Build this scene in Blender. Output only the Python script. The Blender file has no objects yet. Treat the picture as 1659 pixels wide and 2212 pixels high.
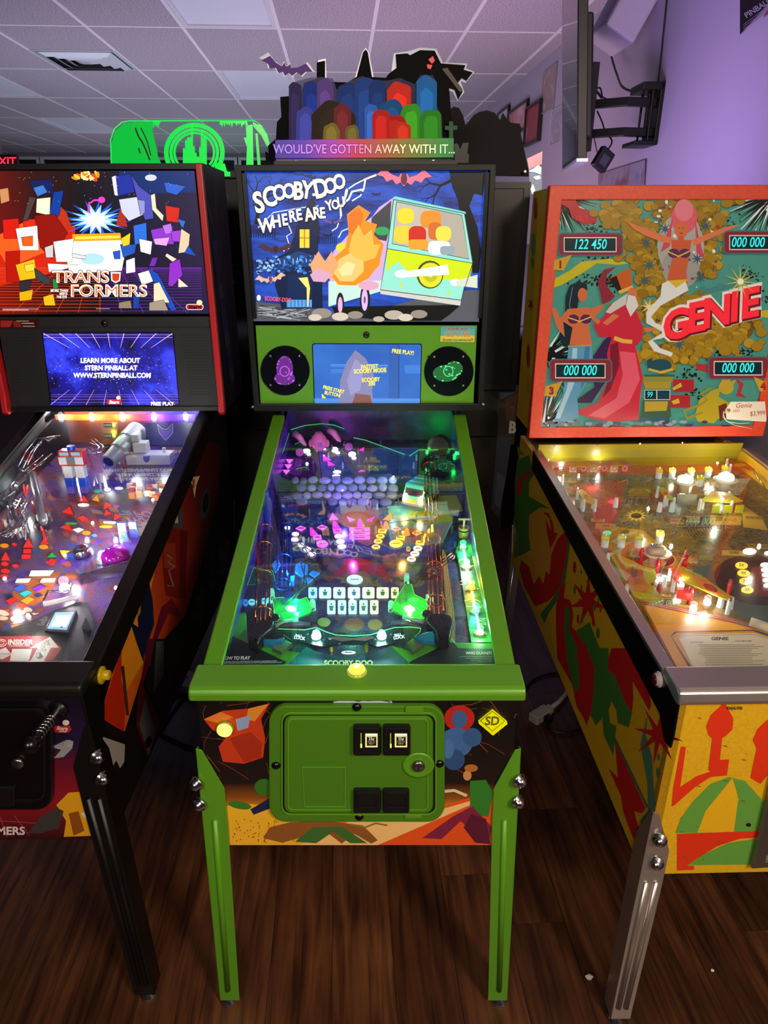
import bpy, bmesh, math, random
from mathutils import Vector, Matrix
from mathutils.geometry import tessellate_polygon

scene = bpy.context.scene
COL = scene.collection
rnd = random.Random(7)

# ------------------------------------------------------------------ camera
FPX = 1434.91
CR = Vector((0.99999395, 0.00226086, -0.00264391))
CU = Vector((0.00157085, 0.38465392, 0.92305953))
CF = Vector((-0.0031039, 0.9230581, -0.38464804))
CC = Vector((0.05419707, -1.00685931, 1.66565414))
cam = bpy.data.cameras.new('camera')
cam.sensor_fit = 'VERTICAL'; cam.sensor_height = 36.0
cam.lens = FPX / 2212 * 36.0
cam.clip_start = 0.02; cam.clip_end = 60
cobj = bpy.data.objects.new('camera', cam); COL.objects.link(cobj)
m = Matrix.Identity(4)
for i in range(3):
    m[i][0] = CR[i]; m[i][1] = CU[i]; m[i][2] = -CF[i]; m[i][3] = CC[i]
cobj.matrix_world = m
scene.camera = cobj

# ------------------------------------------------------------------ world, exposure
scene.view_settings.view_transform = 'Standard'
scene.view_settings.look = 'None'
scene.view_settings.gamma = 1.0
scene.view_settings.use_curve_mapping = False
scene.view_settings.exposure = 0.0
w = bpy.data.worlds.new('world'); scene.world = w; w.use_nodes = True
w.node_tree.nodes['Background'].inputs[0].default_value = (0.55, 0.5, 0.62, 1)
w.node_tree.nodes['Background'].inputs[1].default_value = 0.025

def area(name, loc, to, sx, sy, power, col, spread=180):
    l = bpy.data.lights.new(name, 'AREA'); l.shape = 'RECTANGLE'; l.size = sx; l.size_y = sy
    l.energy = power; l.color = col; l.spread = math.radians(spread)
    o = bpy.data.objects.new(name, l); COL.objects.link(o); o.location = loc
    o.rotation_euler = (Vector(to) - Vector(loc)).to_track_quat('-Z', 'Y').to_euler()
    return o
# warm ceiling lamp in the room behind the photographer, to the right
area('ceiling_lamp_warm', (1.5, -1.9, 2.8), (0.2, 0.1, 0.4), 0.6, 1.2, 118, (1.0, 0.80, 0.58))
# dim lamp further back over the aisle
area('ceiling_lamp_aisle', (-0.5, -2.8, 2.8), (0.2, 0.3, 0.8), 1.2, 0.6, 66, (1.0, 0.88, 0.76))
# purple colour-wash lamp standing behind the right machine, aimed at the wall
area('purple_wash_lamp', (0.75, 1.85, 1.35), (1.5, 2.3, 2.6), 0.6, 0.4, 6.5, (0.62, 0.40, 1.0), 95)
# glow of the machines further down the hall on the ceiling
area('hall_glow_lamp', (-1.6, 5.0, 1.0), (-1.6, 5.2, 3.0), 3.6, 3.0, 50, (0.80, 0.78, 1.0))
area('hall_glow_far_lamp', (-2.0, 9.0, 0.9), (-2.0, 9.1, 3.0), 5.0, 3.0, 46, (0.78, 0.80, 1.0))
area('pink_glow_lamp', (0.45, 3.6, 1.2), (0.7, 4.8, 2.9), 0.7, 0.7, 15, (1.0, 0.55, 0.66))
area('violet_glow_lamp', (0.3, 2.4, 1.3), (0.2, 3.4, 2.9), 1.6, 0.5, 15, (0.70, 0.55, 1.0))

# ------------------------------------------------------------------ materials
def lin(h):
    h = h.lstrip('#')
    out = []
    for i in (0, 2, 4):
        c = int(h[i:i+2], 16) / 255
        out.append(c / 12.92 if c <= 0.04045 else ((c + 0.055) / 1.055) ** 2.4)
    return (out[0], out[1], out[2], 1.0)
_mats = {}
def mat(h, rough=0.5, metal=0.0, e=0.0, bump=0.0, scale=60.0, var=0.0, alpha=None, coat=0.0, spec=None):
    k = (h, rough, metal, e, bump, scale, var, alpha, coat, spec)
    if k in _mats: return _mats[k]
    mm = bpy.data.materials.new('paint_%s_%d' % (h.strip('#'), len(_mats))); mm.use_nodes = True
    nt = mm.node_tree; b = nt.nodes['Principled BSDF']
    b.inputs['Base Color'].default_value = lin(h)
    b.inputs['Roughness'].default_value = rough
    b.inputs['Metallic'].default_value = metal
    if spec is not None: b.inputs['Specular IOR Level'].default_value = spec
    if coat: b.inputs['Coat Weight'].default_value = coat
    if e:
        b.inputs['Emission Color'].default_value = lin(h); b.inputs['Emission Strength'].default_value = e
        b.inputs['Base Color'].default_value = tuple(c * 0.5 for c in lin(h)[:3]) + (1,)
    if alpha is not None: b.inputs['Alpha'].default_value = alpha
    if bump or var:
        tc = nt.nodes.new('ShaderNodeTexCoord'); n = nt.nodes.new('ShaderNodeTexNoise')
        n.inputs['Scale'].default_value = scale; n.inputs['Detail'].default_value = 4
        nt.links.new(tc.outputs['Object'], n.inputs['Vector'])
        if bump:
            bp = nt.nodes.new('ShaderNodeBump'); bp.inputs['Strength'].default_value = bump; bp.inputs['Distance'].default_value = 0.002
            nt.links.new(n.outputs['Fac'], bp.inputs['Height']); nt.links.new(bp.outputs['Normal'], b.inputs['Normal'])
        if var:
            r = nt.nodes.new('ShaderNodeValToRGB'); c = lin(h)
            r.color_ramp.elements[0].position = 0.3; r.color_ramp.elements[1].position = 0.7
            r.color_ramp.elements[0].color = tuple(x * (1 - var) for x in c[:3]) + (1,)
            r.color_ramp.elements[1].color = tuple(min(1, x * (1 + var)) for x in c[:3]) + (1,)
            nt.links.new(n.outputs['Fac'], r.inputs['Fac']); nt.links.new(r.outputs['Color'], b.inputs['Base Color'])
    _mats[k] = mm
    return mm

def ramp_mat(name, stops, tex='noise', scale=5.0, detail=6.0, axis=0, lo=0.0, hi=1.0, e=0.0, rough=0.4, distortion=0.0, rot=None):
    """flat print whose colours come from a noise / voronoi / gradient ramp in object space"""
    mm = bpy.data.materials.new(name); mm.use_nodes = True
    nt = mm.node_tree; b = nt.nodes['Principled BSDF']; b.inputs['Roughness'].default_value = rough
    tc = nt.nodes.new('ShaderNodeTexCoord'); r = nt.nodes.new('ShaderNodeValToRGB')
    el = r.color_ramp.elements
    while len(el) < len(stops): el.new(0.5)
    for q, (p, c) in zip(el, stops): q.position = p; q.color = lin(c)
    if tex == 'gradient':
        sx = nt.nodes.new('ShaderNodeSeparateXYZ'); mr = nt.nodes.new('ShaderNodeMapRange')
        nt.links.new(tc.outputs['Object'], sx.inputs[0]); nt.links.new(sx.outputs[axis], mr.inputs['Value'])
        mr.inputs['From Min'].default_value = lo; mr.inputs['From Max'].default_value = hi
        nt.links.new(mr.outputs['Result'], r.inputs['Fac'])
    else:
        t = nt.nodes.new({'noise': 'ShaderNodeTexNoise', 'voronoi': 'ShaderNodeTexVoronoi', 'wave': 'ShaderNodeTexWave'}[tex])
        t.inputs['Scale'].default_value = scale
        if tex == 'noise': t.inputs['Detail'].default_value = detail; t.inputs['Distortion'].default_value = distortion; t.inputs['Roughness'].default_value = 0.65
        if tex == 'wave': t.inputs['Distortion'].default_value = distortion; t.inputs['Detail'].default_value = detail
        mp = nt.nodes.new('ShaderNodeMapping')
        if rot: mp.inputs['Scale'].default_value = rot
        nt.links.new(tc.outputs['Object'], mp.inputs[0]); nt.links.new(mp.outputs[0], t.inputs['Vector'])
        o = 'Distance' if tex == 'voronoi' else 'Fac'
        nt.links.new(t.outputs[o], r.inputs['Fac'])
    nt.links.new(r.outputs['Color'], b.inputs['Base Color'])
    if e:
        nt.links.new(r.outputs['Color'], b.inputs['Emission Color']); b.inputs['Emission Strength'].default_value = e
        mx = nt.nodes.new('ShaderNodeMix'); mx.data_type = 'RGBA'; mx.inputs[0].default_value = 0.6
        mx.inputs[7].default_value = (0, 0, 0, 1)
        nt.links.new(r.outputs['Color'], mx.inputs[6]); nt.links.new(mx.outputs[2], b.inputs['Base Color'])
    return mm

def glass_mat(name, tint=(1, 1, 1, 1), refl=1.0, rough=0.0, ior=1.45):
    mm = bpy.data.materials.new(name); mm.use_nodes = True; nt = mm.node_tree
    for n in list(nt.nodes): nt.nodes.remove(n)
    out = nt.nodes.new('ShaderNodeOutputMaterial'); mix = nt.nodes.new('ShaderNodeMixShader')
    tr = nt.nodes.new('ShaderNodeBsdfTransparent'); tr.inputs[0].default_value = tint
    gl = nt.nodes.new('ShaderNodeBsdfGlossy'); gl.inputs['Roughness'].default_value = rough
    fr = nt.nodes.new('ShaderNodeFresnel'); fr.inputs['IOR'].default_value = ior
    mu = nt.nodes.new('ShaderNodeMath'); mu.operation = 'MULTIPLY'; mu.inputs[1].default_value = refl
    nt.links.new(fr.outputs[0], mu.inputs[0]); nt.links.new(mu.outputs[0], mix.inputs[0])
    nt.links.new(tr.outputs[0], mix.inputs[1]); nt.links.new(gl.outputs[0], mix.inputs[2])
    nt.links.new(mix.outputs[0], out.inputs[0])
    return mm

# ------------------------------------------------------------------ mesh helpers
class MB:
    """collects shapes; build() links them as ONE mesh object"""
    def __init__(s): s.v = []; s.f = []; s.mi = []; s.cur = 0
    def add(s, vs, fs):
        b = len(s.v); s.v += [tuple(p) for p in vs]
        for f in fs: s.f.append(tuple(i + b for i in f)); s.mi.append(s.cur)
        return s
    def box(s, x0, x1, y0, y1, z0, z1, T=None):
        vs = [Vector((x, y, z)) for x in (x0, x1) for y in (y0, y1) for z in (z0, z1)]
        if T: vs = [T @ p for p in vs]
        return s.add(vs, [(0, 1, 3, 2), (4, 6, 7, 5), (0, 4, 5, 1), (2, 3, 7, 6), (0, 2, 6, 4), (1, 5, 7, 3)])
    def prism(s, pts, off):
        n = len(pts); off = Vector(off); pts = [Vector(p) for p in pts]
        return s.add(pts + [p + off for p in pts], [tuple(range(n)), tuple(range(2 * n - 1, n - 1, -1))] +
                     [(i, (i + 1) % n, n + (i + 1) % n, n + i) for i in range(n)])
    def ring(s, outer, inner, off):
        """frame between two loops with the same number of points"""
        n = len(outer); off = Vector(off); o = [Vector(p) for p in outer]; i_ = [Vector(p) for p in inner]
        vs = o + i_ + [p + off for p in o] + [p + off for p in i_]; fs = []
        for k in range(n):
            j = (k + 1) % n
            fs += [(k, j, n + j, n + k), (2*n + k, 3*n + k, 3*n + j, 2*n + j), (k, 2*n + k, 2*n + j, j), (n + k, n + j, 3*n + j, 3*n + k)]
        return s.add(vs, fs)
    def tube(s, pts, r, n=6, closed=False):
        pts = [Vector(p) for p in pts]; N = len(pts); vs = []; up = None
        for i, p in enumerate(pts):
            if closed: d = pts[(i + 1) % N] - pts[i - 1]
            else: d = pts[min(i + 1, N - 1)] - pts[max(i - 1, 0)]
            d.normalize()
            if up is None: up = Vector((0, 0, 1)) if abs(d.z) < 0.9 else Vector((1, 0, 0))
            a = d.cross(up)
            if a.length < 1e-4: a = d.orthogonal()
            a.normalize(); b = a.cross(d).normalized(); up = b
            rr = r[i] if isinstance(r, (list, tuple)) else r
            vs += [p + (a * math.cos(2*math.pi*k/n) + b * math.sin(2*math.pi*k/n)) * rr for k in range(n)]
        fs = []
        for i in range(N if closed else N - 1):
            j = (i + 1) % N
            for k in range(n):
                l = (k + 1) % n; fs.append((i*n + k, i*n + l, j*n + l, j*n + k))
        if not closed: fs += [tuple(range(n))[::-1], tuple((N - 1) * n + k for k in range(n))]
        return s.add(vs, fs)
    def lathe(s, c, axis, prof, n=16, sx=1.0, sy=1.0):
        c = Vector(c); ax = Vector(axis).normalized(); a = ax.orthogonal().normalized()
        if abs(ax.z) > 0.99: a = Vector((1, 0, 0))
        b = ax.cross(a); vs = []
        for r, h in prof:
            vs += [c + ax * h + (a * math.cos(2*math.pi*k/n) * sx + b * math.sin(2*math.pi*k/n) * sy) * max(r, 1e-5) for k in range(n)]
        fs = []
        for i in range(len(prof) - 1):
            for k in range(n):
                l = (k + 1) % n; fs.append((i*n + k, i*n + l, (i+1)*n + l, (i+1)*n + k))
        fs += [tuple(range(n))[::-1], tuple((len(prof) - 1) * n + k for k in range(n))]
        return s.add(vs, fs)
    def cyl(s, c, axis, r, h, n=16): return s.lathe(c, axis, [(r, 0), (r, h)], n)
    def ball(s, c, r, n=12, m_=8, sc=(1, 1, 1)):
        c = Vector(c); pr = [(math.sin(math.pi*i/m_) * r, -math.cos(math.pi*i/m_) * r) for i in range(m_ + 1)]
        t = MB().lathe((0, 0, 0), (0, 0, 1), pr, n)
        return s.add([c + Vector((p[0]*sc[0], p[1]*sc[1], p[2]*sc[2])) for p in t.v], t.f)
    def build(s, name, mats, parent=None, bevel=0.0, seg=2, smooth=False, recalc=True):
        me = bpy.data.meshes.new(name); me.from_pydata(s.v, [], s.f)
        if not isinstance(mats, (list, tuple)): mats = [mats]
        for q in mats: me.materials.append(q)
        me.polygons.foreach_set('material_index', [min(i, len(mats) - 1) for i in s.mi])
        if recalc:
            bm = bmesh.new(); bm.from_mesh(me); bmesh.ops.recalc_face_normals(bm, faces=bm.faces); bm.to_mesh(me); bm.free()
        if smooth: me.polygons.foreach_set('use_smooth', [True] * len(me.polygons))
        me.update()
        o = bpy.data.objects.new(name, me); COL.objects.link(o)
        if parent: o.parent = parent
        if bevel:
            bv = o.modifiers.new('bevel', 'BEVEL'); bv.width = bevel; bv.segments = seg; bv.limit_method = 'ANGLE'; bv.angle_limit = 0.6
        return o

def tag(o, label, cat, group=None):
    o['label'] = label; o['category'] = cat
    if group: o['group'] = group
    return o
def struct(o): o['kind'] = 'structure'; return o

class Frame:
    """a thing's own axes: local x across, y towards its back, z up; hit() finds where a line of sight meets a plane of the thing"""
    def __init__(s, loc=(0, 0, 0), rz=0.0):
        s.loc = Vector(loc); s.rz = rz
        s.M = Matrix.Translation(s.loc) @ Matrix.Rotation(rz, 4, 'Z'); s.Mi = s.M.inverted()
        s.C = s.Mi @ CC
    def empty(s, name):
        o = bpy.data.objects.new(name, None); COL.objects.link(o); o.empty_display_size = 0.1
        o.location = s.loc; o.rotation_euler = (0, 0, s.rz); return o
    def hit(s, px, py, pl):
        d = CF + CR * ((px - 829.5) / FPX) + CU * ((1106 - py) / FPX)
        d = s.Mi.to_3x3() @ d; O, n = Vector(pl[0]), Vector(pl[1])
        return s.C + d * (((O - s.C).dot(n)) / d.dot(n))
WORLD = Frame()
def PX(v): return ((v, 0, 0), (1, 0, 0))
def PY(v): return ((0, v, 0), (0, 1, 0))
def PZ(v): return ((0, 0, v), (0, 0, 1))

# ------------------------------------------------------------------ flat print: coloured shapes laid on a face
_txt = {}
def text_mesh(s, off=0.0):
    k = (s, off)
    if k not in _txt:
        cu = bpy.data.curves.new('lettering', 'FONT'); cu.body = s; cu.size = 1; cu.offset = off; cu.resolution_u = 3
        cu.align_x = 'CENTER'; cu.align_y = 'CENTER'
        o = bpy.data.objects.new('lettering', cu); COL.objects.link(o)
        me = o.to_mesh(); vs = [(p.co.x, p.co.y) for p in me.vertices]; fs = [tuple(p.vertices) for p in me.polygons]
        o.to_mesh_clear(); bpy.data.objects.remove(o); bpy.data.curves.remove(cu); _txt[k] = (vs, fs)
    return _txt[k]
def ell(cx, cy, rx, ry, rot=0, n=20):
    c, s_ = math.cos(math.radians(rot)), math.sin(math.radians(rot)); out = []
    for i in range(n):
        a = 2 * math.pi * i / n; x, y = rx * math.cos(a), ry * math.sin(a); out.append((cx + x*c - y*s_, cy + x*s_ + y*c))
    return out
def star(cx, cy, r0, r1, n, rot=0, sy=1.0):
    return [(cx + (r0 if i % 2 == 0 else r1) * math.cos(math.pi*i/n + rot), cy + sy * (r0 if i % 2 == 0 else r1) * math.sin(math.pi*i/n + rot)) for i in range(2 * n)]
def stroke(pts, wd):
    n = len(pts); L = []; R_ = []
    for i, (x, y) in enumerate(pts):
        x0, y0 = pts[max(i - 1, 0)]; x1, y1 = pts[min(i + 1, n - 1)]
        dx, dy = x1 - x0, y1 - y0; l = math.hypot(dx, dy) or 1
        ww = wd[i] if isinstance(wd, (list, tuple)) else wd
        L.append((x - dy/l*ww/2, y + dx/l*ww/2)); R_.append((x + dy/l*ww/2, y - dx/l*ww/2))
    return L, R_
def shape_tris(sh):
    """-> (2d points, faces)"""
    k = sh[0]
    if k == 'p': pts = list(sh[2])
    elif k == 'e': pts = ell(*sh[2:])
    elif k == 'r':
        x0, y0, x1, y1 = sh[2:6]; pts = [(x0, y0), (x1, y0), (x1, y1), (x0, y1)]
    elif k == 's': pts = star(*sh[2:])
    elif k == 'l':
        L, R_ = stroke(sh[3], sh[2]); n = len(L)
        return L + R_, [(i, i + 1, n + i + 1, n + i) for i in range(n - 1)]
    elif k == 't':
        _, _, s, x, y, size = sh[:6]; rot = sh[6] if len(sh) > 6 else 0; op = sh[7] if len(sh) > 7 else {}
        vs, fs = text_mesh(s, op.get('b', 0.0)); sx = op.get('sx', 1.0); sk = op.get('sk', 0.0)
        if op.get('al') == 'l': mn = min(v[0] for v in vs); vs = [(a - mn, b) for a, b in vs]
        if op.get('al') == 'r': mn = max(v[0] for v in vs); vs = [(a - mn, b) for a, b in vs]
        c, q = math.cos(math.radians(rot)), math.sin(math.radians(rot)); out = []
        for a, b in vs:
            a2 = (a * sx + sk * b) * size; b2 = -b * size
            out.append((x + a2*c - b2*q, y + a2*q + b2*c))
        return out, fs
    tr = tessellate_polygon([[Vector((a, b, 0)) for a, b in pts]])
    return pts, [tuple(t) for t in tr]
def decal(fr, name, pl, shapes, parent, Z=(0, 0, 1), e=0.0, lift=0.0008, step=0.00015, rough=0.45, xlim=None):
    """shapes: ('p',col,pts) ('e',col,cx,cy,rx,ry[,rot]) ('r',col,x0,y0,x1,y1) ('l',col,width,pts) ('t',col,text,x,y,size[,rot,opts]) ('s',col,star...)
    col is '#rrggbb', ('#rrggbb', emission) or a material"""
    O, n = Vector(pl[0]), Vector(pl[1]).normalized()
    if n.dot(fr.C - O) < 0: n = -n
    mats = []; mb = MB()
    for i, sh in enumerate(shapes):
        c = sh[1]
        if isinstance(c, str): mm = mat(c, rough, 0, e)
        elif isinstance(c, tuple): mm = mat(c[0], rough, 0, c[1])
        else: mm = c
        if mm not in mats: mats.append(mm)
        mb.cur = mats.index(mm)
        pts, fs = shape_tris(sh)
        off = n * (lift + i * step)
        hp = [fr.hit(Z[0] + x / Z[2], Z[1] + y / Z[2], pl) + off for x, y in pts]
        if xlim:
            for p in hp: p.x = max(xlim[0], min(xlim[1], p.x))
        mb.add(hp, fs)
    return mb.build(name, mats, parent, recalc=False)
def plate(fr, name, pl, pts, thick, m_, parent, Z=(0, 0, 1), bevel=0.0, lift=0.0, smooth=False, xlim=None):
    """a slab cut to an outline, its face on plane pl (+lift), its body behind"""
    O, n = Vector(pl[0]), Vector(pl[1]).normalized()
    if n.dot(fr.C - O) < 0: n = -n
    ps = [fr.hit(Z[0] + x / Z[2], Z[1] + y / Z[2], pl) + n * lift for x, y in pts]
    if xlim: ps = clampx(ps, *xlim)
    return MB().prism(ps, -n * thick).build(name, m_, parent, bevel=bevel, smooth=smooth)
def clampx(ps, a, b): return [Vector((max(a, min(b, p.x)), p.y, p.z)) for p in ps]
def rrect(x0, y0, x1, y1, r, n=5):
    out = []
    for cx, cy, a0 in ((x1 - r, y0 + r, -90), (x1 - r, y1 - r, 0), (x0 + r, y1 - r, 90), (x0 + r, y0 + r, 180)):
        for i in range(n + 1):
            a = math.radians(a0 + 90 * i / n); out.append((cx + r*math.cos(a), cy + r*math.sin(a)))
    return out
def rquad(q, r, n=4):
    """quad with rounded corners"""
    out = []
    for i in range(4):
        p = Vector(q[i]); a = Vector(q[i - 1]); b = Vector(q[(i + 1) % 4])
        pa = p + (a - p).normalized() * r; pb = p + (b - p).normalized() * r
        for k in range(n + 1):
            t = k / n; x = pa * (1-t)**2 + p * 2*t*(1-t) + pb * t*t; out.append((x.x, x.y))
    return out
def bulb(fr, parent, name, p, r, col, power, e=12.0, light=True):
    o = MB().ball(p, r, 10, 6).build(name, mat(col, 0.3, 0, e), parent, smooth=True)
    if light:
        l = bpy.data.lights.new('bulb_light', 'POINT'); l.energy = power; l.color = lin(col)[:3]; l.shadow_soft_size = r
        lo = bpy.data.objects.new('bulb_light', l); COL.objects.link(lo); lo.parent = o; lo.location = Vector(p) + Vector((0, 0, r * 2.2))
    return o
# ================================================================== THE SETTING
RY = 0.0645                                     # the room runs slightly askew to the machines
RM = Matrix.Rotation(RY, 4, 'Z')
def room(x, y, z): return RM @ Vector((x, y, z))
CEIL = 2.9
# ---- floor: base slab plus vinyl planks
def plank_material(i):
    mm = bpy.data.materials.new('vinyl_plank_%d' % i); mm.use_nodes = True; nt = mm.node_tree
    b = nt.nodes['Principled BSDF']; b.inputs['Roughness'].default_value = 0.42
    tc = nt.nodes.new('ShaderNodeTexCoord'); mp = nt.nodes.new('ShaderNodeMapping'); mp.inputs['Scale'].default_value = (34, 2.2, 1)
    mp.inputs['Location'].default_value = (i * 3.7, i * 1.9, i)
    n = nt.nodes.new('ShaderNodeTexNoise'); n.inputs['Scale'].default_value = 1.6; n.inputs['Detail'].default_value = 8; n.inputs['Distortion'].default_value = 0.6
    r = nt.nodes.new('ShaderNodeValToRGB')
    base = [('#2a150b', '#62391f'), ('#341a0d', '#704325'), ('#241209', '#54301a'), ('#3b1f10', '#784a2c'), ('#2e170b', '#5e371d')][i]
    r.color_ramp.elements[0].position = 0.32; r.color_ramp.elements[1].position = 0.72
    r.color_ramp.elements[0].color = lin(base[0]); r.color_ramp.elements[1].color = lin(base[1])
    n2 = nt.nodes.new('ShaderNodeTexNoise'); n2.inputs['Scale'].default_value = 5; mx = nt.nodes.new('ShaderNodeMix'); mx.data_type = 'RGBA'; mx.blend_type = 'MULTIPLY'
    r2 = nt.nodes.new('ShaderNodeValToRGB'); r2.color_ramp.elements[0].color = (0.45, 0.42, 0.4, 1); r2.color_ramp.elements[0].position = 0.3; r2.color_ramp.elements[1].position = 0.65
    nt.links.new(tc.outputs['Object'], mp.inputs[0]); nt.links.new(mp.outputs[0], n.inputs['Vector']); nt.links.new(n.outputs['Fac'], r.inputs['Fac'])
    nt.links.new(tc.outputs['Object'], n2.inputs['Vector']); nt.links.new(n2.outputs['Fac'], r2.inputs['Fac'])
    mx.inputs[0].default_value = 0.8; nt.links.new(r.outputs[0], mx.inputs[6]); nt.links.new(r2.outputs[0], mx.inputs[7]); nt.links.new(mx.outputs[2], b.inputs['Base Color'])
    bp = nt.nodes.new('ShaderNodeBump'); bp.inputs['Strength'].default_value = 0.15; bp.inputs['Distance'].default_value = 0.001
    nt.links.new(n.outputs['Fac'], bp.inputs['Height']); nt.links.new(bp.outputs[0], b.inputs['Normal'])
    return mm
PM = [plank_material(i) for i in range(5)]
floor = struct(MB().box(-8, 3.2, -5, 13, -0.06, -0.004, RM).build('floor', mat('#2b1b13', 0.5, bump=0.1, var=0.3, scale=8)))
pw, plen = 0.152, 1.22
pmesh = []
for i in range(5):
    t = MB().box(-pw/2 + 0.0006, pw/2 - 0.0006, -plen/2 + 0.0006, plen/2 - 0.0006, -0.0040, 0.0)
    me = bpy.data.meshes.new('plank'); me.from_pydata(t.v, [], t.f); me.materials.append(PM[i]); pmesh.append(me)
for ix in range(-13, 13):
    sh = rnd.uniform(0, plen)
    for iy in range(-1, 3):
        o = bpy.data.objects.new('plank', pmesh[rnd.randrange(5)]); COL.objects.link(o); o.parent = floor
        p = room(ix * pw, iy * plen + sh - 0.5, 0); o.location = p; o.rotation_euler = (0, 0, RY)

# ---- ceiling: tee grid and lay-in tiles
def tile_material():
    mm = bpy.data.materials.new('mineral_fibre_tile'); mm.use_nodes = True; nt = mm.node_tree; b = nt.nodes['Principled BSDF']
    b.inputs['Roughness'].default_value = 0.95
    tc = nt.nodes.new('ShaderNodeTexCoord'); n = nt.nodes.new('ShaderNodeTexNoise'); n.inputs['Scale'].default_value = 130; n.inputs['Detail'].default_value = 3
    r = nt.nodes.new('ShaderNodeValToRGB'); r.color_ramp.elements[0].position = 0.36; r.color_ramp.elements[1].position = 0.6
    r.color_ramp.elements[0].color = lin('#7c7680'); r.color_ramp.elements[1].color = lin('#b6aeb8')
    nt.links.new(tc.outputs['Object'], n.inputs['Vector']); nt.links.new(n.outputs['Fac'], r.inputs['Fac']); nt.links.new(r.outputs[0], b.inputs['Base Color'])
    bp = nt.nodes.new('ShaderNodeBump'); bp.inputs['Strength'].default_value = 0.5; bp.inputs['Distance'].default_value = 0.003
    nt.links.new(n.outputs['Fac'], bp.inputs['Height']); nt.links.new(bp.outputs[0], b.inputs['Normal'])
    return mm
TILE = tile_material()
ceiling = struct(MB().box(-8, 2.0, -5, 13, CEIL + 0.03, CEIL + 0.12, RM).build('ceiling', mat('#8d8890', 0.9)))
gx0 = (RM.inverted() @ Vector((-1.244, 4.119, 0)))
TX, TY = 0.61, 1.22
X0 = gx0.x % TX; Y0 = gx0.y
cols = [X0 + TX * k for k in range(-13, 4)]
rows = [Y0 + TY * k for k in range(-3, 7)]
g = MB()
WALLX = 1.585                                   # right wall in room axes
for x in cols:
    if x < WALLX: g.box(x - 0.012, x + 0.012, rows[0], rows[-1], CEIL - 0.003, CEIL + 0.02, RM)
for y in rows: g.box(cols[0], WALLX, y - 0.012, y + 0.012, CEIL - 0.002, CEIL + 0.02, RM)
o = g.build('tee_grid', mat('#d8d4dc', 0.45), ceiling); o['kind'] = 'stuff'
tm = MB().box(-TX/2 + 0.012, TX/2 - 0.012, -TY/2 + 0.012, TY/2 - 0.012, 0, 0.015)
tme = bpy.data.meshes.new('ceiling_tile'); tme.from_pydata(tm.v, [], tm.f); tme.materials.append(TILE)
def cell_of(px, py):
    p = RM.inverted() @ WORLD.hit(px, py, PZ(CEIL)); return (math.floor((p.x - X0) / TX), math.floor((p.y - Y0) / TY))
LIGHTS = [(490, 20), (545, 185), (30, 190), (160, 272)]
lightcells = []
for px, py in LIGHTS:
    c = cell_of(px, py)
    if c not in lightcells: lightcells.append(c)
for ci in range(-13, 3):
    for ri in range(-3, 6):
        x, y = X0 + TX * (ci + 0.5), Y0 + TY * (ri + 0.5)
        if x - TX/2 > WALLX or (ci, ri) in lightcells: continue
        o = bpy.data.objects.new('ceiling_tile', tme); COL.objects.link(o); o.parent = ceiling
        o.location = room(x, y, CEIL + 0.001); o.rotation_euler = (0, 0, RY)
# ---- unlit fluorescent troffers lying in the grid
LBL = ['unlit ceiling light panel cut by the top edge of the picture', 'unlit ceiling light panel left of the purple bat on the topper',
       'unlit ceiling light panel at the left edge below the air vent', 'unlit ceiling light panel nearest the red exit sign']
for k, (ci, ri) in enumerate(lightcells):
    fr = Frame(room(X0 + TX * (ci + 0.5), Y0 + TY * (ri + 0.5), CEIL), RY); t = fr.empty('ceiling_light')
    tag(t, LBL[k % 4], 'ceiling light', 'unlit troffers in the ceiling grid')
    MB().ring([(-TX/2+.013, -TY/2+.013, 0), (TX/2-.013, -TY/2+.013, 0), (TX/2-.013, TY/2-.013, 0), (-TX/2+.013, TY/2-.013, 0)],
              [(-TX/2+.04, -TY/2+.04, 0), (TX/2-.04, -TY/2+.04, 0), (TX/2-.04, TY/2-.04, 0), (-TX/2+.04, TY/2-.04, 0)], (0, 0, 0.028)).build('frame', mat('#c9ccd4', 0.35), t)
    MB().box(-TX/2+.04, TX/2-.04, -TY/2+.04, TY/2-.04, 0.008, 0.014).build('diffuser', mat('#d4dae6', 0.3, bump=0.1, scale=200), t)
# ---- supply air vent
vc = WORLD.hit(187, 130, PZ(CEIL)); fr = Frame((vc.x, vc.y, CEIL), RY); t = fr.empty('air_vent')
tag(t, 'square metal ceiling air vent with nested louvres, upper left', 'air vent')
AL = mat('#c4ccd2', 0.3, 0.35)
def sq(h, z): return [(-h, -h, z), (h, -h, z), (h, h, z), (-h, h, z)]
MB().ring(sq(.305, -.004), sq(.275, -.004), (0, 0, .006)).build('frame', AL, t)
MB().box(-.27, .27, -.27, .27, -0.0012, 0.0).build('plenum', mat('#0c0e10', 0.8), t)
for k in range(4):
    h = .262 - k * .062
    vs = sq(h, -.005 - .001*k) + sq(h - .043, -.026 + .002*k)
    MB().add(vs, [(i, (i+1) % 4, 4 + (i+1) % 4, 4 + i) for i in range(4)]).build('louvre', AL, t)
MB().box(-.035, .035, -.035, .035, -.02, -.014).build('louvre', AL, t)

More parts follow.
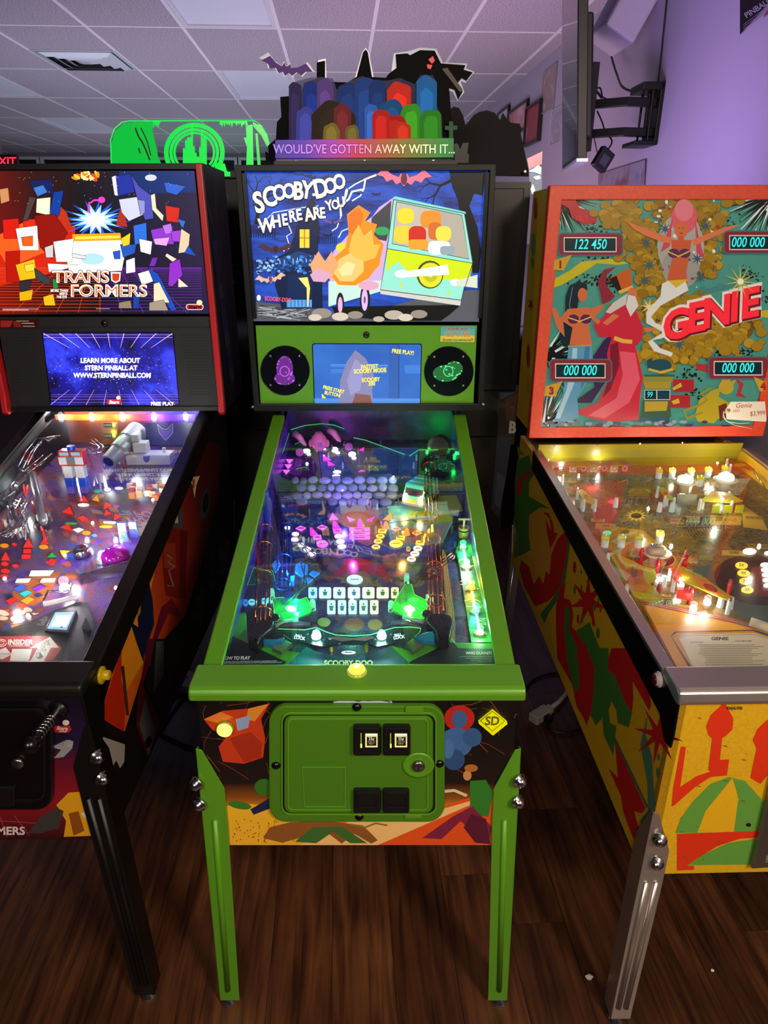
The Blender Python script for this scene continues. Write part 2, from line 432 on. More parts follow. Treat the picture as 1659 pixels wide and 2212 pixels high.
# ---- walls
WP = mat('#9c94a6', 0.75, bump=0.15, scale=90)
def wallbox(name, x0, x1, y0, y1, z0, z1, m_): return struct(MB().box(x0, x1, y0, y1, z0, z1, RM).build(name, m_))
wallbox('wall_right', WALLX, WALLX + 0.15, -2.4, 12.0, 0, CEIL + .03, WP)
wallbox('wall_left', -8.1, -8, -5, 13, 0, CEIL, mat('#55505c', 0.8))
YB = 11.3
wb = MB(); wb.box(-8, WALLX, YB, YB + 0.15, 0, 0.5, RM); wb.box(-8, WALLX, YB, YB + 0.15, 2.84, CEIL + .03, RM)
struct(wb.build('wall_back', mat('#6c6772', 0.8)))
wn = 0
xx = -7.9
while xx < WALLX - 0.6:
    wn += 1
    x1 = min(xx + 1.55, WALLX)
    fr_ = MB().ring([room(xx, YB, .5), room(x1, YB, .5), room(x1, YB, 2.84), room(xx, YB, 2.84)],
                    [room(xx + .045, YB, .55), room(x1 - .045, YB, .55), room(x1 - .045, YB, 2.80), room(xx + .045, YB, 2.80)], RM.to_3x3() @ Vector((0, .1, 0))).build('window_%d' % wn, mat('#b8bcc6', 0.4))
    struct(fr_)
    MB().box(xx + .045, x1 - .045, YB + .04, YB + .05, .55, 2.80, RM).build('pane', mat('#0d1216', 0.05), fr_)
    xx = x1 + 0.02
bb = struct(MB().box(WALLX - .015, WALLX, -2.4, YB, 0.0, 0.1, RM).build('baseboard_right', mat('#2a2630', 0.5)))
# ---- exit sign hanging from the ceiling at the back
p = WORLD.hit(8, 349, PY(9.2)); fr = Frame((p.x, 9.2, p.z), RY); t = fr.empty('exit_sign')
tag(t, 'red glowing exit sign hanging at the far left', 'exit sign')
MB().box(-.23, .2, -.02, .03, -.085, .085).build('housing', mat('#3a1014', 0.4), t, bevel=.008)
MB().box(-.03, .0, -.005, .015, .085, CEIL - p.z).build('hanger', mat('#8a8a90', 0.4), t)
decal(fr, 'exit_lettering', PY(-.02), [('t', ('#ff2038', 3.0), 'EXIT', 10, 349, 24, 0, {'b': .015})], t)
# ================================================================== SHARED MACHINE PARTS
CHROME = mat('#c9c6cc', 0.18, 1.0); STEEL = mat('#9a969c', 0.3, 1.0); BLACK = mat('#0a0a0b', 0.45); BLACKG = mat('#08080a', 0.25)
GLASS = glass_mat('playfield_glass', (0.97, 0.99, 0.98, 1), 0.3)
SGLASS = glass_mat('screen_glass', (1, 1, 1, 1), 0.8)
def seg_pts(a, b, n): return [Vector(a).lerp(Vector(b), i / n) for i in range(n + 1)]
def bolt(parent, p, r=0.011, axis=(0, -1, 0)):
    return MB().lathe(p, axis, [(r*1.25, 0), (r*1.25, .003), (r, .004), (r*.95, .011), (r*.4, .017), (0, .018)], 12).build('bolt', CHROME, parent, smooth=True)
def leg(fr, root, x, s, y, zt, mt, footx, footy, splay, bolts, w=0.05, rib=True, wide_top=True, face=-1, rough_rib=None):
    """angle-iron leg around a cabinet corner; s = side (-1 left, 1 right), face -1 front, 1 rear"""
    mb = MB(); yf = y + face * 0.004; yfoot = footy
    def q(u, z):        # u: distance inwards from the corner
        t = 1 - z / zt; return Vector((x + (footx - x) * t - s * u, yf + (yfoot - yf) * t, z))
    prof = [(0, zt), (.012, zt - .004), (w, zt - .10), (w * 1.02, zt - .2), (w * .92, .05), (w * .92, .012), (0, .012)]
    mb.prism([q(u, z) for u, z in prof], (0, -face * .003, 0))
    def q2(u, z):
        t = 1 - z / zt; return Vector((x + (footx - x) * t, yf + (yfoot - yf) * t - face * u, z))
    mb.prism([q2(u, z) for u, z in prof], (-s * .003, 0, 0))
    o = mb.build('leg', mt, root, bevel=.0012)
    if rib:
        for k in (0.52,) if rib == 1 else (0.3, 0.72):
            a = q(w * k, zt - .18); b = q(w * .8 * k, .05)
            MB().tube([a, b], [.0065, .0065], 8).build('rib', mt, o, smooth=True)
    f = q(w * .35, 0)
    MB().lathe((f.x, f.y - face * .012, 0), (0, 0, 1), [(.02, 0), (.02, .004), (.008, .010), (.006, .03)], 16).build('levelling_foot', CHROME, o, smooth=True)
    for bx, bz in bolts: bolt(o, (x - s * bx, yf, bz) if not isinstance(bx, Vector) else bx, axis=(s * .5, face, 0))
    return o

# ================================================================== GREEN PINBALL MACHINE (middle)
FM = Frame((0, 0, 0)); T1 = FM.empty('pinball_machine')
tag(T1, 'green pinball machine in the middle with lit van backglass and haunted house topper', 'pinball machine')
GREEN = mat('#5c9a1e', 0.36, 0.15, bump=0.06, scale=700); GREEN2 = mat('#4a8016', 0.42, 0.1, bump=0.06, scale=700)
DK = mat('#17171a', 0.42, 0.5)
def zr1(y): return .884 + .2555 * (y - .09)
# cabinet
for s in (-1, 1):
    pr = [(0, .501), (0, .866), (.07, zr1(.07) - .014), (1.09, zr1(1.09) - .014), (1.30, zr1(1.09) - .014), (1.30, .501)]
    o = MB().prism([(s * .282, y, z) for y, z in pr], (s * .018, 0, 0)).build('cabinet_side', mat('#121014', 0.4, var=.4, scale=6), T1)
    # printed liner inside the cabinet
    st = [(0.0, '#0b1030'), (.3, '#2a2f9a'), (.45, '#4a2f9e'), (.6, '#151040'), (.8, '#1f5fae')] if s < 0 else [(0.0, '#0c0e18'), (.35, '#1b1d40'), (.55, '#3a3a86'), (.7, '#14161e'), (.9, '#2b2f52')]
    MB().prism([(s * .2815, y, z) for y, z in [(.03, .84), (.07, zr1(.07) - .016), (1.26, zr1(1.09) - .016), (1.26, .98)]], (-s * .0015, 0, 0)).build('side_liner', ramp_mat('liner_print_%d' % s, st, 'noise', 9, 5, distortion=1.5, rough=.25), o)
    # rail
    a, b = (.062, zr1(.062)), (1.075, zr1(1.075))
    rp = [(s*.271, 0), (s*.306, 0), (s*.3095, -.004), (s*.3095, -.03), (s*.306, -.03), (s*.306, -.012), (s*.271, -.012)]
    MB().prism([(x, a[0], a[1] + z) for x, z in rp], (0, b[0] - a[0], b[1] - a[1])).build('side_rail', GREEN, T1, bevel=.0015)
fp = MB().box(-.300, .300, 0, .018, .501, .876).build('front_panel', mat('#14100e', 0.45), T1)
MB().box(-.282, .282, .02, 1.28, .503, .517).build('bottom_panel', BLACK, T1)
MB().box(-.282, .282, 1.28, 1.298, .503, 1.15).build('back_panel', BLACK, T1)
# lockbar
lp = [(-.009, .870), (-.009, .884), (-.006, .892), (.003, .897), (.064, .902), (.066, .898), (.066, .880), (.004, .868)]
lb = MB().prism([(-.3115, y, z) for y, z in lp], (.623, 0, 0)).build('lockbar', GREEN, T1, bevel=.006, seg=3)
bc = FM.hit(771, 1452, PZ(.901))
lbtn = MB().lathe((bc.x, bc.y, .900), (0, 0, 1), [(.019, 0), (.019, .004), (.016, .006)], 24).build('launch_button', mat('#d8e060', .15, .3, e=.3), T1, smooth=True)
MB().lathe((bc.x, bc.y, .905), (0, 0, 1), [(.0155, 0), (.015, .006), (.010, .009), (0, .010)], 24).build('lens', mat('#e8ff40', .1, 0, e=1.6), lbtn, smooth=True)
MB().lathe((bc.x, bc.y, .914), (0, 0, 1), [(.006, 0), (.004, .002)], 16).build('lens_core', mat('#ffffd0', .1, 0, e=3), lbtn)
# playfield glass
MB().prism([(-.277, .066, zr1(.066) - .010), (.277, .066, zr1(.066) - .010), (.277, 1.15, zr1(1.15) - .010), (-.277, 1.15, zr1(1.15) - .010)], (0, 0, -.004)).build('playfield_glass', GLASS, T1)
# ---- front panel artwork (plain stand-in shapes in the panel's colours)
ZMf = (390, 1420, 2.183)
sky = ramp_mat('front_panel_sky', [(0, '#c23a0c'), (.28, '#e8a01c'), (.42, '#8a4a12'), (.55, '#1c0f0a'), (1, '#0d0807')], 'gradient', axis=2, lo=.50, hi=.80)
A = [('p', sky, [(58, 196), (1600, 180), (1572, 878), (110, 884)])]
A += [('p', '#f0b428', [(205, 884), (215, 700), (330, 690), (450, 700), (560, 780), (640, 884)]), ('p', '#e2521a', [(930, 884), (1240, 700), (1490, 620), (1485, 884)]),
      ('p', '#f3c27a', [(560, 884), (800, 770), (1180, 730), (1490, 640), (1240, 750), (930, 884)])]
webc = ['#8a4326', '#a3532f', '#6e3520']
for k in range(46):
    x = rnd.choice([rnd.uniform(80, 430), rnd.uniform(1240, 1590)]); y = rnd.uniform(195, 560)
    a = rnd.uniform(0, 6.3); L_ = rnd.uniform(50, 190); x2 = max(75, min(1590, x + L_*math.cos(a))); y2 = max(195, min(640, y + L_*math.sin(a)))
    if 425 < x2 < 1245: x2 = 425 if x < 800 else 1245
    A.append(('l', rnd.choice(webc), 2.2, [(x, y), ((x + x2)/2 + rnd.uniform(-12, 12), (y + y2)/2 + rnd.uniform(-12, 12)), (x2, y2)]))
# balloon-like discs, hills and streaks
A += [('p', '#c43b17', [(110, 290), (200, 250), (320, 240), (420, 215), (380, 290), (400, 380), (390, 470), (300, 500), (200, 490), (180, 420), (220, 370), (150, 340)]), ('p', '#a42c12', [(230, 380), (330, 350), (385, 400), (380, 470), (300, 495), (260, 430)]), ('p', '#e0782a', [(110, 290), (190, 255), (250, 280), (180, 310)]), ('p', '#d98a2a', [(320, 240), (415, 218), (350, 300), (310, 290)]), ('p', '#8fa0c8', [(260, 290), (330, 270), (320, 330), (270, 345)]),
      ('e', '#b5251d', 1315, 285, 72, 62), ('e', '#3c5f92', 1315, 290, 36, 42), ('e', '#3f66a0', 1300, 400, 78, 70), ('e', '#35588e', 1375, 375, 45, 45), ('e', '#2e4d80', 1290, 480, 50, 50), ('e', '#4871aa', 1262, 430, 28, 46),
      ('e', '#35701f', 395, 610, 46, 40), ('p', '#16204a', [(330, 715), (440, 650), (450, 700), (345, 740)]), ('e', '#3c7a24', 280, 695, 55, 18, 10),
      ('p', '#8d5521', [(390, 850), (420, 800), (520, 775), (700, 770), (860, 790), (930, 860), (900, 876), (820, 830), (760, 876), (700, 830), (560, 850), (480, 872)]),
      ('p', '#3d6a2a', [(540, 868), (620, 800), (760, 795), (880, 874), (800, 874), (720, 820), (640, 874)]), ('l', '#7d7a2c', 8, [(800, 785), (870, 800), (920, 780), (975, 790)]),
      ('p', '#2f7a26', [(1365, 580), (1440, 575), (1475, 640), (1450, 750), (1365, 740)]), ('p', '#7d1f3e', [(1375, 700), (1290, 745), (1140, 850), (1230, 855), (1320, 770), (1450, 878), (1470, 800)]),
      ('p', '#57162e', [(1370, 735), (1440, 760), (1460, 878), (1390, 872), (1335, 800)]), ('e', '#c98a5a', 1352, 555, 20, 24), ('e', '#b06b25', 1370, 520, 32, 18), ('l', '#d9c9a0', 14, [(1240, 630), (1290, 625), (1350, 650)]),
      ('p', '#c9d0e0', [(720, 212), (730, 190), (830, 188), (880, 205), (990, 200), (1000, 212)]), ('l', '#21407a', 5, [(720, 205), (780, 195), (840, 205), (900, 192), (990, 208)])]
for k in range(60): A.append(('e', '#8a4a10', rnd.uniform(240, 560), rnd.uniform(760, 870), 3, 3, 0, 6))
decal(FM, 'front_artwork', PY(0), A, fp, ZMf, lift=.0006, step=.00001, rough=.35, xlim=(-.2995, .2995))
# ---- coin door
ZC = (570, 1500, 4.046)
cd = plate(FM, 'coin_door', PY(0), rrect(50, 72, 1578, 1084, 150, 7), .012, GREEN2, T1, ZC, bevel=.003, lift=.010)
MB().ring([FM.hit(570 + x/4.046, 1500 + y/4.046, PY(-.0102)) for x, y in rrect(152, 150, 1512, 1050, 80, 6)], [FM.hit(570 + x/4.046, 1500 + y/4.046, PY(-.0102)) for x, y in rrect(166, 170, 1496, 1036, 70, 6)], (0, -.003, 0)).build('door_surround', GREEN, cd, bevel=.001)
MB().ring([FM.hit(570 + x/4.046, 1500 + y/4.046, PY(-.0103)) for x, y in rrect(166, 170, 1496, 1036, 70, 6)], [FM.hit(570 + x/4.046, 1500 + y/4.046, PY(-.0103)) for x, y in rrect(178, 182, 1480, 1028, 66, 6)], (0, -.0006, 0)).build('door_gap', BLACK, cd)
dr = plate(FM, 'door_panel', PY(-.010), rrect(180, 184, 1478, 1026, 66, 6), .004, GREEN2, cd, ZC, bevel=.002, lift=.0035)
MB().ring([FM.hit(570 + x/4.046, 1500 + y/4.046, PY(-.0136)) for x, y in rrect(205, 205, 1440, 1012, 40, 5)], [FM.hit(570 + x/4.046, 1500 + y/4.046, PY(-.0136)) for x, y in rrect(222, 222, 1424, 1000, 34, 5)], (0, -.0018, 0)).build('pressed_rim', GREEN, cd, bevel=.0008)
MB().ring([FM.hit(570 + x/4.046, 1500 + y/4.046, PY(-.0136)) for x, y in [(332, 630), (716, 630), (718, 985), (350, 985)]], [FM.hit(570 + x/4.046, 1500 + y/4.046, PY(-.0136)) for x, y in [(342, 640), (704, 640), (706, 975), (360, 975)]], (0, -.0012, 0)).build('blank_plate', GREEN, cd, bevel=.0004)
for x0, y0, x1, y1 in ((1236, 96, 1396, 152), (1230, 1046, 1382, 1072)):
    plate(FM, 'hinge_tab', PY(-.010), rrect(x0, y0, x1, y1, 10), .004, GREEN, cd, ZC, bevel=.001, lift=.004)
for k, (x0, x1) in enumerate(((782, 1022), (1040, 1280))):
    o = plate(FM, 'coin_mech', PY(-.0136), rrect(x0, 252, x1, 502, 22), .014, mat('#0b0b0c', .35, bump=.1, scale=400), cd, ZC, bevel=.003, lift=.012)
    decal(FM, 'coin_plate', PY(-.0256), [('r', ('#e8d98a', .8), x0 + 104, 340, x0 + 212, 460), ('r', ('#fff7c8', 1.2), x0 + 108, 344, x0 + 206, 356), ('r', '#17120a', x0 + 118, 356, x0 + 200, 446), ('r', '#050505', x0 + 54, 326, x0 + 84, 470), ('r', ('#b8c84a', .5), x0 + 64, 335, x0 + 72, 465), ('r', ('#d9ff60', 1.2), x0 + 62, 428, x0 + 76, 464),
          ('t', ('#f5ecc0', .9), '25¢', x0 + 158, 386, 36), ('t', ('#cfc69a', .6), 'PUSH TO', x0 + 158, 412, 15), ('t', ('#cfc69a', .6), 'REJECT', x0 + 158, 428, 15), ('r', ('#f5ecc0', .8), x0 + 120, 358, x0 + 198, 366)], cd, ZC, step=.00005)
    plate(FM, 'coin_return', PY(-.0136), rrect(x0 + 2 - k*6, 812, x1 - k*10, 1010, 20), .014, mat('#0b0b0c', .35, bump=.1, scale=400), cd, ZC, bevel=.003, lift=.010)
    MB().ring([FM.hit(570 + x/4.046, 1500 + y/4.046, PY(-.0240)) for x, y in rrect(x0 + 28, 855, x1 - 28, 990, 8)], [FM.hit(570 + x/4.046, 1500 + y/4.046, PY(-.0240)) for x, y in rrect(x0 + 48, 872, x1 - 40, 975, 6)], (0, -.002, 0)).build('return_rim', BLACK, cd, bevel=.0006)
c = FM.hit(570 + 1350/4.046, 1500 + 616/4.046, PY(-.0136))
MB().lathe(c, (0, -1, 0), [(.031, 0), (.031, .002), (.027, .003), (.022, .0015), (.020, .001)], 28).build('lock_boss', GREEN, cd, smooth=True)
MB().lathe(c, (0, -1, 0), [(.0125, 0), (.0125, .006), (.010, .008), (0, .008)], 20).build('lock_cylinder', STEEL, cd, smooth=True)
MB().box(c.x - .001, c.x + .001, c.y - .0088, c.y - .0078, c.z - .005, c.z + .005).build('keyway', BLACK, cd)
for x, y in ((813, 110), (107, 620), (1535, 604), (835, 1068)):
    p = FM.hit(570 + x/4.046, 1500 + y/4.046, PY(-.010)); MB().lathe(p, (0, -1, 0), [(.009, 0), (.009, .001), (.006, .005), (0, .006)], 14).build('carriage_bolt', BLACKG, cd, smooth=True)
# start button and diamond button
p = FM.hit(487, 1571, PY(0)); sb = MB().lathe(p, (0, -1, 0), [(.017, 0), (.017, .004), (.0145, .007)], 24).build('start_button', mat('#8a8a12', .3), T1, smooth=True)
MB().lathe((p.x, -.007, p.z), (0, -1, 0), [(.0145, 0), (.014, .004), (.009, .006), (0, .0065)], 24).build('lens', mat('#ffff60', .2, 0, e=1.9), sb, smooth=True)
sdp = [(1402, 298), (1470, 242), (1540, 300), (1470, 356)]
sd = plate(FM, 'tournament_button', PY(0), sdp, .01, mat('#d9d400', .3, 0, e=.75), T1, ZMf, bevel=.0015, lift=.009)
decal(FM, 'button_print', PY(-.009), [('l', '#4a4a00', 3, [(1414, 298), (1470, 252), (1528, 300), (1470, 346), (1414, 298)]), ('t', '#6a6a08', 'SD', 1470, 300, 56, 0, {'b': .03, 'sk': .1})], sd, ZMf)
# ---- legs
for s in (-1, 1):
    lx = FM.hit(427, 1691, PY(-.006)) if s < 0 else FM.hit(1121, 1685, PY(-.006))
    o = leg(FM, T1, s * .313, s, 0.0, .755, GREEN, s * .337, -.012, 0, [], w=.050)
    for px, py in (((427, 1691), (434, 1735)) if s < 0 else ((1120, 1685), (1116, 1730))):
        p = FM.hit(px, py, PY(-.006)); bolt(o, p, .0125, (s * .7, -1, 0))
    leg(FM, T1, s * .306, s, 1.30, .755, GREEN, s * .325, 1.31, 0, [(.012, .6), (.012, .66)], w=.055, face=1)
# ---- backbox
BB = MB().ring([(-.353, 1.008, 1.164), (.353, 1.008, 1.164), (.353, 1.008, 1.842), (-.353, 1.008, 1.842)], [(-.337, 1.008, 1.186), (.337, 1.008, 1.186), (.337, 1.008, 1.827), (-.337, 1.008, 1.827)], (0, .24, 0))
BB.box(-.34, .34, 1.235, 1.25, 1.17, 1.84)
bbx = BB.build('backbox', DK, T1, bevel=.0015)
nk = MB().box(-.30, .30, 1.270, 1.30, 1.10, 1.164)
for s in (-1, 1): nk.box(*sorted((s*.282, s*.300)), 1.10, 1.272, 1.10, 1.164)
nk.build('neck', BLACK, T1)
for s in (-1, 1):
    MB().box(s*.331 - .005, s*.331 + .005, 1.012, 1.026, 1.44, 1.822).build('glass_channel', mat('#2a2b30', .3, .7), bbx)
    p = FM.hit(1043 if s > 0 else 546, 873 if s > 0 else 879, PY(1.006)); MB().lathe(p, (0, -1, 0), [(.006, 0), (.005, .004), (0, .005)], 12).build('frame_bolt', STEEL, bbx, smooth=True)
ZM = (500, 340, 2.765); PBG = PY(1.028)
bgq = [(78, 84), (1532, 80), (1478, 982), (128, 978)]
bg = plate(FM, 'backglass', PBG, bgq, .006, mat('#0a1020', .1), bbx, ZM)
night = ramp_mat('night_sky_print', [(0, '#02071e'), (.38, '#06206e'), (.5, '#0c3ea8'), (.6, '#1550c8'), (.72, '#051a58'), (1, '#020a26')], 'noise', 6, 5, distortion=.4, e=.9, rot=(1.0, 1, 4.0))
B = [('p', night, [(78, 84), (1532, 80), (1478, 982), (128, 978)]),
     ('p', '#51535b', [(128, 978), (1478, 982), (1490, 790), (1300, 800), (900, 900), (600, 930), (470, 900), (300, 880), (134, 860)])]
for k in range(26): B.append(('l', rnd.choice(['#8b8f96', '#3a3c42', '#a9adb2', '#2a2c30']), 5, [(rnd.uniform(150, 470), rnd.uniform(880, 975)), (rnd.uniform(180, 470), rnd.uniform(880, 975))]))
# bare trees (plain branching shapes)
def tree(x, y, a, L, wd, d, c, out, r_):
    x2, y2 = x + L * math.cos(a), y + L * math.sin(a); out.append(('l', c, [wd, wd * .65], [(x, y), (x2, y2)]))
    if d:
        for q in (-1, 1): tree(x2, y2, a + q * r_.uniform(.25, .75), L * r_.uniform(.62, .8), wd * .62, d - 1, c, out, r_)
r2 = random.Random(3)
def clip(L_, x0, x1, y0, y1): return [s_ for s_ in L_ if all(x0 < p[0] < x1 and y0 < p[1] < y1 for p in s_[3])]
tt = []; tree(150, 400, -1.45, 110, 26, 5, '#04060e', tt, r2); B += clip(tt, 92, 500, 92, 900)
tt = []; tree(1330, 130, 2.7, 90, 22, 4, '#05070f', tt, r2); tree(1430, 360, 2.4, 70, 16, 4, '#05070f', tt, r2); B += clip(tt, 92, 1500, 92, 900)
B += [('p', '#06070d', [(1300, 84), (1520, 84), (1500, 230), (1450, 215), (1420, 290), (1470, 420), (1490, 560), (1478, 690), (1440, 690), (1420, 520), (1380, 420), (1350, 250), (1320, 180)])]
# lightning
B += [('l', '#e8f0ff', 12, [(865, 105), (800, 130), (790, 190), (720, 205), (700, 250), (650, 290), (655, 350)]), ('l', '#dfe9ff', 8, [(790, 190), (770, 230), (720, 260)]), ('l', '#dfe9ff', 8, [(800, 130), (740, 160), (680, 200)]),
      ('l', '#cfe0ff', 7, [(655, 350), (630, 420), (600, 440)]), ('l', '#cfe0ff', 7, [(740, 380), (710, 420), (660, 440), (640, 480)]), ('l', '#dfe9ff', 6, [(340, 400), (360, 450), (330, 470), (350, 540), (310, 560)]), ('l', '#cfe0ff', 6, [(160, 420), (250, 330), (420, 300), (520, 290)])]
# dark house with lit windows
B += [('p', '#0a1a3e', [(340, 560), (370, 480), (395, 400), (430, 330), (490, 205), (510, 330), (530, 420), (515, 560), (540, 600), (545, 900), (300, 905), (260, 760), (270, 600)]),
      ('p', '#173a76', [(270, 610), (400, 560), (540, 600), (530, 650), (280, 660)]), ('p', '#0d2450', [(340, 700), (480, 690), (485, 880), (330, 880)]), ('p', '#3f86c8', [(330, 850), (480, 850), (480, 895), (330, 895)]),
      ('r', '#ffd23c', 408, 430, 466, 540), ('r', '#b0761a', 433, 430, 440, 540), ('r', '#b0761a', 408, 478, 466, 484), ('p', '#ffe070', [(400, 720), (455, 715), (470, 780), (460, 890), (452, 890), (450, 780)])]
for k in range(7): B.append(('l', '#7fb8ee', 4, [(345 + k*22, 850), (345 + k*22, 893)]))
for k in range(9): B.append(('l', '#9cc4ea', 5, [(290 + k*26, 615 - k*4), (292 + k*26, 650 - k*4)]))
for k in range(70): B.append(('e', rnd.choice(['#2f78d0', '#164a98', '#66a8ee', '#0c2c62']), rnd.uniform(250, 470), rnd.uniform(590, 690), rnd.uniform(6, 16), rnd.uniform(5, 10), 0, 8))
for k in range(60): B.append(('e', rnd.choice(['#7db2e4', '#2a5a9a', '#0e2448', '#9fc4e8']), rnd.uniform(140, 260), rnd.uniform(600, 690), rnd.uniform(5, 14), rnd.uniform(4, 9), 0, 8))
for k in range(11): B.append(('l', '#0a0d1a', 5, [(515 + k*11, 470), (515 + k*11, 515)])); B.append(('l', '#0a0d1a', 5, [(120 + k*14, 430), (120 + k*14, 480)]))
# bats
def bat(x, y, s_, c, c2, rot=0):
    q = [(-1.7, -.15), (-1.2, -.55), (-.75, -.2), (-.3, -.05), (-.2, -.3), (-.08, -.12), (.08, -.12), (.2, -.3), (.3, -.05), (.75, -.2), (1.2, -.55), (1.7, -.15), (1.25, -.05), (1.05, .25), (.7, .1), (.45, .4), (.2, .25), (0, .5), (-.2, .25), (-.45, .4), (-.7, .1), (-1.05, .25), (-1.25, -.05)]
    ca, sa = math.cos(math.radians(rot)), math.sin(math.radians(rot))
    return [('p', c, [(x + (a*ca - b*sa)*s_, y + (a*sa + b*ca)*s_) for a, b in q]), ('e', c2, x, y + .05*s_, s_*.2, s_*.36, rot)]
B += bat(1030, 125, 98, '#ff7088', '#5a2236', 2) + bat(265, 545, 62, '#4a2630', '#3a1c26', 0) + bat(605, 385, 36, '#6a4a8a', '#3a2a5a') + bat(235, 725, 55, '#d8b09a', '#6a4a60', -8)
for x, y in ((400, 100), (450, 108), (480, 118), (760, 215), (865, 220), (575, 465)): B += bat(x, y, 18, '#04081c', '#04081c')
# plain two-tone van
B += [('p', '#0a0c0c', [(600, 890), (1370, 880), (1300, 940), (1250, 975), (930, 975), (620, 940)]),
      ('p', '#c9a6d8', [(845, 350), (880, 300), (975, 235), (935, 540), (920, 745), (585, 750), (610, 560), (690, 470)]),
      ('p', '#bfe0d8', [(580, 740), (920, 735), (890, 800), (580, 890)]), ('p', '#3a3e44', [(838, 360), (955, 258), (945, 420), (925, 500), (830, 480)]),
      ('p', '#7fd4c4', [(975, 232), (1395, 325), (1400, 338), (960, 262)]), ('p', '#8edccc', [(968, 252), (1390, 335), (1440, 630), (1400, 720), (1370, 850), (890, 790), (930, 545)]),
      ('p', '#b9b4a8', [(985, 265), (1375, 345), (1418, 608), (960, 515)]), ('p', '#a9a498', [(1230, 315), (1375, 345), (1418, 608), (1290, 582)]),
      ('p', '#c8dc14', [(930, 545), (1440, 632), (1415, 760), (1300, 730), (1100, 720), (990, 620), (925, 700)]), ('p', '#8edccc', [(920, 700), (960, 640), (1040, 700), (1120, 790), (1280, 800), (1330, 740), (1390, 760), (1365, 852), (895, 790)]),
      ('p', '#c4c8c2', [(888, 780), (1370, 848), (1365, 885), (890, 815)]),
      ('e', '#46501a', 1185, 700, 80, 84), ('e', '#d4d42c', 1188, 702, 70, 74), ('e', '#b4b820', 1188, 702, 40, 42), ('e', '#d9d85a', 1188, 702, 14, 14),
      ('e', '#ffffff', 1020, 695, 46, 24), ('e', '#f4fff4', 1335, 745, 30, 22), ('p', '#e9f2ea', [(1040, 680), (1290, 640), (1300, 700), (1040, 715)]), ('p', '#cfd4c6', [(1340, 735), (1468, 700), (1468, 780), (1345, 765)]),
      ('e', '#d8d02a', 1012, 760, 10, 10), ('e', '#d8d02a', 1296, 806, 10, 10),
      ('e', '#17171a', 650, 880, 24, 74), ('e', '#d4a8e0', 650, 880, 14, 48), ('e', '#17171a', 798, 850, 30, 92), ('e', '#d9b0e6', 796, 850, 19, 66), ('e', '#6a4a78', 796, 850, 6, 22)]
B += [('l', '#1b3a44', 5, [(968, 252), (1390, 335), (1440, 630), (1370, 852), (890, 790), (930, 545), (968, 252)]), ('l', '#1b3a44', 4, [(930, 545), (1440, 632)]), ('l', '#1b3a44', 4, [(985, 265), (1375, 345), (1418, 608), (960, 515), (985, 265)])]
# bright puffs behind the windscreen and a billow of orange dust beside the van
for x, y, rx, ry, c in ((1040, 350, 48, 46, '#f2d22c'), (1030, 460, 60, 52, '#e6c83a'), (1190, 370, 62, 52, '#f08a2a'), (1215, 440, 40, 52, '#c86a2a'), (1110, 470, 52, 60, '#c8281e'), (1115, 520, 60, 30, '#f09a30'), (1265, 455, 46, 44, '#f0d64a'), (1240, 540, 66, 40, '#e6ecf2'), (1290, 555, 45, 26, '#8fa0a8')): B.append(('p', c, rrect(x - rx, y - ry, x + rx, y + ry, min(rx, ry) * .75)))
for x, y, rx, ry, c in ((850, 620, 42, 46, '#f2a640'), (620, 700, 30, 30, '#f0b050'), (660, 745, 40, 24, '#f6d090'), (740, 490, 50, 26, '#d8c02a'), (660, 540, 36, 30, '#d8d040'), (900, 440, 44, 26, '#2f9a5a'), (820, 765, 62, 28, '#d9a0c0')): B.append(('e', c, x, y, rx, ry))
B += [('p', '#f08a1c', [(590, 700), (610, 600), (680, 540), (700, 450), (690, 340), (760, 285), (830, 330), (800, 380), (870, 400), (850, 460), (910, 520), (880, 640), (820, 720), (740, 765), (640, 760)]), ('p', '#f6c070', [(610, 690), (640, 610), (710, 570), (790, 600), (790, 680), (730, 740), (650, 740)]), ('p', '#d8700c', [(700, 440), (700, 345), (760, 300), (790, 340), (770, 420), (740, 480)]), ('p', '#ffd89a', [(640, 670), (690, 620), (740, 640), (720, 700), (660, 710)])]
B += [('p', '#ffb44a', [(700, 560), (720, 470), (760, 400), (790, 470), (840, 430), (850, 520), (890, 520), (860, 600), (800, 620), (740, 600)]), ('p', '#e8a070', [(470, 640), (520, 560), (560, 620), (600, 560), (640, 640), (600, 720), (500, 740)]), ('p', '#d0a0c0', [(470, 700), (520, 660), (600, 700), (560, 745), (490, 740)])]
for x, y, r_ in ((540, 930, 60), (650, 950, 50), (740, 940, 46), (970, 940, 56), (1040, 955, 44), (880, 965, 34), (1120, 935, 50), (500, 955, 40)): B.append(('e', rnd.choice(['#b0a69a', '#8f867c', '#c8beb0']), x, y, r_, r_ * .5))
# title lettering
def word(s_, pts, size, rots, c='#f4f2ee', ol='#0a0a12'):
    L_ = []
    for ch, (x, y), r_, z in zip(s_, pts, rots, size): L_.append(('t', ol, ch, x, y, z, r_, {'b': .075, 'sx': .74}))
    for ch, (x, y), r_, z in zip(s_, pts, rots, size): L_.append(('t', c, ch, x, y, z, r_, {'b': .035, 'sx': .74}))
    return L_
B += word('SCOOBY-DOO', [(165, 275), (230, 240), (288, 215), (345, 205), (400, 205), (452, 200), (495, 215), (535, 190), (592, 175), (645, 150)], [172, 160, 128, 122, 146, 142, 100, 155, 128, 122], [-14, -8, -6, -4, 0, 8, -10, -12, -8, -6])
B += word('WHERE', [(210, 410), (270, 385), (320, 375), (365, 355), (405, 345)], [118, 104, 96, 96, 94], [-6, -8, -8, -8, -8])
B += word('ARE', [(465, 345), (510, 335), (545, 335)], [104, 94, 90], [-10, -6, -6])
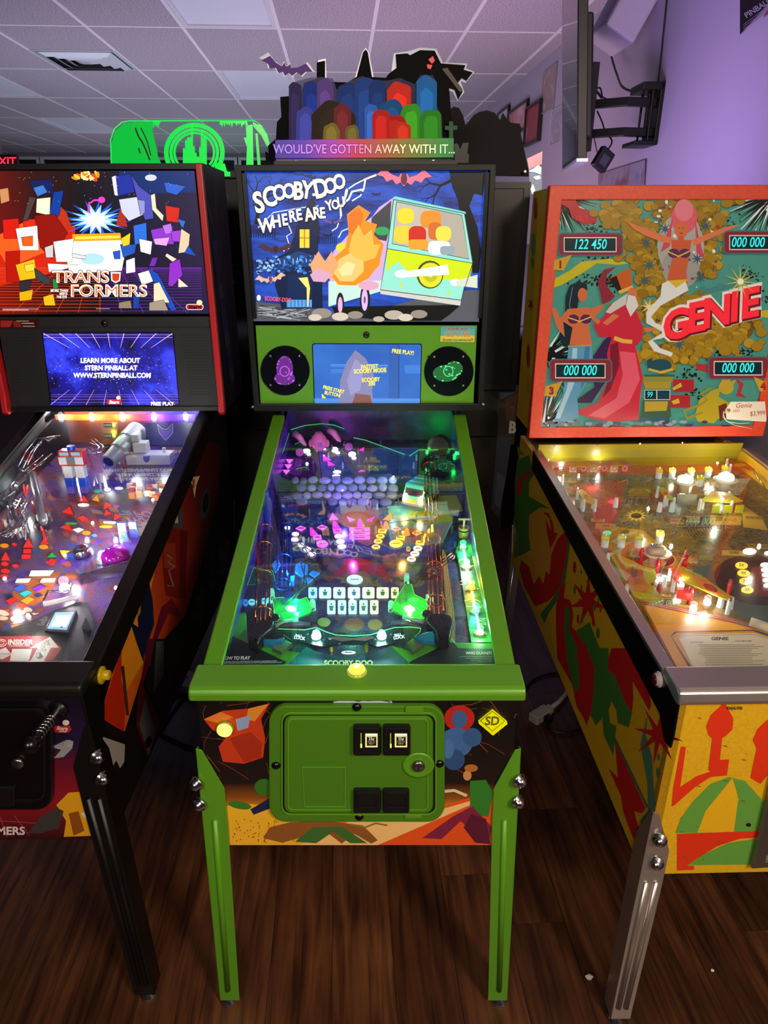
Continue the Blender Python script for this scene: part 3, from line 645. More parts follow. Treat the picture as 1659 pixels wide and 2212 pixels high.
B += word('YOU!', [(585, 290), (622, 285), (655, 270), (680, 240)], [84, 78, 84, 128], [-14, -8, -8, 12])
B += [('t', '#e8586a', 'SCOOBY-DOO', 280, 848, 34, 4, {'b': .03, 'sx': .7}), ('e', '#e8ece8', 165, 838, 12, 18)]
for k in range(4): B.append(('r', '#9aa0a6', 160, 892 + k*15, rnd.uniform(230, 275), 896 + k*15))
decal(FM, 'backglass_print', PBG, B, bg, ZM, e=.92, lift=.0005, step=.000012, rough=.3)
# ---- speaker panel
sp = plate(FM, 'speaker_panel', PY(1.022), [(143, 1004), (1468, 1004), (1444, 1502), (1340, 1502), (1330, 1492), (1250, 1492), (1240, 1502), (384, 1502), (376, 1494), (290, 1494), (280, 1504), (176, 1506)], .008, GREEN, bbx, ZM, bevel=.001)
for cx, cy, col, glow in ((320, 1273, '#7a22a8', '#d860ff'), (1298, 1277, '#0e7a34', '#4cffa0')):
    o = plate(FM, 'speaker_grille', PY(1.022), ell(cx, cy, 144, 145, 0, 40), .003, mat('#07080f', .2, 0, coat=.5), sp, ZM, lift=.0015)
    q = MB(); q.tube([FM.hit(500 + x/2.765, 340 + y/2.765, PY(1.0205)) for x, y in ell(cx, cy, 146, 147, 0, 40)], .0012, 6, True); q.build('grille_rim', BLACKG, o)
    L_ = []
    r3 = random.Random(5 + int(cx))
    if cx < 800: blobs = [(318, 1262, 50, 78), (318, 1320, 62, 40)]
    else: blobs = [(1280, 1290, 78, 50), (1330, 1262, 52, 46)]
    for b in blobs: L_.append(('e', (col, .30), *b))
    for k in range(26):
        b = r3.choice(blobs); a = r3.uniform(0, 6.28); L_.append(('e', (glow, .55), b[0] + b[2]*.9*math.cos(a), b[1] + b[3]*.9*math.sin(a), r3.uniform(3, 7), r3.uniform(3, 6), 0, 8))
    L_.append(('l', (glow, .9), 4, ell(1295 if cx > 800 else 318, 1277, 28, 30, 0, 16) + [(1323 if cx > 800 else 346, 1277)]))
    decal(FM, 'grille_glow', PY(1.0204), L_, o, ZM, step=.00004)
    for k in range(4):
        a = math.radians(45 + 90 * k); p = FM.hit(500 + (cx + 122*math.cos(a))/2.765, 340 + (cy + 122*math.sin(a))/2.765, PY(1.0204)); MB().lathe(p, (0, -1, 0), [(.0035, 0), (.003, .002), (0, .0025)], 8).build('grille_screw', STEEL, o)
scr = plate(FM, 'screen', PY(1.022), rquad([(481, 1110), (1138, 1112), (1130, 1476), (494, 1478)], 16), .004, mat('#050a18', .2), sp, ZM, lift=.0015)
S = [('p', ramp_mat('video_door_blue', [(0, '#1c4fae'), (.5, '#2a66c4'), (1, '#3f7fd8')], 'noise', 8, 3, e=.8), rquad([(486, 1115), (1133, 1117), (1125, 1472), (499, 1473)], 14)),
     ('r', '#2454a8', 940, 1118, 1002, 1470), ('r', '#1a438f', 995, 1118, 1004, 1470), ('p', '#4a86d8', [(494, 1440), (1126, 1440), (1125, 1468), (498, 1468)]),
     ('p', '#3a74cc', [(590, 1238), (935, 1240), (925, 1290), (596, 1288)]), ('l', '#1d4a9c', 5, [(590, 1258), (935, 1260)]), ('p', '#3a74cc', [(1030, 1240), (1130, 1240), (1128, 1290), (1040, 1290)]), ('l', '#6aa0e6', 3, [(592, 1238), (935, 1240)])]
S += [('p', '#7d7aa8', [(640, 1470), (650, 1330), (690, 1220), (740, 1150), (800, 1200), (850, 1290), (840, 1400), (850, 1470)]), ('p', '#8f8cc0', [(690, 1330), (740, 1200), (790, 1250), (770, 1390), (710, 1420)]), ('p', '#7a4a44', [(720, 1470), (740, 1410), (830, 1420), (840, 1470)])]
Y_ = '#f6ee3c'
S += [('t', Y_, 'FREE PLAY!', 1024, 1163, 34, 6, {'b': .03, 'sx': .8}), ('t', Y_, 'FASTEST', 825, 1250, 34, -3, {'b': .03, 'sx': .8}), ('t', Y_, 'SCOOBY MODE', 828, 1275, 34, -3, {'b': .03, 'sx': .8}), ('t', Y_, 'SCOOBY', 832, 1328, 34, -3, {'b': .03, 'sx': .8}), ('t', Y_, '300', 838, 1352, 34, -3, {'b': .03, 'sx': .8}),
      ('t', Y_, 'PRESS START', 610, 1387, 30, 14, {'b': .03, 'sx': .75}), ('t', Y_, 'BUTTON!', 604, 1414, 30, 12, {'b': .03, 'sx': .75}), ('p', Y_, [(540, 1410), (566, 1438), (542, 1438)])]
decal(FM, 'video_picture', PY(1.0204), S, scr, ZM, e=.85, step=.00003)
lpl = plate(FM, 'licence_plate', PY(1.022), rquad([(1252, 1010), (1455, 1010), (1450, 1104), (1247, 1100)], 8), .002, mat('#5ab8c0', .3), sp, ZM, lift=.002)
decal(FM, 'plate_print', PY(1.0204), [('p', '#d8d048', [(1248, 1066), (1452, 1064), (1450, 1102), (1247, 1099)]), ('t', '#e88a3a', 'CE-1155', 1352, 1057, 46, 1, {'b': .03, 'sx': .95}), ('t', '#c03a4a', 'SCOOBY-DOO', 1352, 1024, 18, 0, {'b': .04}), ('t', '#403a10', 'MYSTERY INCORPORATED', 1350, 1092, 14, 0, {'b': .04}), ('t', '#7a4a2a', 'SEPT', 1274, 1020, 12), ('t', '#7a4a2a', '1969', 1434, 1020, 12), ('s', '#d8702a', 1268, 1088, 12, 6, 6), ('s', '#d8702a', 1436, 1088, 12, 6, 6)], lpl, ZM, step=.00004)
p = FM.hit(500 + 806/2.765, 340 + 1060/2.765, PY(1.022)); lk = MB().lathe(p, (0, -1, 0), [(.0095, 0), (.0095, .004), (.007, .007), (.003, .007), (.002, .004)], 18).build('lock', BLACKG, sp, smooth=True)
for x, y in ((294, 1480), (365, 1482), (454, 1478), (1166, 1480), (1252, 1484), (1322, 1484), (1175, 1190), (440, 1187)):
    p = FM.hit(500 + x/2.765, 340 + y/2.765, PY(1.022)); MB().lathe(p, (0, -1, 0), [(.0035, 0), (.003, .002), (0, .0025)], 8).build('screw', BLACKG, sp)
# ---- topper
ZT = (500, 80, 2.5523)
rainbow = ramp_mat('rainbow_edge_light', [(0, '#3a0aa8'), (.16, '#5a10d0'), (.32, '#c01ab8'), (.45, '#e01a4a'), (.6, '#c05a20'), (.75, '#7a8a1c'), (.9, '#1f9a3a'), (1, '#0e7a40')], 'gradient', axis=0, lo=-.25, hi=.26, e=.42)
tp = MB().box(-.25, .25, 1.03, 1.12, 1.843, 1.853).build('topper', BLACK, T1)
plate(FM, 'base_bar', PY(1.055), [(245, 668), (1222, 668), (1226, 694), (240, 694)], .01, BLACKG, tp, ZT, bevel=.001)
sgn = plate(FM, 'sign_bar', PY(1.05), [(240, 566), (1226, 556), (1226, 664), (240, 670)], .006, rainbow, tp, ZT, bevel=.001)
raintxt = ramp_mat('rainbow_lettering', [(0, '#a070ff'), (.3, '#e070ff'), (.45, '#ff60b0'), (.6, '#ffb090'), (.75, '#fff0a0'), (1, '#a0ffa0')], 'gradient', axis=0, lo=-.22, hi=.23, e=1.1)
decal(FM, 'sign_lettering', PY(1.05), [('t', '#0c0614', "WOULD'VE GOTTEN AWAY WITH IT...", 732, 620, 72, 0, {'b': .055, 'sx': .80}), ('t', raintxt, "WOULD'VE GOTTEN AWAY WITH IT...", 732, 620, 72, 0, {'b': .012, 'sx': .80})], sgn, ZT)
for x in (354, 733, 1112):
    p = FM.hit(500 + x/2.5523, 80 + 683/2.5523, PY(1.055)); MB().lathe(p, (0, -1, 0), [(.004, 0), (.003, .003), (0, .0035)], 8).build('screw', CHROME, tp)
DARK = mat('#0b0a0e', .6, spec=.06)
plate(FM, 'house_cutout', PY(1.085), [(235, 690), (190, 690), (185, 630), (205, 640), (200, 600), (245, 560), (250, 470), (275, 440), (268, 330), (380, 320), (400, 250), (470, 230), (470, 140), (515, 130), (515, 245), (640, 250), (690, 220), (725, 85), (740, 68), (752, 85), (775, 220), (850, 225), (870, 200), (910, 170), (905, 95), (970, 90), (985, 100), (1040, 72), (1120, 75), (1155, 145), (1290, 155), (1280, 180), (1330, 195), (1295, 240), (1270, 225), (1240, 260), (1275, 300), (1250, 345), (1230, 290), (1200, 280), (1215, 470), (1215, 690)], .005, DARK, tp, ZT)
edge = mat('#cfd2dc', .2, 0, e=.35)
plate(FM, 'house_edge', PY(1.0905), [(478, 128), (520, 118), (524, 240), (470, 240)], .003, edge, tp, ZT)
plate(FM, 'spire_edge', PY(1.0905), [(682, 222), (720, 85), (740, 58), (758, 85), (784, 222)], .003, edge, tp, ZT)
plate(FM, 'gable_edge', PY(1.0905), [(880, 205), (895, 90), (975, 78), (1040, 58), (1130, 64), (1165, 140), (1300, 146), (1294, 172), (1340, 192), (1290, 252), (1262, 240), (1284, 304), (1246, 352), (1220, 300)], .003, edge, tp, ZT)
decal(FM, 'window_glow', PY(1.085), [('p', ('#c8323a', .9), [(1085, 125), (1110, 105), (1122, 130), (1105, 148)]), ('p', ('#c8323a', .9), [(1078, 150), (1108, 155), (1098, 178), (1080, 172)]), ('p', '#3a1c18', [(1160, 175), (1190, 170), (1275, 290), (1260, 305)])], tp, ZT)
# winged cut-out
for q in bat(302, 170, 84, '#9a70c0', '#5a3a78', 12)[:1]:
    plate(FM, 'bat_cutout', PY(1.07), [(298 + (x - 298) * 1.0, 178 + (y - 178) * 1.0) for x, y in q[2]], .004, mat('#6a4690', .5, 0, e=.22, spec=.1), tp, ZT)
    plate(FM, 'bat_edge', PY(1.0745), [(302 + (x - 302) * 1.1, 172 + (y - 172) * 1.3) for x, y in q[2]], .003, mat('#8d86a4', .15, 0, e=.18, alpha=.6), tp, ZT)
# a huddle of plain rounded cut-outs in the colours of the lit acrylic
crowd = [(350, 250, 34, '#3c3068', .16), (440, 250, 46, '#1f3a9a', .2), (515, 232, 46, '#6a4a9a', .22), (640, 255, 60, '#1f3f8a', .18), (735, 225, 54, '#234a9a', .2), (805, 240, 46, '#1c3f86', .18), (925, 250, 66, '#d02a1c', .42), (1075, 215, 56, '#1f6ab0', .3), (410, 390, 56, '#4a50b8', .22), (880, 350, 76, '#1c5a9a', .2), (990, 370, 56, '#3c9a1c', .35), (1100, 400, 60, '#2f8a20', .3), (770, 370, 36, '#3a6ac8', .3), (560, 362, 120, '#3a2c20', .10), (610, 372, 48, '#7a2a2c', .25), (550, 478, 46, '#8a7a34', .25), (665, 486, 38, '#7a7230', .25), (890, 430, 80, '#b01c18', .34), (825, 400, 48, '#c02018', .38), (945, 470, 44, '#d0341c', .34)]
for k, (x, y, r_, c, e_) in enumerate(crowd):
    pts = [(x + r_, 566)] + [(x + r_ * math.cos(a) * (1 + .06 * math.sin(5*a + k)), y + r_ * .9 - r_ * .95 * math.sin(a) * (1 + .10 * math.sin(4*a + k))) for a in [math.pi * q / 16 for q in range(17)]] + [(x - r_, 566)]
    plate(FM, 'coloured_cutout', PY(1.078 - .0008 * k), pts, .004, mat(c, .5, 0, e=e_, spec=.1), tp, ZT)
    inner = [(x + (px_ - x) * .62, 566 + (py_ - 566) * .80) for px_, py_ in pts]
    plate(FM, 'cutout_inlay', PY(1.0778 - .0008 * k), inner, .0002, mat(c, .5, 0, e=e_ * 2.2, spec=.1), tp, ZT)
plate(FM, 'acrylic_sheet', PY(1.0815), [(320, 430), (320, 260), (370, 240), (430, 225), (500, 220), (560, 230), (580, 290), (640, 250), (720, 215), (780, 235), (860, 240), (930, 225), (1010, 260), (1040, 210), (1110, 210), (1135, 260), (1120, 350), (1160, 440), (1165, 560), (330, 560)], .003, mat('#4a4a7a', .3, 0, e=.10, alpha=.5, spec=.1), tp, ZT)
gl = mat('#2a5a3a', .2, 0, e=.3)
plate(FM, 'cross_cutout', PY(1.07), [(1200, 560), (1200, 515), (1178, 510), (1178, 490), (1200, 490), (1200, 465), (1222, 465), (1222, 488), (1246, 488), (1246, 510), (1222, 512), (1222, 560)], .004, gl, tp, ZT)
plate(FM, 'hand_cutout', PY(1.07), [(1232, 694), (1228, 590), (1245, 585), (1262, 620), (1275, 585), (1308, 582), (1300, 640), (1310, 650), (1306, 694)], .004, mat('#1c2a24', .3, 0, e=.12), tp, ZT)
for x, c in ((300, '#6a20ff'), (600, '#ff20a0'), (900, '#c08020'), (1160, '#20e060')):
    p = FM.hit(500 + x/2.5523, 80 + 560/2.5523, PY(1.075)); bulb(FM, tp, 'edge_led', p + Vector((0, .015, 0)), .004, c, .25, 4)
# ================================================================== GREEN MACHINE: PLAYFIELD
PFO, PFN = Vector((0, .1, .835)), Vector((0, -.14, 1)).normalized()
def pf(h=0.0): return (PFO + PFN * h, PFN)
def ph(px, py, h=0.0): return FM.hit(px, py, pf(h))
def pz(y): return .835 + .14 * (y - .1)
pfm = ramp_mat('playfield_print', [(0, '#0a0812'), (.36, '#171228'), (.46, '#2c2350'), (.52, '#16213a'), (.58, '#33405a'), (.66, '#1a1626'), (1, '#4a3c58')], 'noise', 11, 6, distortion=1.2, rough=.22)
PF = MB().prism([(-.2795, .06, pz(.06)), (.2795, .06, pz(.06)), (.2795, 1.27, pz(1.27)), (-.2795, 1.27, pz(1.27))], (0, 0, -.012)).build('playfield', pfm, T1)
# printed artwork: muted, plain shapes, plus a painted-in van reflection
r4 = random.Random(11); A = []
for k in range(90):
    x, y = r4.uniform(650, 905), r4.uniform(1195, 1262)
    A.append(('e', r4.choice(['#3a4a48', '#4c5a44', '#5a4a3a', '#2c3c4a', '#55604a', '#2e4440', '#6a5a40', '#39405a']), x, y, r4.uniform(7, 18), r4.uniform(4, 9), r4.uniform(-40, 40), 12))
A += [('p', '#7a2420', [(705, 1255), (735, 1225), (770, 1210), (800, 1212), (835, 1235), (850, 1262), (815, 1245), (770, 1230), (735, 1245)]), ('e', '#8a2018', 768, 1216, 26, 10), ('p', '#6a5a2c', [(735, 1260), (752, 1235), (790, 1235), (812, 1260)])]
for k in range(34):
    x, y = r4.uniform(660, 900), r4.uniform(1335, 1400); A.append(('e', r4.choice(['#27303a', '#1c2428', '#3a3a44', '#4a3a30', '#2c3a34']), x, y, r4.uniform(6, 16), r4.uniform(4, 9), r4.uniform(-30, 30), 12))
for x, y, rx, ry, c in ((700, 1345, 14, 10, '#7a8a4a'), (765, 1350, 22, 14, '#7a4a34'), (810, 1350, 16, 12, '#8a6a44')): A.append(('e', c, x, y, rx, ry))
A += [('p', '#8a9a1c', [(838, 1105), (850, 1085), (905, 1075), (985, 1070), (1002, 1105), (930, 1118), (845, 1126)]), ('p', '#4a9a94', [(834, 1092), (870, 1086), (888, 1108), (858, 1118), (840, 1100)]), ('l', '#5a8a92', 3, [(842, 1128), (985, 1108)]),  # lime and teal shapes paint the backglass van's reflection onto the field
      ('e', '#6a5a4a', 772, 1110, 48, 34), ('e', '#8a5a40', 772, 1120, 34, 26), ('e', '#2c2030', 640, 1103, 32, 14)]
decal(FM, 'playfield_artwork', pf(), A, PF, lift=.0003, step=.000008, rough=.2, xlim=(-.278, .278))
# ---- lit inserts
PK, MG, WH, OR_, YE = ('#ff6aff', 1.5), ('#f02fd8', 1.3), ('#ffe8ff', 2.2), ('#ff8a1c', 1.2), ('#ffd23c', 1.4)
INS = []
def Zp(Z, x, y): return (Z[0] + x / Z[2], Z[1] + y / Z[2])
ZP1, ZP2, ZP3, ZP4, ZP5, ZP6, ZMp1, ZMp2 = (570, 890, 7.213), (790, 890, 7.213), (520, 1040, 5.925), (780, 1060, 5.925), (440, 1200, 5.184), (760, 1200, 4.74), (430, 880, 2.37), (430, 1180, 2.37)
def oval(Z, x, y, rx, ry, c): INS.append(('oval_insert', [Zp(Z, *q) for q in ell(x, y, rx, ry, 0, 16)], c))
def poly(nm, Z, pts, c): INS.append((nm, [Zp(Z, *q) for q in pts], c))
for x, y in ((400, 765), (380, 845), (350, 930)): poly('arrow_insert', ZP1, [(x - 55, y - 30), (x + 58, y - 28), (x - 5, y + 38)], PK)
for x, y, rx, ry in ((665, 605, 60, 35), (700, 655, 35, 20), (1105, 585, 55, 42), (1150, 632, 38, 20), (1375, 655, 60, 40), (1405, 715, 38, 22), (835, 590, 28, 14), (930, 575, 38, 14), (672, 805, 24, 24)): oval(ZP1, x, y, rx, ry, WH)
for x, y in ((1140, 930), (1128, 995), (1118, 1058)): oval(ZP1, x, y, 65, 25, WH)
poly('arrow_insert', ZP1, [(920, 665), (1050, 745), (925, 755)], MG); poly('arrow_insert', ZP1, [(992, 760), (1105, 820), (1000, 832)], MG)
poly('arrow_insert', ZP1, [(1468, 597), (1560, 545), (1562, 602)], MG); poly('arrow_insert', ZP1, [(1470, 930), (1520, 895), (1585, 918)], MG)
for x, y in ((1190, 450), ): poly('arrow_insert', ZP3, [(x - 58, y + 40), (x - 15, y - 50), (x + 62, y + 36)], PK)
def cone(Z, x, y, lean, c, c2):
    poly('cone_insert', Z, [(x - 45 + lean*.2, y + 48), (x - 22 + lean, y - 50), (x + lean + 5, y - 52), (x + 60 + lean*.2, y + 40), (x + 10, y + 56)], c)
for x, y, l in ((1222, 558, -18), (940, 640, -35), (1530, 530, 0)): cone(ZP3, x, y, l, MG, PK)
for x, y in ((1237, 634), (978, 714)): poly('bar_insert', ZP3, [(x - 58, y - 25), (x + 48, y - 32), (x + 60, y + 22), (x - 45, y + 32)], PK)
for x, y in ((1255, 698), (1275, 765), (1293, 830)): oval(ZP3, x, y, 55, 27, WH)
oval(ZP3, 1045, 798, 75, 45, PK)
for x, y in ((1043, 588), (770, 600)): poly('diamond_insert', ZP3, [(x - 70, y), (x - 5, y - 36), (x + 68, y - 8), (x + 5, y + 34)], PK)
for x, y, rx, ry in ((600, 590, 40, 20), (700, 670, 46, 24), (690, 740, 50, 24), (770, 810, 40, 25), (850, 865, 50, 28), (910, 930, 55, 28)): oval(ZP3, x, y, rx, ry, WH)
poly('arrow_insert', ZP3, [(1355, 445), (1468, 490), (1390, 518)], PK)
for y in (607, 663, 718): poly('bar_insert', ZP3, [(1395, y - 20), (1655, y - 20), (1652, y + 20), (1388, y + 22)], PK)
poly('arrow_insert', ZP4, [(62, 378), (180, 325), (135, 398)], MG)
poly('arrow_insert', ZP4, [(278, 370), (378, 280), (395, 374)], OR_)
for x, y, l in ((300, 445, 24), (565, 525, 30), (870, 480, 55), (800, 595, 40)): cone(ZP4, x, y, l, OR_ if x < 800 else YE, YE)
for x, y in ((275, 515), (510, 600), (760, 665)): poly('bar_insert', ZP4, [(x - 52, y - 30), (x + 56, y - 22), (x + 42, y + 30), (x - 64, y + 18)], YE)
for x, y in ((245, 580), (218, 645), (190, 715)): oval(ZP4, x, y, 55, 29, YE)
oval(ZP4, 448, 675, 88, 47, YE); oval(ZP4, 605, 745, 30, 32, ('#d8a848', .9))
for x, y in ((447, 485), (713, 538)): poly('diamond_insert', ZP4, [(x - 68, y), (x + 5, y - 38), (x + 68, y + 2), (x - 5, y + 36)], ('#ff9a48', 1.1))
for x, y in ((725, 735), (687, 803), (643, 873)): oval(ZP4, x, y, 58, 33, ('#fff2c8', 1.8))
for x in (645, 718, 793, 867, 940): poly('card_insert', ZMp2, rrect(x - 31, 210, x + 31, 264, 7, 3), ('#c8fff4' if x < 800 else '#e8ffc8', 1.5))
poly('card_insert', ZMp2, rrect(560, 210, 604, 264, 7, 3), ('#a8f0ff', 1.4)); poly('card_insert', ZMp2, rrect(983, 210, 1022, 264, 7, 3), ('#f0ffb0', 1.4))
for x in (677, 732, 786, 842, 897): poly('card_insert', ZMp2, rrect(x - 21, 276, x + 21, 345, 6, 3), ('#c0fff0' if x < 850 else '#f0ffc0', 1.5))
oval(ZMp2, 797, 170, 42, 25, ('#b8ffff', 1.3))
for x, y in ((270, 285), (335, 280), (365, 275)): oval(ZMp2, x, y, 18, 16, ('#70d8ff', 1.2))
oval(ZMp2, 238, 288, 14, 18, ('#2a90e0', 1.0)); oval(ZMp2, 765, 543, 36, 8, ('#d8f4ff', 1.2))
for nm, pts, c in INS:
    o = MB().prism([ph(x, y, .0016) for x, y in pts], -PFN * .0014).build(nm, mat(c[0], .2, 0, c[1]), PF)
    cx = sum(x for x, y in pts) / len(pts); cy = sum(y for x, y in pts) / len(pts)
    if nm == 'card_insert':
        k = int(cx) % 3; col = '#0f8aa0' if cx < 770 else '#1a8a2c'
        hh = max(y for x, y in pts) - min(y for x, y in pts)
        decal(FM, 'card_print', pf(.0016), [('e', (col, .3), cx, cy - hh*.2, 2.6, 2.2, 0, 10), ('p', (col, .3), [(cx - 5.5, cy - hh*.08), (cx + 5.5, cy - hh*.08), (cx + 3, cy + hh*.3), (cx - 3, cy + hh*.3)])], PF, lift=.0004)
    elif nm in ('oval_insert', 'bar_insert', 'diamond_insert') and c[1] < 2.0:
        wd = max(x for x, y in pts) - min(x for x, y in pts)
        decal(FM, 'insert_print', pf(.0016), [('r', ('#7a1470' if c in (PK, MG, WH) else '#7a4008', .15), cx - wd*.26, cy - 1.0, cx + wd*.26, cy + 1.2)], PF, lift=.0004)
# coloured bulbs that light the field
for px, py, h, c, pw in ((610, 985, .03, '#c030ff', .35), (700, 985, .045, '#ff50ff', .35), (760, 1150, .05, '#ff50ff', .25), (870, 1150, .05, '#ffb050', .25), (620, 1240, .04, '#20a0ff', .5), (640, 1310, .035, '#20ffb0', .45), (885, 1310, .035, '#80ff60', .45), (960, 960, .04, '#20ff70', .15), (740, 1060, .07, '#8060ff', .3), (850, 1030, .08, '#80a0c0', .15), (560, 1120, .05, '#4050ff', .35), (520, 1270, .04, '#30a0ff', .2), (760, 1290, .06, '#80ffe0', .25)):
    bulb(FM, PF, 'coloured_bulb', ph(px, py, h), .0035, c, pw * 3.2, 3)
# ---- apron
AG = mat('#3f8a24', .3)
apr = MB().prism([ph(x, y, .012) for x, y in [(472, 1440), (503, 1322), (531, 1323), (533, 1366), (587, 1400), (640, 1408), (700, 1418), (760, 1423), (820, 1412), (846, 1395), (887, 1405), (971, 1372), (983, 1388), (1066, 1390), (1090, 1440)]], -PFN * .010).build('apron', AG, T1, bevel=.001)
D5 = lambda pts: [Zp(ZP5, *q) for q in pts]
D6 = lambda pts: [Zp(ZP6, *q) for q in pts]
blueglow = '#0f2a5a'
A = [('p', '#0c1018', D5([(290, 920), (330, 905), (930, 1195), (870, 1240), (215, 1240)])), ('p', '#123a62', D5([(940, 1240), (970, 1190), (1150, 1025), (1250, 1070), (1500, 1135)]) + D6([(0, 1065), (220, 1000), (400, 925), (575, 1090), (575, 1120)])),
     ('p', '#0c1018', D6([(580, 1110), (600, 1085), (1000, 890), (1040, 890), (1090, 950), (1450, 958), (1470, 1110)])),
     ('t', '#f2f2f2', 'HOW TO PLAY', *Zp(ZP5, 362, 1152), 9.6, -1, {'b': .03, 'sx': .92, 'sk': .12}), ('t', '#c8ccd0', 'CASE MODES: COLLECT WHITE SHOTS TO QUALIFY CASE MODES AT THE', *Zp(ZP5, 505, 1190), 3.6, -1, {'b': .02}), ('t', '#c8ccd0', 'MYSTERY MACHINE. UNMASK ALL VILLAINS TO START "WOULD\'VE GOTTEN AWAY WITH IT"', *Zp(ZP5, 545, 1205), 3.2, -1, {'b': .02, 'sx': .95}),
     ('t', '#d0d4cc', 'WHO DUNNIT?', *Zp(ZP6, 1300, 1003), 8.6, 0, {'b': .03, 'sx': .92})]
for k in range(4): A.append(('r', '#7a8078', *Zp(ZP6, 1100 + 60*k, 1034 + 18*k), *Zp(ZP6, 1435, 1041 + 18*k)))
A.append(('t', '#d8f0a0', 'SCOOBY-DOO', *Zp(ZMp2, 765, 600), 15, 0, {'b': .04, 'sx': 1.05}))
decal(FM, 'apron_print', pf(.012), A, apr, lift=.0004, step=.00004)
# ---- ball lock plate with glowing green edge
H = .034
bl = [(405, 425), (540, 430), (600, 418), (650, 440), (700, 456), (790, 462), (880, 455), (960, 430), (1000, 418), (1080, 415), (1135, 422), (1128, 438), (1100, 462), (1060, 486), (910, 514), (850, 495), (790, 500), (740, 497), (640, 515), (480, 482), (440, 455)]
blp = [Zp(ZMp2, *q) for q in bl]
lk = MB().prism([ph(x, y, H) for x, y in blp], -PFN * .004).build('ball_lock_plate', mat('#0c1a20', .2), T1)
NEON = mat('#50ff70', .2, 0, e=1.0)
MB().tube([ph(x, y, H - .002) for x, y in blp], .0016, 6, True).build('glowing_edge', NEON, lk)
decal(FM, 'lock_print', pf(H), [('p', '#4a1e28', [Zp(ZMp2, *q) for q in [(655, 470), (720, 462), (790, 474), (860, 460), (900, 468), (850, 488), (790, 482), (730, 490)]]), ('t', '#e0f4f0', 'BALL', *Zp(ZMp2, 511, 460), 7, 8, {'b': .03}), ('t', '#e0f4f0', 'LOCK', *Zp(ZMp2, 514, 472), 9, 8, {'b': .03}), ('t', '#e0f4f0', 'BALL', *Zp(ZMp2, 1018, 456), 7, -8, {'b': .03}), ('t', '#e0f4f0', 'LOCK', *Zp(ZMp2, 1024, 469), 9, -8, {'b': .03})], lk)
for x, y in ((600, 465), (935, 465)):
    p = ph(*Zp(ZMp2, x, y), H); o = bulb(FM, lk, 'lock_lamp', p + PFN * .002, .0105, '#b0fff0', .5, 4)
for x, y in ((555, 450), (640, 480), (985, 450), (900, 478), (720, 500), (860, 500)):
    p = ph(*Zp(ZMp2, x, y), H); MB().lathe(p, PFN, [(.003, 0), (.002, .002)], 8).build('screw', CHROME, lk)
for x in (676, 856): MB().lathe(ph(*Zp(ZMp2, x, 535), 0), PFN, [(.004, 0), (.004, H)], 8).build('standoff', mat('#c8d040', .2, .5), lk)
# ---- flippers and launcher toys
def side_set(sg, Z, pts):
    R_ = lambda x, y, h: ph(*Zp(Z, x, y), h)
    return R_
FLB = mat('#6a8a84', .3); 
for nm, Z, bar, tip, body, lens, foot in (
    ('l', ZP5, [(800, 790), (900, 745), (1060, 720)], [(830, 800), (1000, 770), (1190, 770)], [(480, 790), (560, 690), (700, 660), (790, 700), (770, 800), (640, 900), (600, 980), (490, 920)], [(650, 860), (700, 930), (830, 930), (910, 900), (880, 960), (760, 990), (670, 985)], [(760, 1030), (900, 940), (1000, 980), (870, 1080)]),
    ('r', ZP6, [(740, 680), (640, 660), (520, 630)], [(710, 745), (560, 690), (400, 690)], [(1040, 660), (1010, 600), (880, 570), (770, 600), (760, 660), (860, 760), (880, 860), (1000, 830)], [(630, 830), (720, 870), (850, 880), (860, 780), (800, 770), (700, 800)], [(560, 880), (640, 840), (740, 910), (620, 985)])):
    R_ = lambda x, y, h, Z=Z: ph(*Zp(Z, x, y), h)
    MB().prism([R_(x, y, .045) for x, y in body], -PFN * .036).build('lane_guide', mat('#0b0b0c', .25), T1, bevel=.004)
    MB().tube([R_(x, y, .026) for x, y in bar], [.006, .0055, .0045], 10).build('flipper', FLB, T1, smooth=True)
    MB().tube([R_(x, y, .022) for x, y in tip], [.006, .008, .004], 10).build('flipper_rubber', mat('#3a2c3c', .4), T1, smooth=True)
    MB().prism([R_(x, y, .030) for x, y in lens], -PFN * .012).build('scoop', mat('#1f7aa8', .15, 0, e=.12), T1, bevel=.003)
    MB().prism([R_(x, y, .022) for x, y in foot], -PFN * .010).build('bracket', mat('#5a6a50', .3, .3), T1, bevel=.001)
    c = R_(*body[3], .047); MB().lathe(c, PFN, [(.012, 0), (.012, .003), (.008, .004), (.004, .002)], 14).build('pivot_cap', BLACKG, T1, smooth=True)
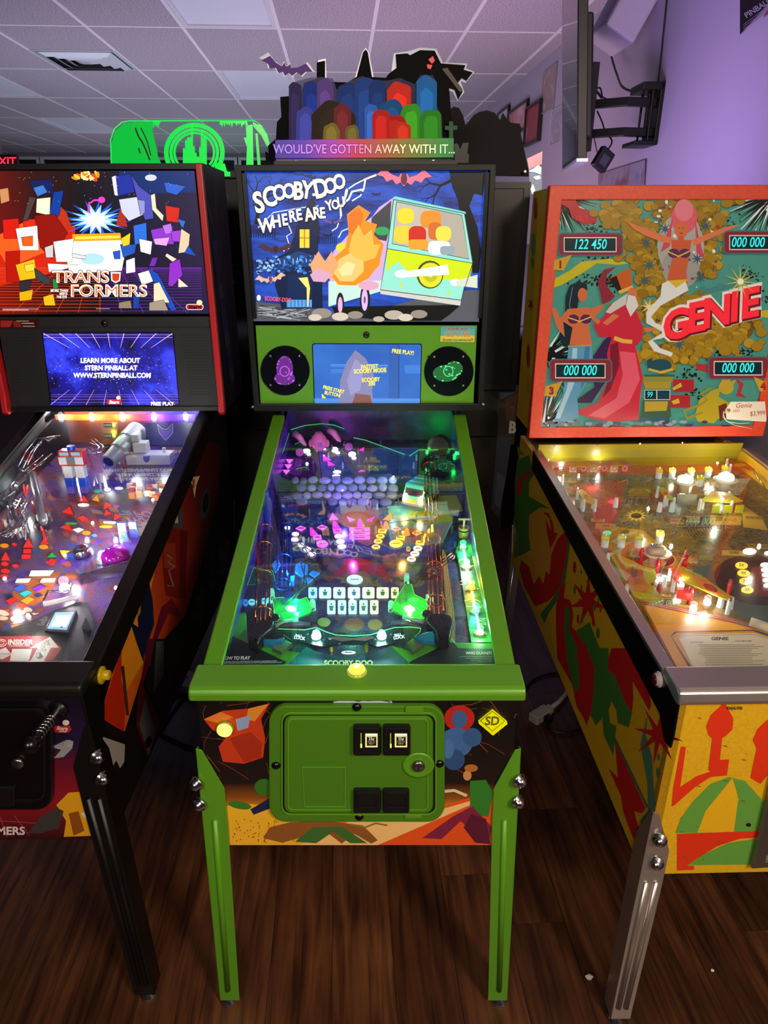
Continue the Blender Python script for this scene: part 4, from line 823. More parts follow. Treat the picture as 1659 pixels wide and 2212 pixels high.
# ---- slingshots: green plastics on posts
for Z, tri, lamp in ((ZP5, [(770, 480), (880, 470), (1010, 520), (1150, 470), (1225, 605), (1180, 650), (1070, 690), (980, 720), (820, 720), (790, 600)], (980, 600)), (ZP6, [(560, 280), (610, 300), (640, 400), (780, 470), (780, 500), (730, 660), (600, 620), (510, 610), (400, 565), (405, 540), (460, 430)], (590, 550))):
    o = MB().prism([ph(*Zp(Z, x, y), .028) for x, y in tri], -PFN * .003).build('slingshot_plastic', mat('#1c9a3c', .2, 0, e=.22), T1)
    MB().tube([ph(*Zp(Z, x, y), .0265) for x, y in tri], .0011, 6, True).build('glowing_edge', mat('#90ff60', .2, 0, e=1.0), o)
    decal(FM, 'slingshot_print', pf(.028), [('e', '#0a3a14', *Zp(Z, lamp[0] - 60, lamp[1] - 80), 12, 8), ('e', '#2fd060', *Zp(Z, lamp[0] + 40, lamp[1] - 90), 12, 5), ('e', ('#d8fff4', 1.3), *Zp(Z, *lamp), 12, 7, 10), ('l', '#06280e', 1.2, [Zp(Z, lamp[0] - 150, lamp[1] + 40), Zp(Z, lamp[0] - 60, lamp[1] + 20), Zp(Z, lamp[0] + 30, lamp[1] + 70)])], o)
    for x, y in (tri[0], tri[4], tri[8]):
        MB().lathe(ph(*Zp(Z, x, y), 0), PFN, [(.007, 0), (.006, .01), (.007, .012), (.006, .026)], 10).build('post', mat('#a0ffe0', .15, 0, e=.35), o)
        MB().lathe(ph(*Zp(Z, x, y), .029), PFN, [(.005, 0), (.003, .003)], 8).build('screw', CHROME, o)
# upper-left and lane plastics with neon edges
for nm, pts, h, c in (('neon_plastic', [Zp(ZP5, *q) for q in [(490, 330), (800, 280), (770, 170), (560, 140)]], .04, '#0f4a4a'), ('neon_plastic', [Zp(ZP1, *q) for q in [(90, 850), (180, 930), (315, 565), (390, 330), (340, 300)]], .05, '#0c2c34'),
                      ('neon_plastic', [Zp(ZP1, *q) for q in [(490, 500), (540, 525), (615, 510), (560, 470)]], .05, '#1c3a34'), ('neon_plastic', [Zp(ZP1, *q) for q in [(500, 890), (600, 920), (700, 900), (640, 860)]], .045, '#3a5a2a'), ('neon_plastic', [Zp(ZP2, *q) for q in [(50, 875), (150, 925), (190, 905), (110, 830)]], .05, '#2c4a2c')):
    o = MB().prism([ph(x, y, h) for x, y in pts], -PFN * .002).build(nm, mat(c, .15), T1)
    MB().tube([ph(x, y, h - .001) for x, y in pts], .0010, 6, True).build('glowing_edge', mat('#60ff90', .2, 0, e=.8), o)
for pts in ([Zp(ZP1, 420, 275), Zp(ZP1, 640, 210), Zp(ZP1, 900, 183), Zp(ZP1, 1100, 205), Zp(ZP1, 1250, 262)], [Zp(ZP1, 1400, 400), Zp(ZP2, 0, 440), Zp(ZP2, 610, 662)], [Zp(ZP2, 680, 685), Zp(ZP2, 830, 590), Zp(ZP2, 1130, 590)], [Zp(ZP2, 1285, 582), Zp(ZP2, 1380, 574)]):
    MB().tube([ph(x, y, .07) for x, y in pts], .0016, 6).build('edge_lit_rail', mat('#50e890', .2, 0, e=.6), T1)
# ---- wire ramps
COPPER = mat('#b06a4a', .22, 1.0); BLUEW = mat('#3a4ad8', .22, .9); REDW = mat('#b84a34', .25, .9)
def wires(bot, top, n, r, mt, rings, nm, h0=.055, h1=.075, span=.030):
    """n parallel wires between two image-space ends, with hoops"""
    a, b = ph(*bot, h0), ph(*top, h1); mb = MB(); d = (b - a).normalized(); side = d.cross(PFN).normalized(); up = side.cross(d)
    offs = [(-span/2, .004), (-span/6, -.006), (span/6, -.006), (span/2, .004)]
    for u, v in offs: mb.tube([a + side*u + up*v, b + side*u + up*v], r, 6)
    for t in rings:
        c = a.lerp(b, t); mb.tube([c + side * (span*.62*math.cos(q)) + up * (span*.62*math.sin(q)) for q in [2*math.pi*k/18 for k in range(18)]], r, 6, True)
    return mb.build(nm, mt, T1, smooth=True)
wires((567, 1335), (573, 1140), 4, .0018, COPPER, (.05, .42, .75, .97), 'wire_ramp')
wires((612, 1262), (618, 1075), 4, .0018, BLUEW, (.0, .25, .6, .93), 'wire_ramp', .05, .08)
wires((943, 1322), (926, 985), 4, .0018, REDW, (.05, .22, .38, .55, .72, .9), 'wire_ramp', .055, .08)
mb = MB()
for k in range(3): mb.tube([ph(*Zp(ZP6, 660 + k*18, 250 + k*16), .05), ph(*Zp(ZP6, 1010 + k*16, -20 + k*22), .055), ph(*Zp(ZP4, 1235 + k*2, 700 - k*30), .06)], .0016, 6)
mb.build('wire_ramp', mat('#8a5a48', .22, 1.0), T1, smooth=True)
mb = MB()
for k in range(2): mb.tube([ph(*Zp(ZP3, 660 + k*60, 900), .05), ph(*Zp(ZP3, 760 + k*60, 790 + k*60), .05), ph(*Zp(ZP3, 960 - k*40, 940 + k*80), .045), ph(*Zp(ZP5, 1090 + k*40, 90), .045), ph(*Zp(ZP5, 1160 - k*40, 330), .04), ph(*Zp(ZP5, 930 + k*70, 520), .035)], .0016, 6)
mb.build('wire_ramp', mat('#2f7a6a', .22, .9), T1, smooth=True)
# blue plastic ramp flaps
for pts in ([(760, 100), (830, 20), (860, 100), (800, 190)], [(1030, 100), (1100, 60), (1170, 110), (1160, 200), (1090, 230), (1020, 180)], [(1180, 200), (1220, 165), (1300, 190), (1240, 240)], [(1100, 270), (1160, 240), (1225, 260), (1170, 305)], [(960, 230), (1020, 220), (1010, 330), (960, 330)]):
    MB().prism([ph(*Zp(ZP5, x, y), .03) for x, y in pts], -PFN * .004).build('blue_plastic', mat('#1f8af0', .15, 0, e=.55), T1, bevel=.001)
# ---- cobblestone wall over the ramp mouth
p0 = ph(735, 1094, 0); SN = Vector((0, -1, .75)).normalized(); PSW = (p0, SN)
base = MB().prism([FM.hit(x, y, PSW) for x, y in [(618, 1080), (640, 1040), (690, 1030), (845, 1022), (862, 1060), (850, 1092), (800, 1084), (735, 1092), (690, 1084), (655, 1084)]], -SN * .01).build('cobblestone_wall', mat('#131016', .8), T1, bevel=.002)
stone_m = [mat(c, .6, bump=.6, scale=300, var=.35) for c in ('#5f6a86', '#6a7490', '#525c76', '#7a8296')]
row = 0
for y in (1038, 1054, 1070, 1085):
    x = 630 + (row % 2) * 9
    while x < 846:
        wdt = rnd.uniform(15, 27)
        if not (y > 1080 and 655 < x < 690):
            c = FM.hit(x + wdt/2, y + rnd.uniform(-1.5, 1.5), PSW) + SN * .001
            sx = wdt * .5 * .00148; sz = rnd.uniform(.0105, .0135)
            t = MB().ball((0, 0, 0), 1, 10, 6)
            rot = SN.to_track_quat('Z', 'Y').to_matrix()
            o = MB().add([c + rot @ Vector((v[0]*sx, v[1]*sz, v[2]*.005)) for v in t.v], t.f).build('stone', rnd.choice(stone_m), base, smooth=True)
        x += wdt + 1.6
    row += 1
# ---- teal toy van with lit headlights
vc = ph(893, 1092, .012); VM = Matrix.Translation(vc) @ Matrix.Rotation(math.radians(-28), 4, 'Z') @ Matrix.Scale(.92, 4)
TEAL = mat('#3fae98', .3); tv = MB()
prof = [(-.002, .004), (-.004, .030), (.010, .058), (.014, .066), (.105, .066), (.110, .060), (.112, .004)]
van = MB().prism([VM @ Vector((-.036, y, z)) for y, z in prof], VM.to_3x3() @ Vector((.072, 0, 0))).build('toy_van', TEAL, T1, bevel=.003)
MB().add([VM @ Vector(p) for p in [(-.030, -.0042, .033), (.030, -.0042, .033), (.030, .0092, .056), (-.030, .0092, .056)]], [(0, 1, 2, 3)]).build('windscreen', mat('#3a2438', .1, 0, e=.05), van)
for s in (-1, 1): MB().add([VM @ Vector(p) for p in [(s*.0366, .012, .034), (s*.0366, .036, .034), (s*.0366, .036, .056), (s*.0366, .018, .056)]], [(0, 1, 2, 3)]).build('side_window', mat('#2a2430', .1), van)
MB().box(-.038, .038, -.010, .0, .002, .010, VM).build('bumper', mat('#c0b0b0', .3, .5), van, bevel=.001)
MB().box(-.038, .038, -.0034, .112, .010, .022, VM).build('yellow_band', mat('#a8a82a', .35), van)
for s in (-1, 1):
    p = VM @ Vector((s * .027, -.007, .018)); o = bulb(FM, van, 'headlight', p, .0075, '#fff0a0', .25, 5)
for s in (-1, 1):
    for y in (.022, .088): MB().lathe(VM @ Vector((s*.034, y, .006)), VM.to_3x3() @ Vector((s, 0, 0)), [(.011, 0), (.011, .006)], 14).build('wheel', BLACKG, van)
for y in (.035, .07): MB().box(-.03, .03, y, y + .003, .0658, .068, VM).build('roof_rib', mat('#7fd8c4', .3), van)
# ---- shooter lane, wooden lane guide and lit electric panel
MB().prism([ph(*Zp(ZP6, x, y), .010) for x, y in [(985, 880), (1065, 890), (1050, 600), (965, 0), (945, -60), (925, -60)]], -PFN * .009).build('wooden_lane', ramp_mat('lane_wood', [(0, '#6a4a1c'), (.5, '#9a7a34'), (1, '#4a3012')], 'wave', 30, 3, distortion=4), T1)
lane = MB().prism([ph(*q, .010) for q in [Zp(ZP6, 1225, 888), Zp(ZP6, 1442, 888), Zp(ZP6, 1250, 0), Zp(ZP4, 1395, 620), Zp(ZP4, 1185, 650), Zp(ZP6, 1095, 60)]], -PFN * .008).build('electric_lane', ramp_mat('electric_green', [(0, '#04240c'), (.45, '#0c5a1e'), (.6, '#1fae3a'), (1, '#a8ff60')], 'noise', 16, 3, e=.5), T1)
zz = [Zp(ZP4, 1305, 720), Zp(ZP4, 1335, 860), Zp(ZP4, 1350, 970), Zp(ZP4, 1385, 1160), Zp(ZP6, 1225, 330), Zp(ZP6, 1245, 450), Zp(ZP6, 1268, 565), Zp(ZP6, 1290, 680), Zp(ZP6, 1312, 790)]
A = [('l', ('#60ffa0', 1.1), 7, zz), ('l', ('#f0fff0', 2.5), 3, zz)]
for x, y in zz[1:]:
    for q in range(4): A.append(('l', ('#c8ff70', 1.2), .9, [(x, y), (x + rnd.uniform(-16, 16), y + rnd.uniform(-8, 8)), (x + rnd.uniform(-20, 20), y + rnd.uniform(-10, 10))]))
decal(FM, 'lightning_print', pf(.010), A, lane, lift=.0003, step=.00003)
for (x, y), c in (((zz[0][0], zz[0][1]), '#60ffc0'), ((zz[2][0], zz[2][1]), '#f0fff0'), (Zp(ZP6, 1175, 105), '#fffff0'), (Zp(ZP6, 1225, 330), '#ffae20'), (Zp(ZP6, 1268, 565), '#60e8ff'), (Zp(ZP6, 1312, 790), '#b0ffb0')):
    p = ph(x, y, .015); o = bulb(FM, lane, 'orb_lamp', p, .0085, c, .28, 4.5); MB().tube([p + Vector((.012*math.cos(2*math.pi*k/16), .009*math.sin(2*math.pi*k/16), -.002)) for k in range(16)], .0015, 6, True).build('orb_ring', mat('#a06a30', .3, .5), o)
MB().prism([ph(*q, .03) for q in [Zp(ZP6, 1448, 886), Zp(ZP6, 1480, 886), Zp(ZP6, 1262, 0), Zp(ZP6, 1235, 0)]], -PFN * .004).build('lane_guide', mat('#9ad84a', .2, 0, e=.35), T1)  # yellow-green glow of the inner wall put into this strip's own emission
# wooden bucket with plunger handle
bk = ph(*Zp(ZP4, 1310, 590), .0); WD = mat('#9a8a34', .5, var=.3, scale=120)
o = MB().lathe(bk, (0, 0, 1), [(.0125, 0), (.0145, .03), (.0135, .03), (.012, .008), (0, .008)], 18).build('toy_bucket', WD, T1, smooth=True)
MB().lathe(bk + Vector((0, 0, .018)), (0, 0, 1), [(.0142, 0), (.0148, .001), (.0148, .003), (.0142, .004)], 18).build('hoop', BLACKG, o)
MB().tube([bk + Vector((0, 0, .01)), bk + Vector((0, 0, .052))], .003, 8).build('plunger_rod', mat('#c8b890', .4), o)
MB().tube([bk + Vector((-.016, 0, .052)), bk + Vector((.016, 0, .052))], .003, 8).build('plunger_handle', mat('#c8a870', .4), o)
# ---- toys at the back: jar, signs, round targets
jar = ph(*Zp(ZP1, 865, 590), 0)
o = MB().lathe(jar, (0, 0, 1), [(.014, 0), (.024, .012), (.028, .028), (.024, .046), (.014, .056), (.012, .062), (.009, .060)], 20).build('pink_jar', mat('#e08ab8', .25, 0, e=.12), T1, smooth=True)
MB().ball(jar + Vector((.006, -.027, .026)), .008, 12, 6).build('jar_badge', mat('#a070e0', .2, 0, e=.25), o, smooth=True)
for s in (-1, 1): MB().ball(jar + Vector((s*.028, 0, .024)), .010, 10, 6, (.8, 1, 1.4)).build('jar_handle', mat('#d880b0', .3, 0, e=.1), o, smooth=True)
for x, y, l in ((560, 480, .05), (1100, 420, .055)):
    p = ph(*Zp(ZP1, x, y), .03); MB().tube([p + Vector((-.018, .01, .03)), p + Vector((0, 0, .02)), p + Vector((.014, -.006, .0)), p + Vector((.022, -.01, -.006))], [.012, .011, .008, .003], 8).build('pale_branch', mat('#b890a0', .5, var=.2, scale=80), T1, smooth=True)
for x, y in ((560, 632), (1323, 545)):
    p = ph(*Zp(ZP1, x, y), .012); o = MB().lathe(p, (0, -.75, .65), [(.0135, 0), (.0135, .004), (.011, .005)], 20).build('round_target', mat('#c060d0', .3, 0, e=.3), T1)
    MB().lathe(p + Vector((0, -.004, .0036)), (0, -.75, .65), [(.004, 0), (.003, .003)], 10).build('target_screw', mat('#e06070', .3, 0, e=.4), o)
for Z, pts, txt, c, h in ((ZP1, [(1425, 200), (1648, 235), (1640, 335), (1575, 330), (1560, 400), (1510, 400), (1485, 310), (1430, 290)], 'AIRFIELD', '#8a50d8', .05), (ZP2, [(100, 225), (345, 250), (335, 370), (110, 330)], 'HAUNTED', '#5a2048', .05)):
    pp = ph(*Zp(Z, pts[0][0], pts[0][1]), h); pl_ = PY(pp.y)
    o = plate(FM, 'toy_sign', pl_, pts, .003, mat(c, .3, 0, e=.35 if c == '#8a50d8' else .05), T1, Z)
    cx = sum(x for x, y in pts[:2]) / 2; cy = pts[0][1] + 62
    decal(FM, 'sign_print', pl_, [('t', '#2a1040', txt, *Zp(Z, cx, cy), 7, 8, {'b': .03})] + ([('p', ('#e04020', .5), [Zp(Z, *q) for q in [(1485, 325), (1530, 290), (1575, 325), (1530, 368)]])] if txt == 'AIRFIELD' else []), o)
bkd = MB().prism([(-.28, 1.262, pz(1.26)), (.28, 1.262, pz(1.26)), (.28, 1.262, 1.14), (-.28, 1.262, 1.14)], (0, .004, 0)).build('back_board', ramp_mat('back_board_print', [(0, '#06060c'), (.5, '#14142c'), (.62, '#22306a'), (1, '#0a0a14')], 'noise', 8, 4), T1)
# dark wheel with green lamp, far right
wc = ph(*Zp(ZP2, 1150, 760), .0); MB().lathe(wc + Vector((0, .03, .04)), (0, -1, .3), [(.04, 0), (.04, .01), (.03, .012)], 24).build('spinning_disc', mat('#0a0c0a', .3), T1)
bulb(FM, T1, 'green_lamp', ph(*Zp(ZP2, 1390, 715), .02), .007, '#20ff60', .1, 2.5); bulb(FM, T1, 'green_lamp', ph(*Zp(ZP2, 955, 635), .03), .005, '#30ff70', .06, 2)
# chair toy and seated blocks beside the disc
p = ph(*Zp(ZP2, 1210, 760), .0); o = MB().box(p.x - .012, p.x + .012, p.y, p.y + .02, p.z, p.z + .016).build('toy_chair', mat('#3a2a1c', .5), T1, bevel=.002); MB().box(p.x - .012, p.x + .012, p.y + .018, p.y + .022, p.z + .016, p.z + .04).build('chair_back', mat('#1f3a4a', .5), o, bevel=.002)
# plain blue marker post at the left wall
p = ph(*Zp(ZP3, 360, 620), .0); o = MB().lathe(p, (0, 0, 1), [(.010, 0), (.008, .04), (.014, .07), (.016, .085), (.007, .098), (.008, .108), (.004, .115)], 14).build('blue_post', mat('#2a4ac8', .35, 0, e=.12), T1, smooth=True)
# small posts, bumper caps and metal bits scattered over the field
for k in range(40):
    x, y = rnd.uniform(600, 980), rnd.uniform(960, 1180)
    if 640 < x < 860 and y < 1095 and y > 1030: continue
    p = ph(x, y, 0)
    if abs(p.x) > .27: continue
    MB().lathe(p, PFN, [(.0035, 0), (.0028, .012), (.0036, .014), (.002, .022)], 8).build('post', rnd.choice([CHROME, STEEL, mat('#c8d0e0', .15, 0, e=.08)]), T1)
# ================================================================== LEFT MACHINE (black with red trim)
FL = Frame((-.80, .012, 0)); T2 = FL.empty('pinball_machine')
tag(T2, 'black pinball machine at the left with red backbox trim and brightly lit playfield', 'pinball machine')
BK = mat('#0e0d0f', .38, .2, bump=.05, scale=500); BK2 = mat('#1a1614', .35, .3)
hw = .28
for s in (-1, 1):
    pr = [(0, .50), (0, .866), (.07, zr1(.07) - .014), (1.09, zr1(1.09) - .014), (1.30, zr1(1.09) - .014), (1.30, .50)]
    o = MB().prism([(s * (hw - .018), y, z) for y, z in pr], (s * .018, 0, 0)).build('cabinet_side', mat('#0b090b', .45), T2)
    MB().prism([(s * (hw - .0185), y, z) for y, z in [(.03, .84), (.07, zr1(.07) - .016), (1.26, zr1(1.09) - .016), (1.26, .98)]], (-s * .0015, 0, 0)).build('side_liner', mat('#15171a', .12, .4), o)
    a, b = (.062, zr1(.062)), (1.10, zr1(1.10))
    rp = [(s*(hw - .032), 0), (s*(hw + .001), 0), (s*(hw + .004), -.004), (s*(hw + .004), -.07), (s*hw, -.07), (s*hw, -.012), (s*(hw - .032), -.012)]
    MB().prism([(x, a[0], a[1] + z) for x, z in rp], (0, b[0] - a[0], b[1] - a[1])).build('side_rail', BK2, T2, bevel=.0015)
    MB().prism([(s*hw, y, z) for y, z in [(-.002, .70), (-.002, .872), (.07, .872), (.09, .83), (.05, .74)]], (s*.004, 0, 0)).build('corner_armour', BK, T2, bevel=.001)
    leg(FL, T2, s * (hw + .006), s, 0.0, .80, BK, s * (hw + .026), -.012, 0, [], w=.052, rib=2)
    leg(FL, T2, s * (hw + .006), s, 1.30, .76, BK, s * (hw + .02), 1.31, 0, [(.012, .6), (.012, .66)], w=.055, face=1)
fp2 = MB().box(-hw, hw, 0, .018, .50, .876).build('front_panel', mat('#0b0910', .45), T2)
MB().box(-hw + .02, hw - .02, .02, 1.28, .503, .517).build('bottom_panel', BLACK, T2)
MB().box(-hw + .02, hw - .02, 1.28, 1.298, .503, 1.15).build('back_panel', BLACK, T2)
MB().prism([(-hw - .006, y, z) for y, z in lp], (2*hw + .012, 0, 0)).build('lockbar', BK2, T2, bevel=.006, seg=3)
MB().prism([(-hw + .02, .066, zr1(.066) - .010), (hw - .02, .066, zr1(.066) - .010), (hw - .02, 1.15, zr1(1.15) - .010), (-hw + .02, 1.15, zr1(1.15) - .010)], (0, 0, -.004)).build('playfield_glass', GLASS, T2)
for px, py in ((210, 1633), (221, 1680)):
    p = FL.hit(px, py, PX(hw + .008)); bolt(T2, p, .0125, (.8, -.8, 0))
# ---- side artwork (plain shapes)
ZLp, ZLf, ZL = (0, 860, 3.190), (0, 1380, 3.770), (0, 340, 3.190)
PS = PX(hw)
fire = ramp_mat('side_fire_print', [(0, '#d83a10'), (.12, '#e0661a'), (.3, '#a82c12'), (.5, '#4a120c'), (.75, '#12070a'), (1, '#060508')], 'gradient', axis=1, lo=.0, hi=1.75, rough=.4)
L5 = lambda pts: [Zp(ZLp, *q) for q in pts]
L6 = lambda pts: [Zp(ZLf, *q) for q in pts]
A = [('p', fire, [(446, 955), (420, 985), (372, 1080), (350, 1130), (295, 1264), (216, 1549), (268, 1582), (300, 1480), (318, 1420), (400, 1330), (440, 1200), (470, 1080), (478, 960)]),
     ('p', '#e8901c', [(300, 1262), (262, 1400), (246, 1490), (268, 1500), (312, 1425), (322, 1290), (345, 1180)]), ('p', '#c02a10', [(262, 1400), (225, 1520), (217, 1548), (268, 1581), (270, 1500), (262, 1470)]),
     ('p', '#1c0e14', L6([(800, 640), (1010, 755), (1015, 850), (800, 700)])), ('p', '#a8a49c', L6([(812, 790), (1015, 860), (1010, 1000), (975, 1055), (945, 990), (915, 1040), (880, 940)])),
     ('p', '#7a160f', L5([(1115, 990), (1160, 885), (1270, 905), (1250, 1000), (1230, 1380), (1140, 1360), (1120, 1200)])), ('p', '#5a0e0c', L5([(1240, 910), (1290, 920), (1275, 1380), (1232, 1380)])), ('p', '#96301a', L5([(1120, 1000), (1205, 1000), (1215, 1180), (1130, 1170)])),
     ('p', '#4a4a4c', L5([(1150, 770), (1240, 745), (1262, 790), (1255, 900), (1165, 900)])), ('p', '#c8c4bc', L5([(1142, 815), (1222, 812), (1226, 860), (1146, 862)])), ('l', '#8a8078', 3, L5([(1150, 1080), (1185, 1105), (1155, 1130), (1200, 1160), (1160, 1190), (1195, 1300), (1150, 1290)])),
     ('p', '#101c3a', L5([(940, 1410), (990, 1360), (1015, 1210), (1050, 1400), (1060, 1560), (1010, 1700), (985, 1820), (930, 1660), (895, 1540), (950, 1580)])), ('p', '#b08038', L5([(945, 1420), (968, 1410), (965, 1480), (948, 1510)])),
     ('p', '#6a1226', L5([(1110, 1440), (1180, 1380), (1250, 1500), (1200, 1500), (1160, 1480), (1090, 1640), (1040, 1850), (1000, 1850), (1060, 1620)])), ('p', '#5a0f1e', L6([(1200, 0), (1270, 0), (1160, 380), (1300, 660), (1320, 600), (1290, 740), (1200, 965), (1105, 700), (1120, 480)])), ('p', '#15171c', L6([(1260, 0), (1500, 0), (1310, 620), (1180, 400)])), ('p', '#4a5258', L6([(1270, 20), (1330, 20), (1330, 300), (1245, 440)])), ('p', '#565c60', L6([(1130, 700), (1175, 480), (1265, 740), (1210, 950)])), ('e', '#15181a', *Zp(ZLf, 1205, 840), 7, 14, 20),
     ('e', '#30343a', *Zp(ZLp, 1410, 730), 10, 34, 8), ('e', '#0a0c10', *Zp(ZLp, 1415, 720), 6, 22, 8), ('p', '#d8cfa0', L5([(1285, 535), (1330, 545), (1375, 535), (1350, 600), (1338, 690), (1325, 600)])), ('p', '#b03020', L5([(1322, 560), (1340, 560), (1336, 620), (1326, 620)]))]
for k in range(46):
    t_ = rnd.random(); x, y = 1330 + 190*t_ + rnd.uniform(-40, 40), 1500 - 470*t_ + rnd.uniform(-60, 60); A.append(('p', rnd.choice(['#23222a', '#2c2a30', '#191820']), L5([(x, y), (x + 22, y - 12), (x + 26, y + 26), (x + 4, y + 36)])))
decal(FL, 'side_artwork', PS, A, T2, lift=.0006, step=.00003, rough=.35)
MB().tube([FL.hit(*Zp(ZLf, 1000, 225), PX(hw + .004)), FL.hit(*Zp(ZLf, 1040, 620), PX(hw + .004))], .003, 8).build('side_trim', mat('#3a2a1c', .4, .5), T2)
p = FL.hit(*Zp(ZLf, 822, 295), PX(hw + .004)); o = MB().lathe(p, (1, 0, 0), [(.018, 0), (.018, .004), (.012, .006), (.010, .006), (.010, .016), (.0085, .018), (0, .018)], 20).build('flipper_button', mat('#f0c808', .3, 0, e=.05), T2, smooth=True)
# ---- front panel
A = [('p', ramp_mat('front_panel_glow', [(0, '#2a0a0c'), (.3, '#8a1420'), (.5, '#6a1024'), (.7, '#241038'), (1, '#0c0818')], 'gradient', axis=2, lo=.50, hi=.86), [(-60, 1500), (178, 1502), (196, 1571), (208, 1812), (-60, 1812)]),
     ('t', '#d8c8cc', 'TRANSFORMERS', *Zp(ZLf, 205, 1565), 24, 0, {'b': .03, 'al': 'r', 'sx': 1.1}), ('l', '#b05060', 1, L6([(0, 1440), (60, 1610)])), ('l', '#b05060', 1, L6([(120, 1440), (240, 1600)])), ('l', '#b05060', 1, L6([(0, 1480), (330, 1500)])),
     ('p', '#d89a1c', L6([(460, 1350), (560, 1250), (700, 1240), (720, 1400), (780, 1600), (520, 1610), (540, 1480)])), ('p', '#8a4a12', L6([(560, 1420), (640, 1400), (690, 1560), (600, 1600)])), ('p', '#c8ccd0', L6([(660, 1420), (730, 1390), (745, 1450), (690, 1460)])), ('p', '#3a3634', L6([(230, 1580), (330, 1450), (460, 1370), (520, 1400), (480, 1540), (330, 1580)])),
     ('p', '#8a8c92', L6([(420, 880), (540, 820), (600, 830), (590, 890), (520, 960), (440, 970), (500, 900)])), ('e', '#9a9ca2', *Zp(ZLf, 560, 850), 10, 8),
     ('p', '#c02428', L6([(440, 705), (570, 705), (585, 735), (560, 760), (450, 760)])), ('e', '#e8e0d8', *Zp(ZLf, 538, 680), 7.5, 6), ('t', '#f4e8e0', 'Stern', *Zp(ZLf, 510, 727), 11, 4, {'b': .03, 'sk': .2}), ('t', '#f4e8e0', 'pinball', *Zp(ZLf, 515, 750), 6, 4, {'b': .02, 'sk': .2})]
decal(FL, 'front_artwork', PY(0), A, fp2, lift=.0006, step=.00004, rough=.35, xlim=(-.279, .279))
cd2 = plate(FL, 'coin_door', PY(0), rrect(-240, 1514, 118, 1742, 34, 7), .012, BLACKG, T2, bevel=.003, lift=.010)
MB().ring([FL.hit(x, y, PY(-.0102)) for x, y in rrect(-222, 1528, 100, 1730, 22, 6)], [FL.hit(x, y, PY(-.0102)) for x, y in rrect(-216, 1534, 94, 1724, 20, 6)], (0, -.004, 0)).build('door_rim', mat('#1c1c20', .2, .4), cd2, bevel=.001)
p = FL.hit(*Zp(ZLf, 152, 1004), PY(-.0102)); MB().lathe(p, (0, -1, 0), [(.0125, 0), (.0125, .006), (.010, .008), (0, .008)], 18).build('lock_cylinder', STEEL, cd2, smooth=True)
plate(FL, 'door_handle', PY(-.0102), [Zp(ZLf, *q) for q in [(-60, 1190), (130, 1190), (130, 1350), (-60, 1350)]], .008, BLACK, cd2, bevel=.002, lift=.006)
# plunger with spring
a = FL.hit(*Zp(ZLf, 490, 560), PY(0)); pl_ = MB().lathe(a, (-.12, -1, -.05), [(.016, 0), (.016, .006), (.007, .008), (.007, .075), (.006, .085)], 16).build('plunger', mat('#1a1a1c', .3, .4), T2, smooth=True)
d = Vector((-.12, -1, -.05)).normalized(); sp_ = []
for k in range(70): q = k / 69; an = q * 2 * math.pi * 6; sp_.append(a + d * (.03 + .045 * q) + Vector((math.cos(an) * .009, 0, math.sin(an) * .009)))
MB().tube(sp_, .0016, 6).build('spring', CHROME, pl_, smooth=True)
MB().ball(a + d * .095, .016, 14, 8).build('knob', BLACKG, pl_, smooth=True)
# ---- backbox
x0, x1, yb, z0, z1 = -.322, .362, .990, 1.168, 1.846
mb = MB().ring([(x0, yb, z0), (x1, yb, z0), (x1, yb, z1), (x0, yb, z1)], [(x0 + .012, yb, z0 + .012), (x1 - .012, yb, z0 + .012), (x1 - .012, yb, z1 - .014), (x0 + .012, yb, z1 - .014)], (0, .26, 0)); mb.box(x0 + .01, x1 - .01, yb + .25, yb + .262, z0, z1)
bb2 = mb.build('backbox', mat('#0d0c10', .4), T2)
nk = MB().box(-.27, .27, 1.262, 1.30, 1.10, z0)
for s in (-1, 1): nk.box(*sorted((s*.262, s*.279)), 1.10, 1.264, 1.10, z0)
nk.build('neck', BLACK, T2)
for s, xs in ((1, x1), (-1, x0)):
    pr = [(yb - .004, z1), (yb + .02, z1 + .002), (yb + .02, z0 + .02), (yb + .01, z0 - .004), (yb - .012, z0 - .010), (yb - .022, z0), (yb - .014, z0 + .05)]
    MB().prism([(xs - s*.002, y, z) for y, z in pr], (-s*.018, 0, 0)).build('red_trim', mat('#b01a20', .35), bb2, bevel=.003)
G2 = [(-80, 92), (1340, 92), (1442, 1078), (-30, 1082)]
bg2 = plate(FL, 'backglass', PY(yb + .01), G2, .006, mat('#0a0808', .1), bb2, ZL, xlim=(x0 + .012, x1 - .012))
ink = ramp_mat('space_print', [(0, '#8a1208'), (.3, '#3a0c0a'), (.5, '#0c0610'), (.75, '#0d0a2a'), (1, '#1c1040')], 'gradient', axis=0, lo=-.32, hi=.34, e=.85)
B = [('p', ink, G2), ('p', '#c8240c', [(-80, 640), (60, 500), (300, 400), (520, 480), (500, 760), (-60, 900)]), ('p', '#ff5a1e', [(-60, 560), (200, 430), (420, 420), (340, 640), (60, 760)]),
     ('p', '#0a2a6a', [(820, 95), (1338, 95), (1350, 240), (1000, 250), (830, 180)]), ('e', '#c8d0d8', 1040, 140, 40, 22), ('e', '#c0c8d0', 880, 112, 50, 18), ('e', '#d0d0d0', 1290, 110, 24, 16)]
for k in range(22):                                            # grid floor
    y = 760 + (k ** 1.55) * 3.1
    if y < 1070: B.append(('l', '#c8381c' if k % 2 == 0 else '#e04a24', 3, [(-40, y), (700, y)])); B.append(('l', '#6a28a0', 3, [(700, y), (1390, y)]))
for k in range(-10, 12):
    xa, xb = 690 + k*70, 690 + k*150
    if -60 < xb < 1430: B.append(('l', '#d8401c' if k < 1 else '#7a30b8', 3, [(xa, 770), (xb, 1068)]))
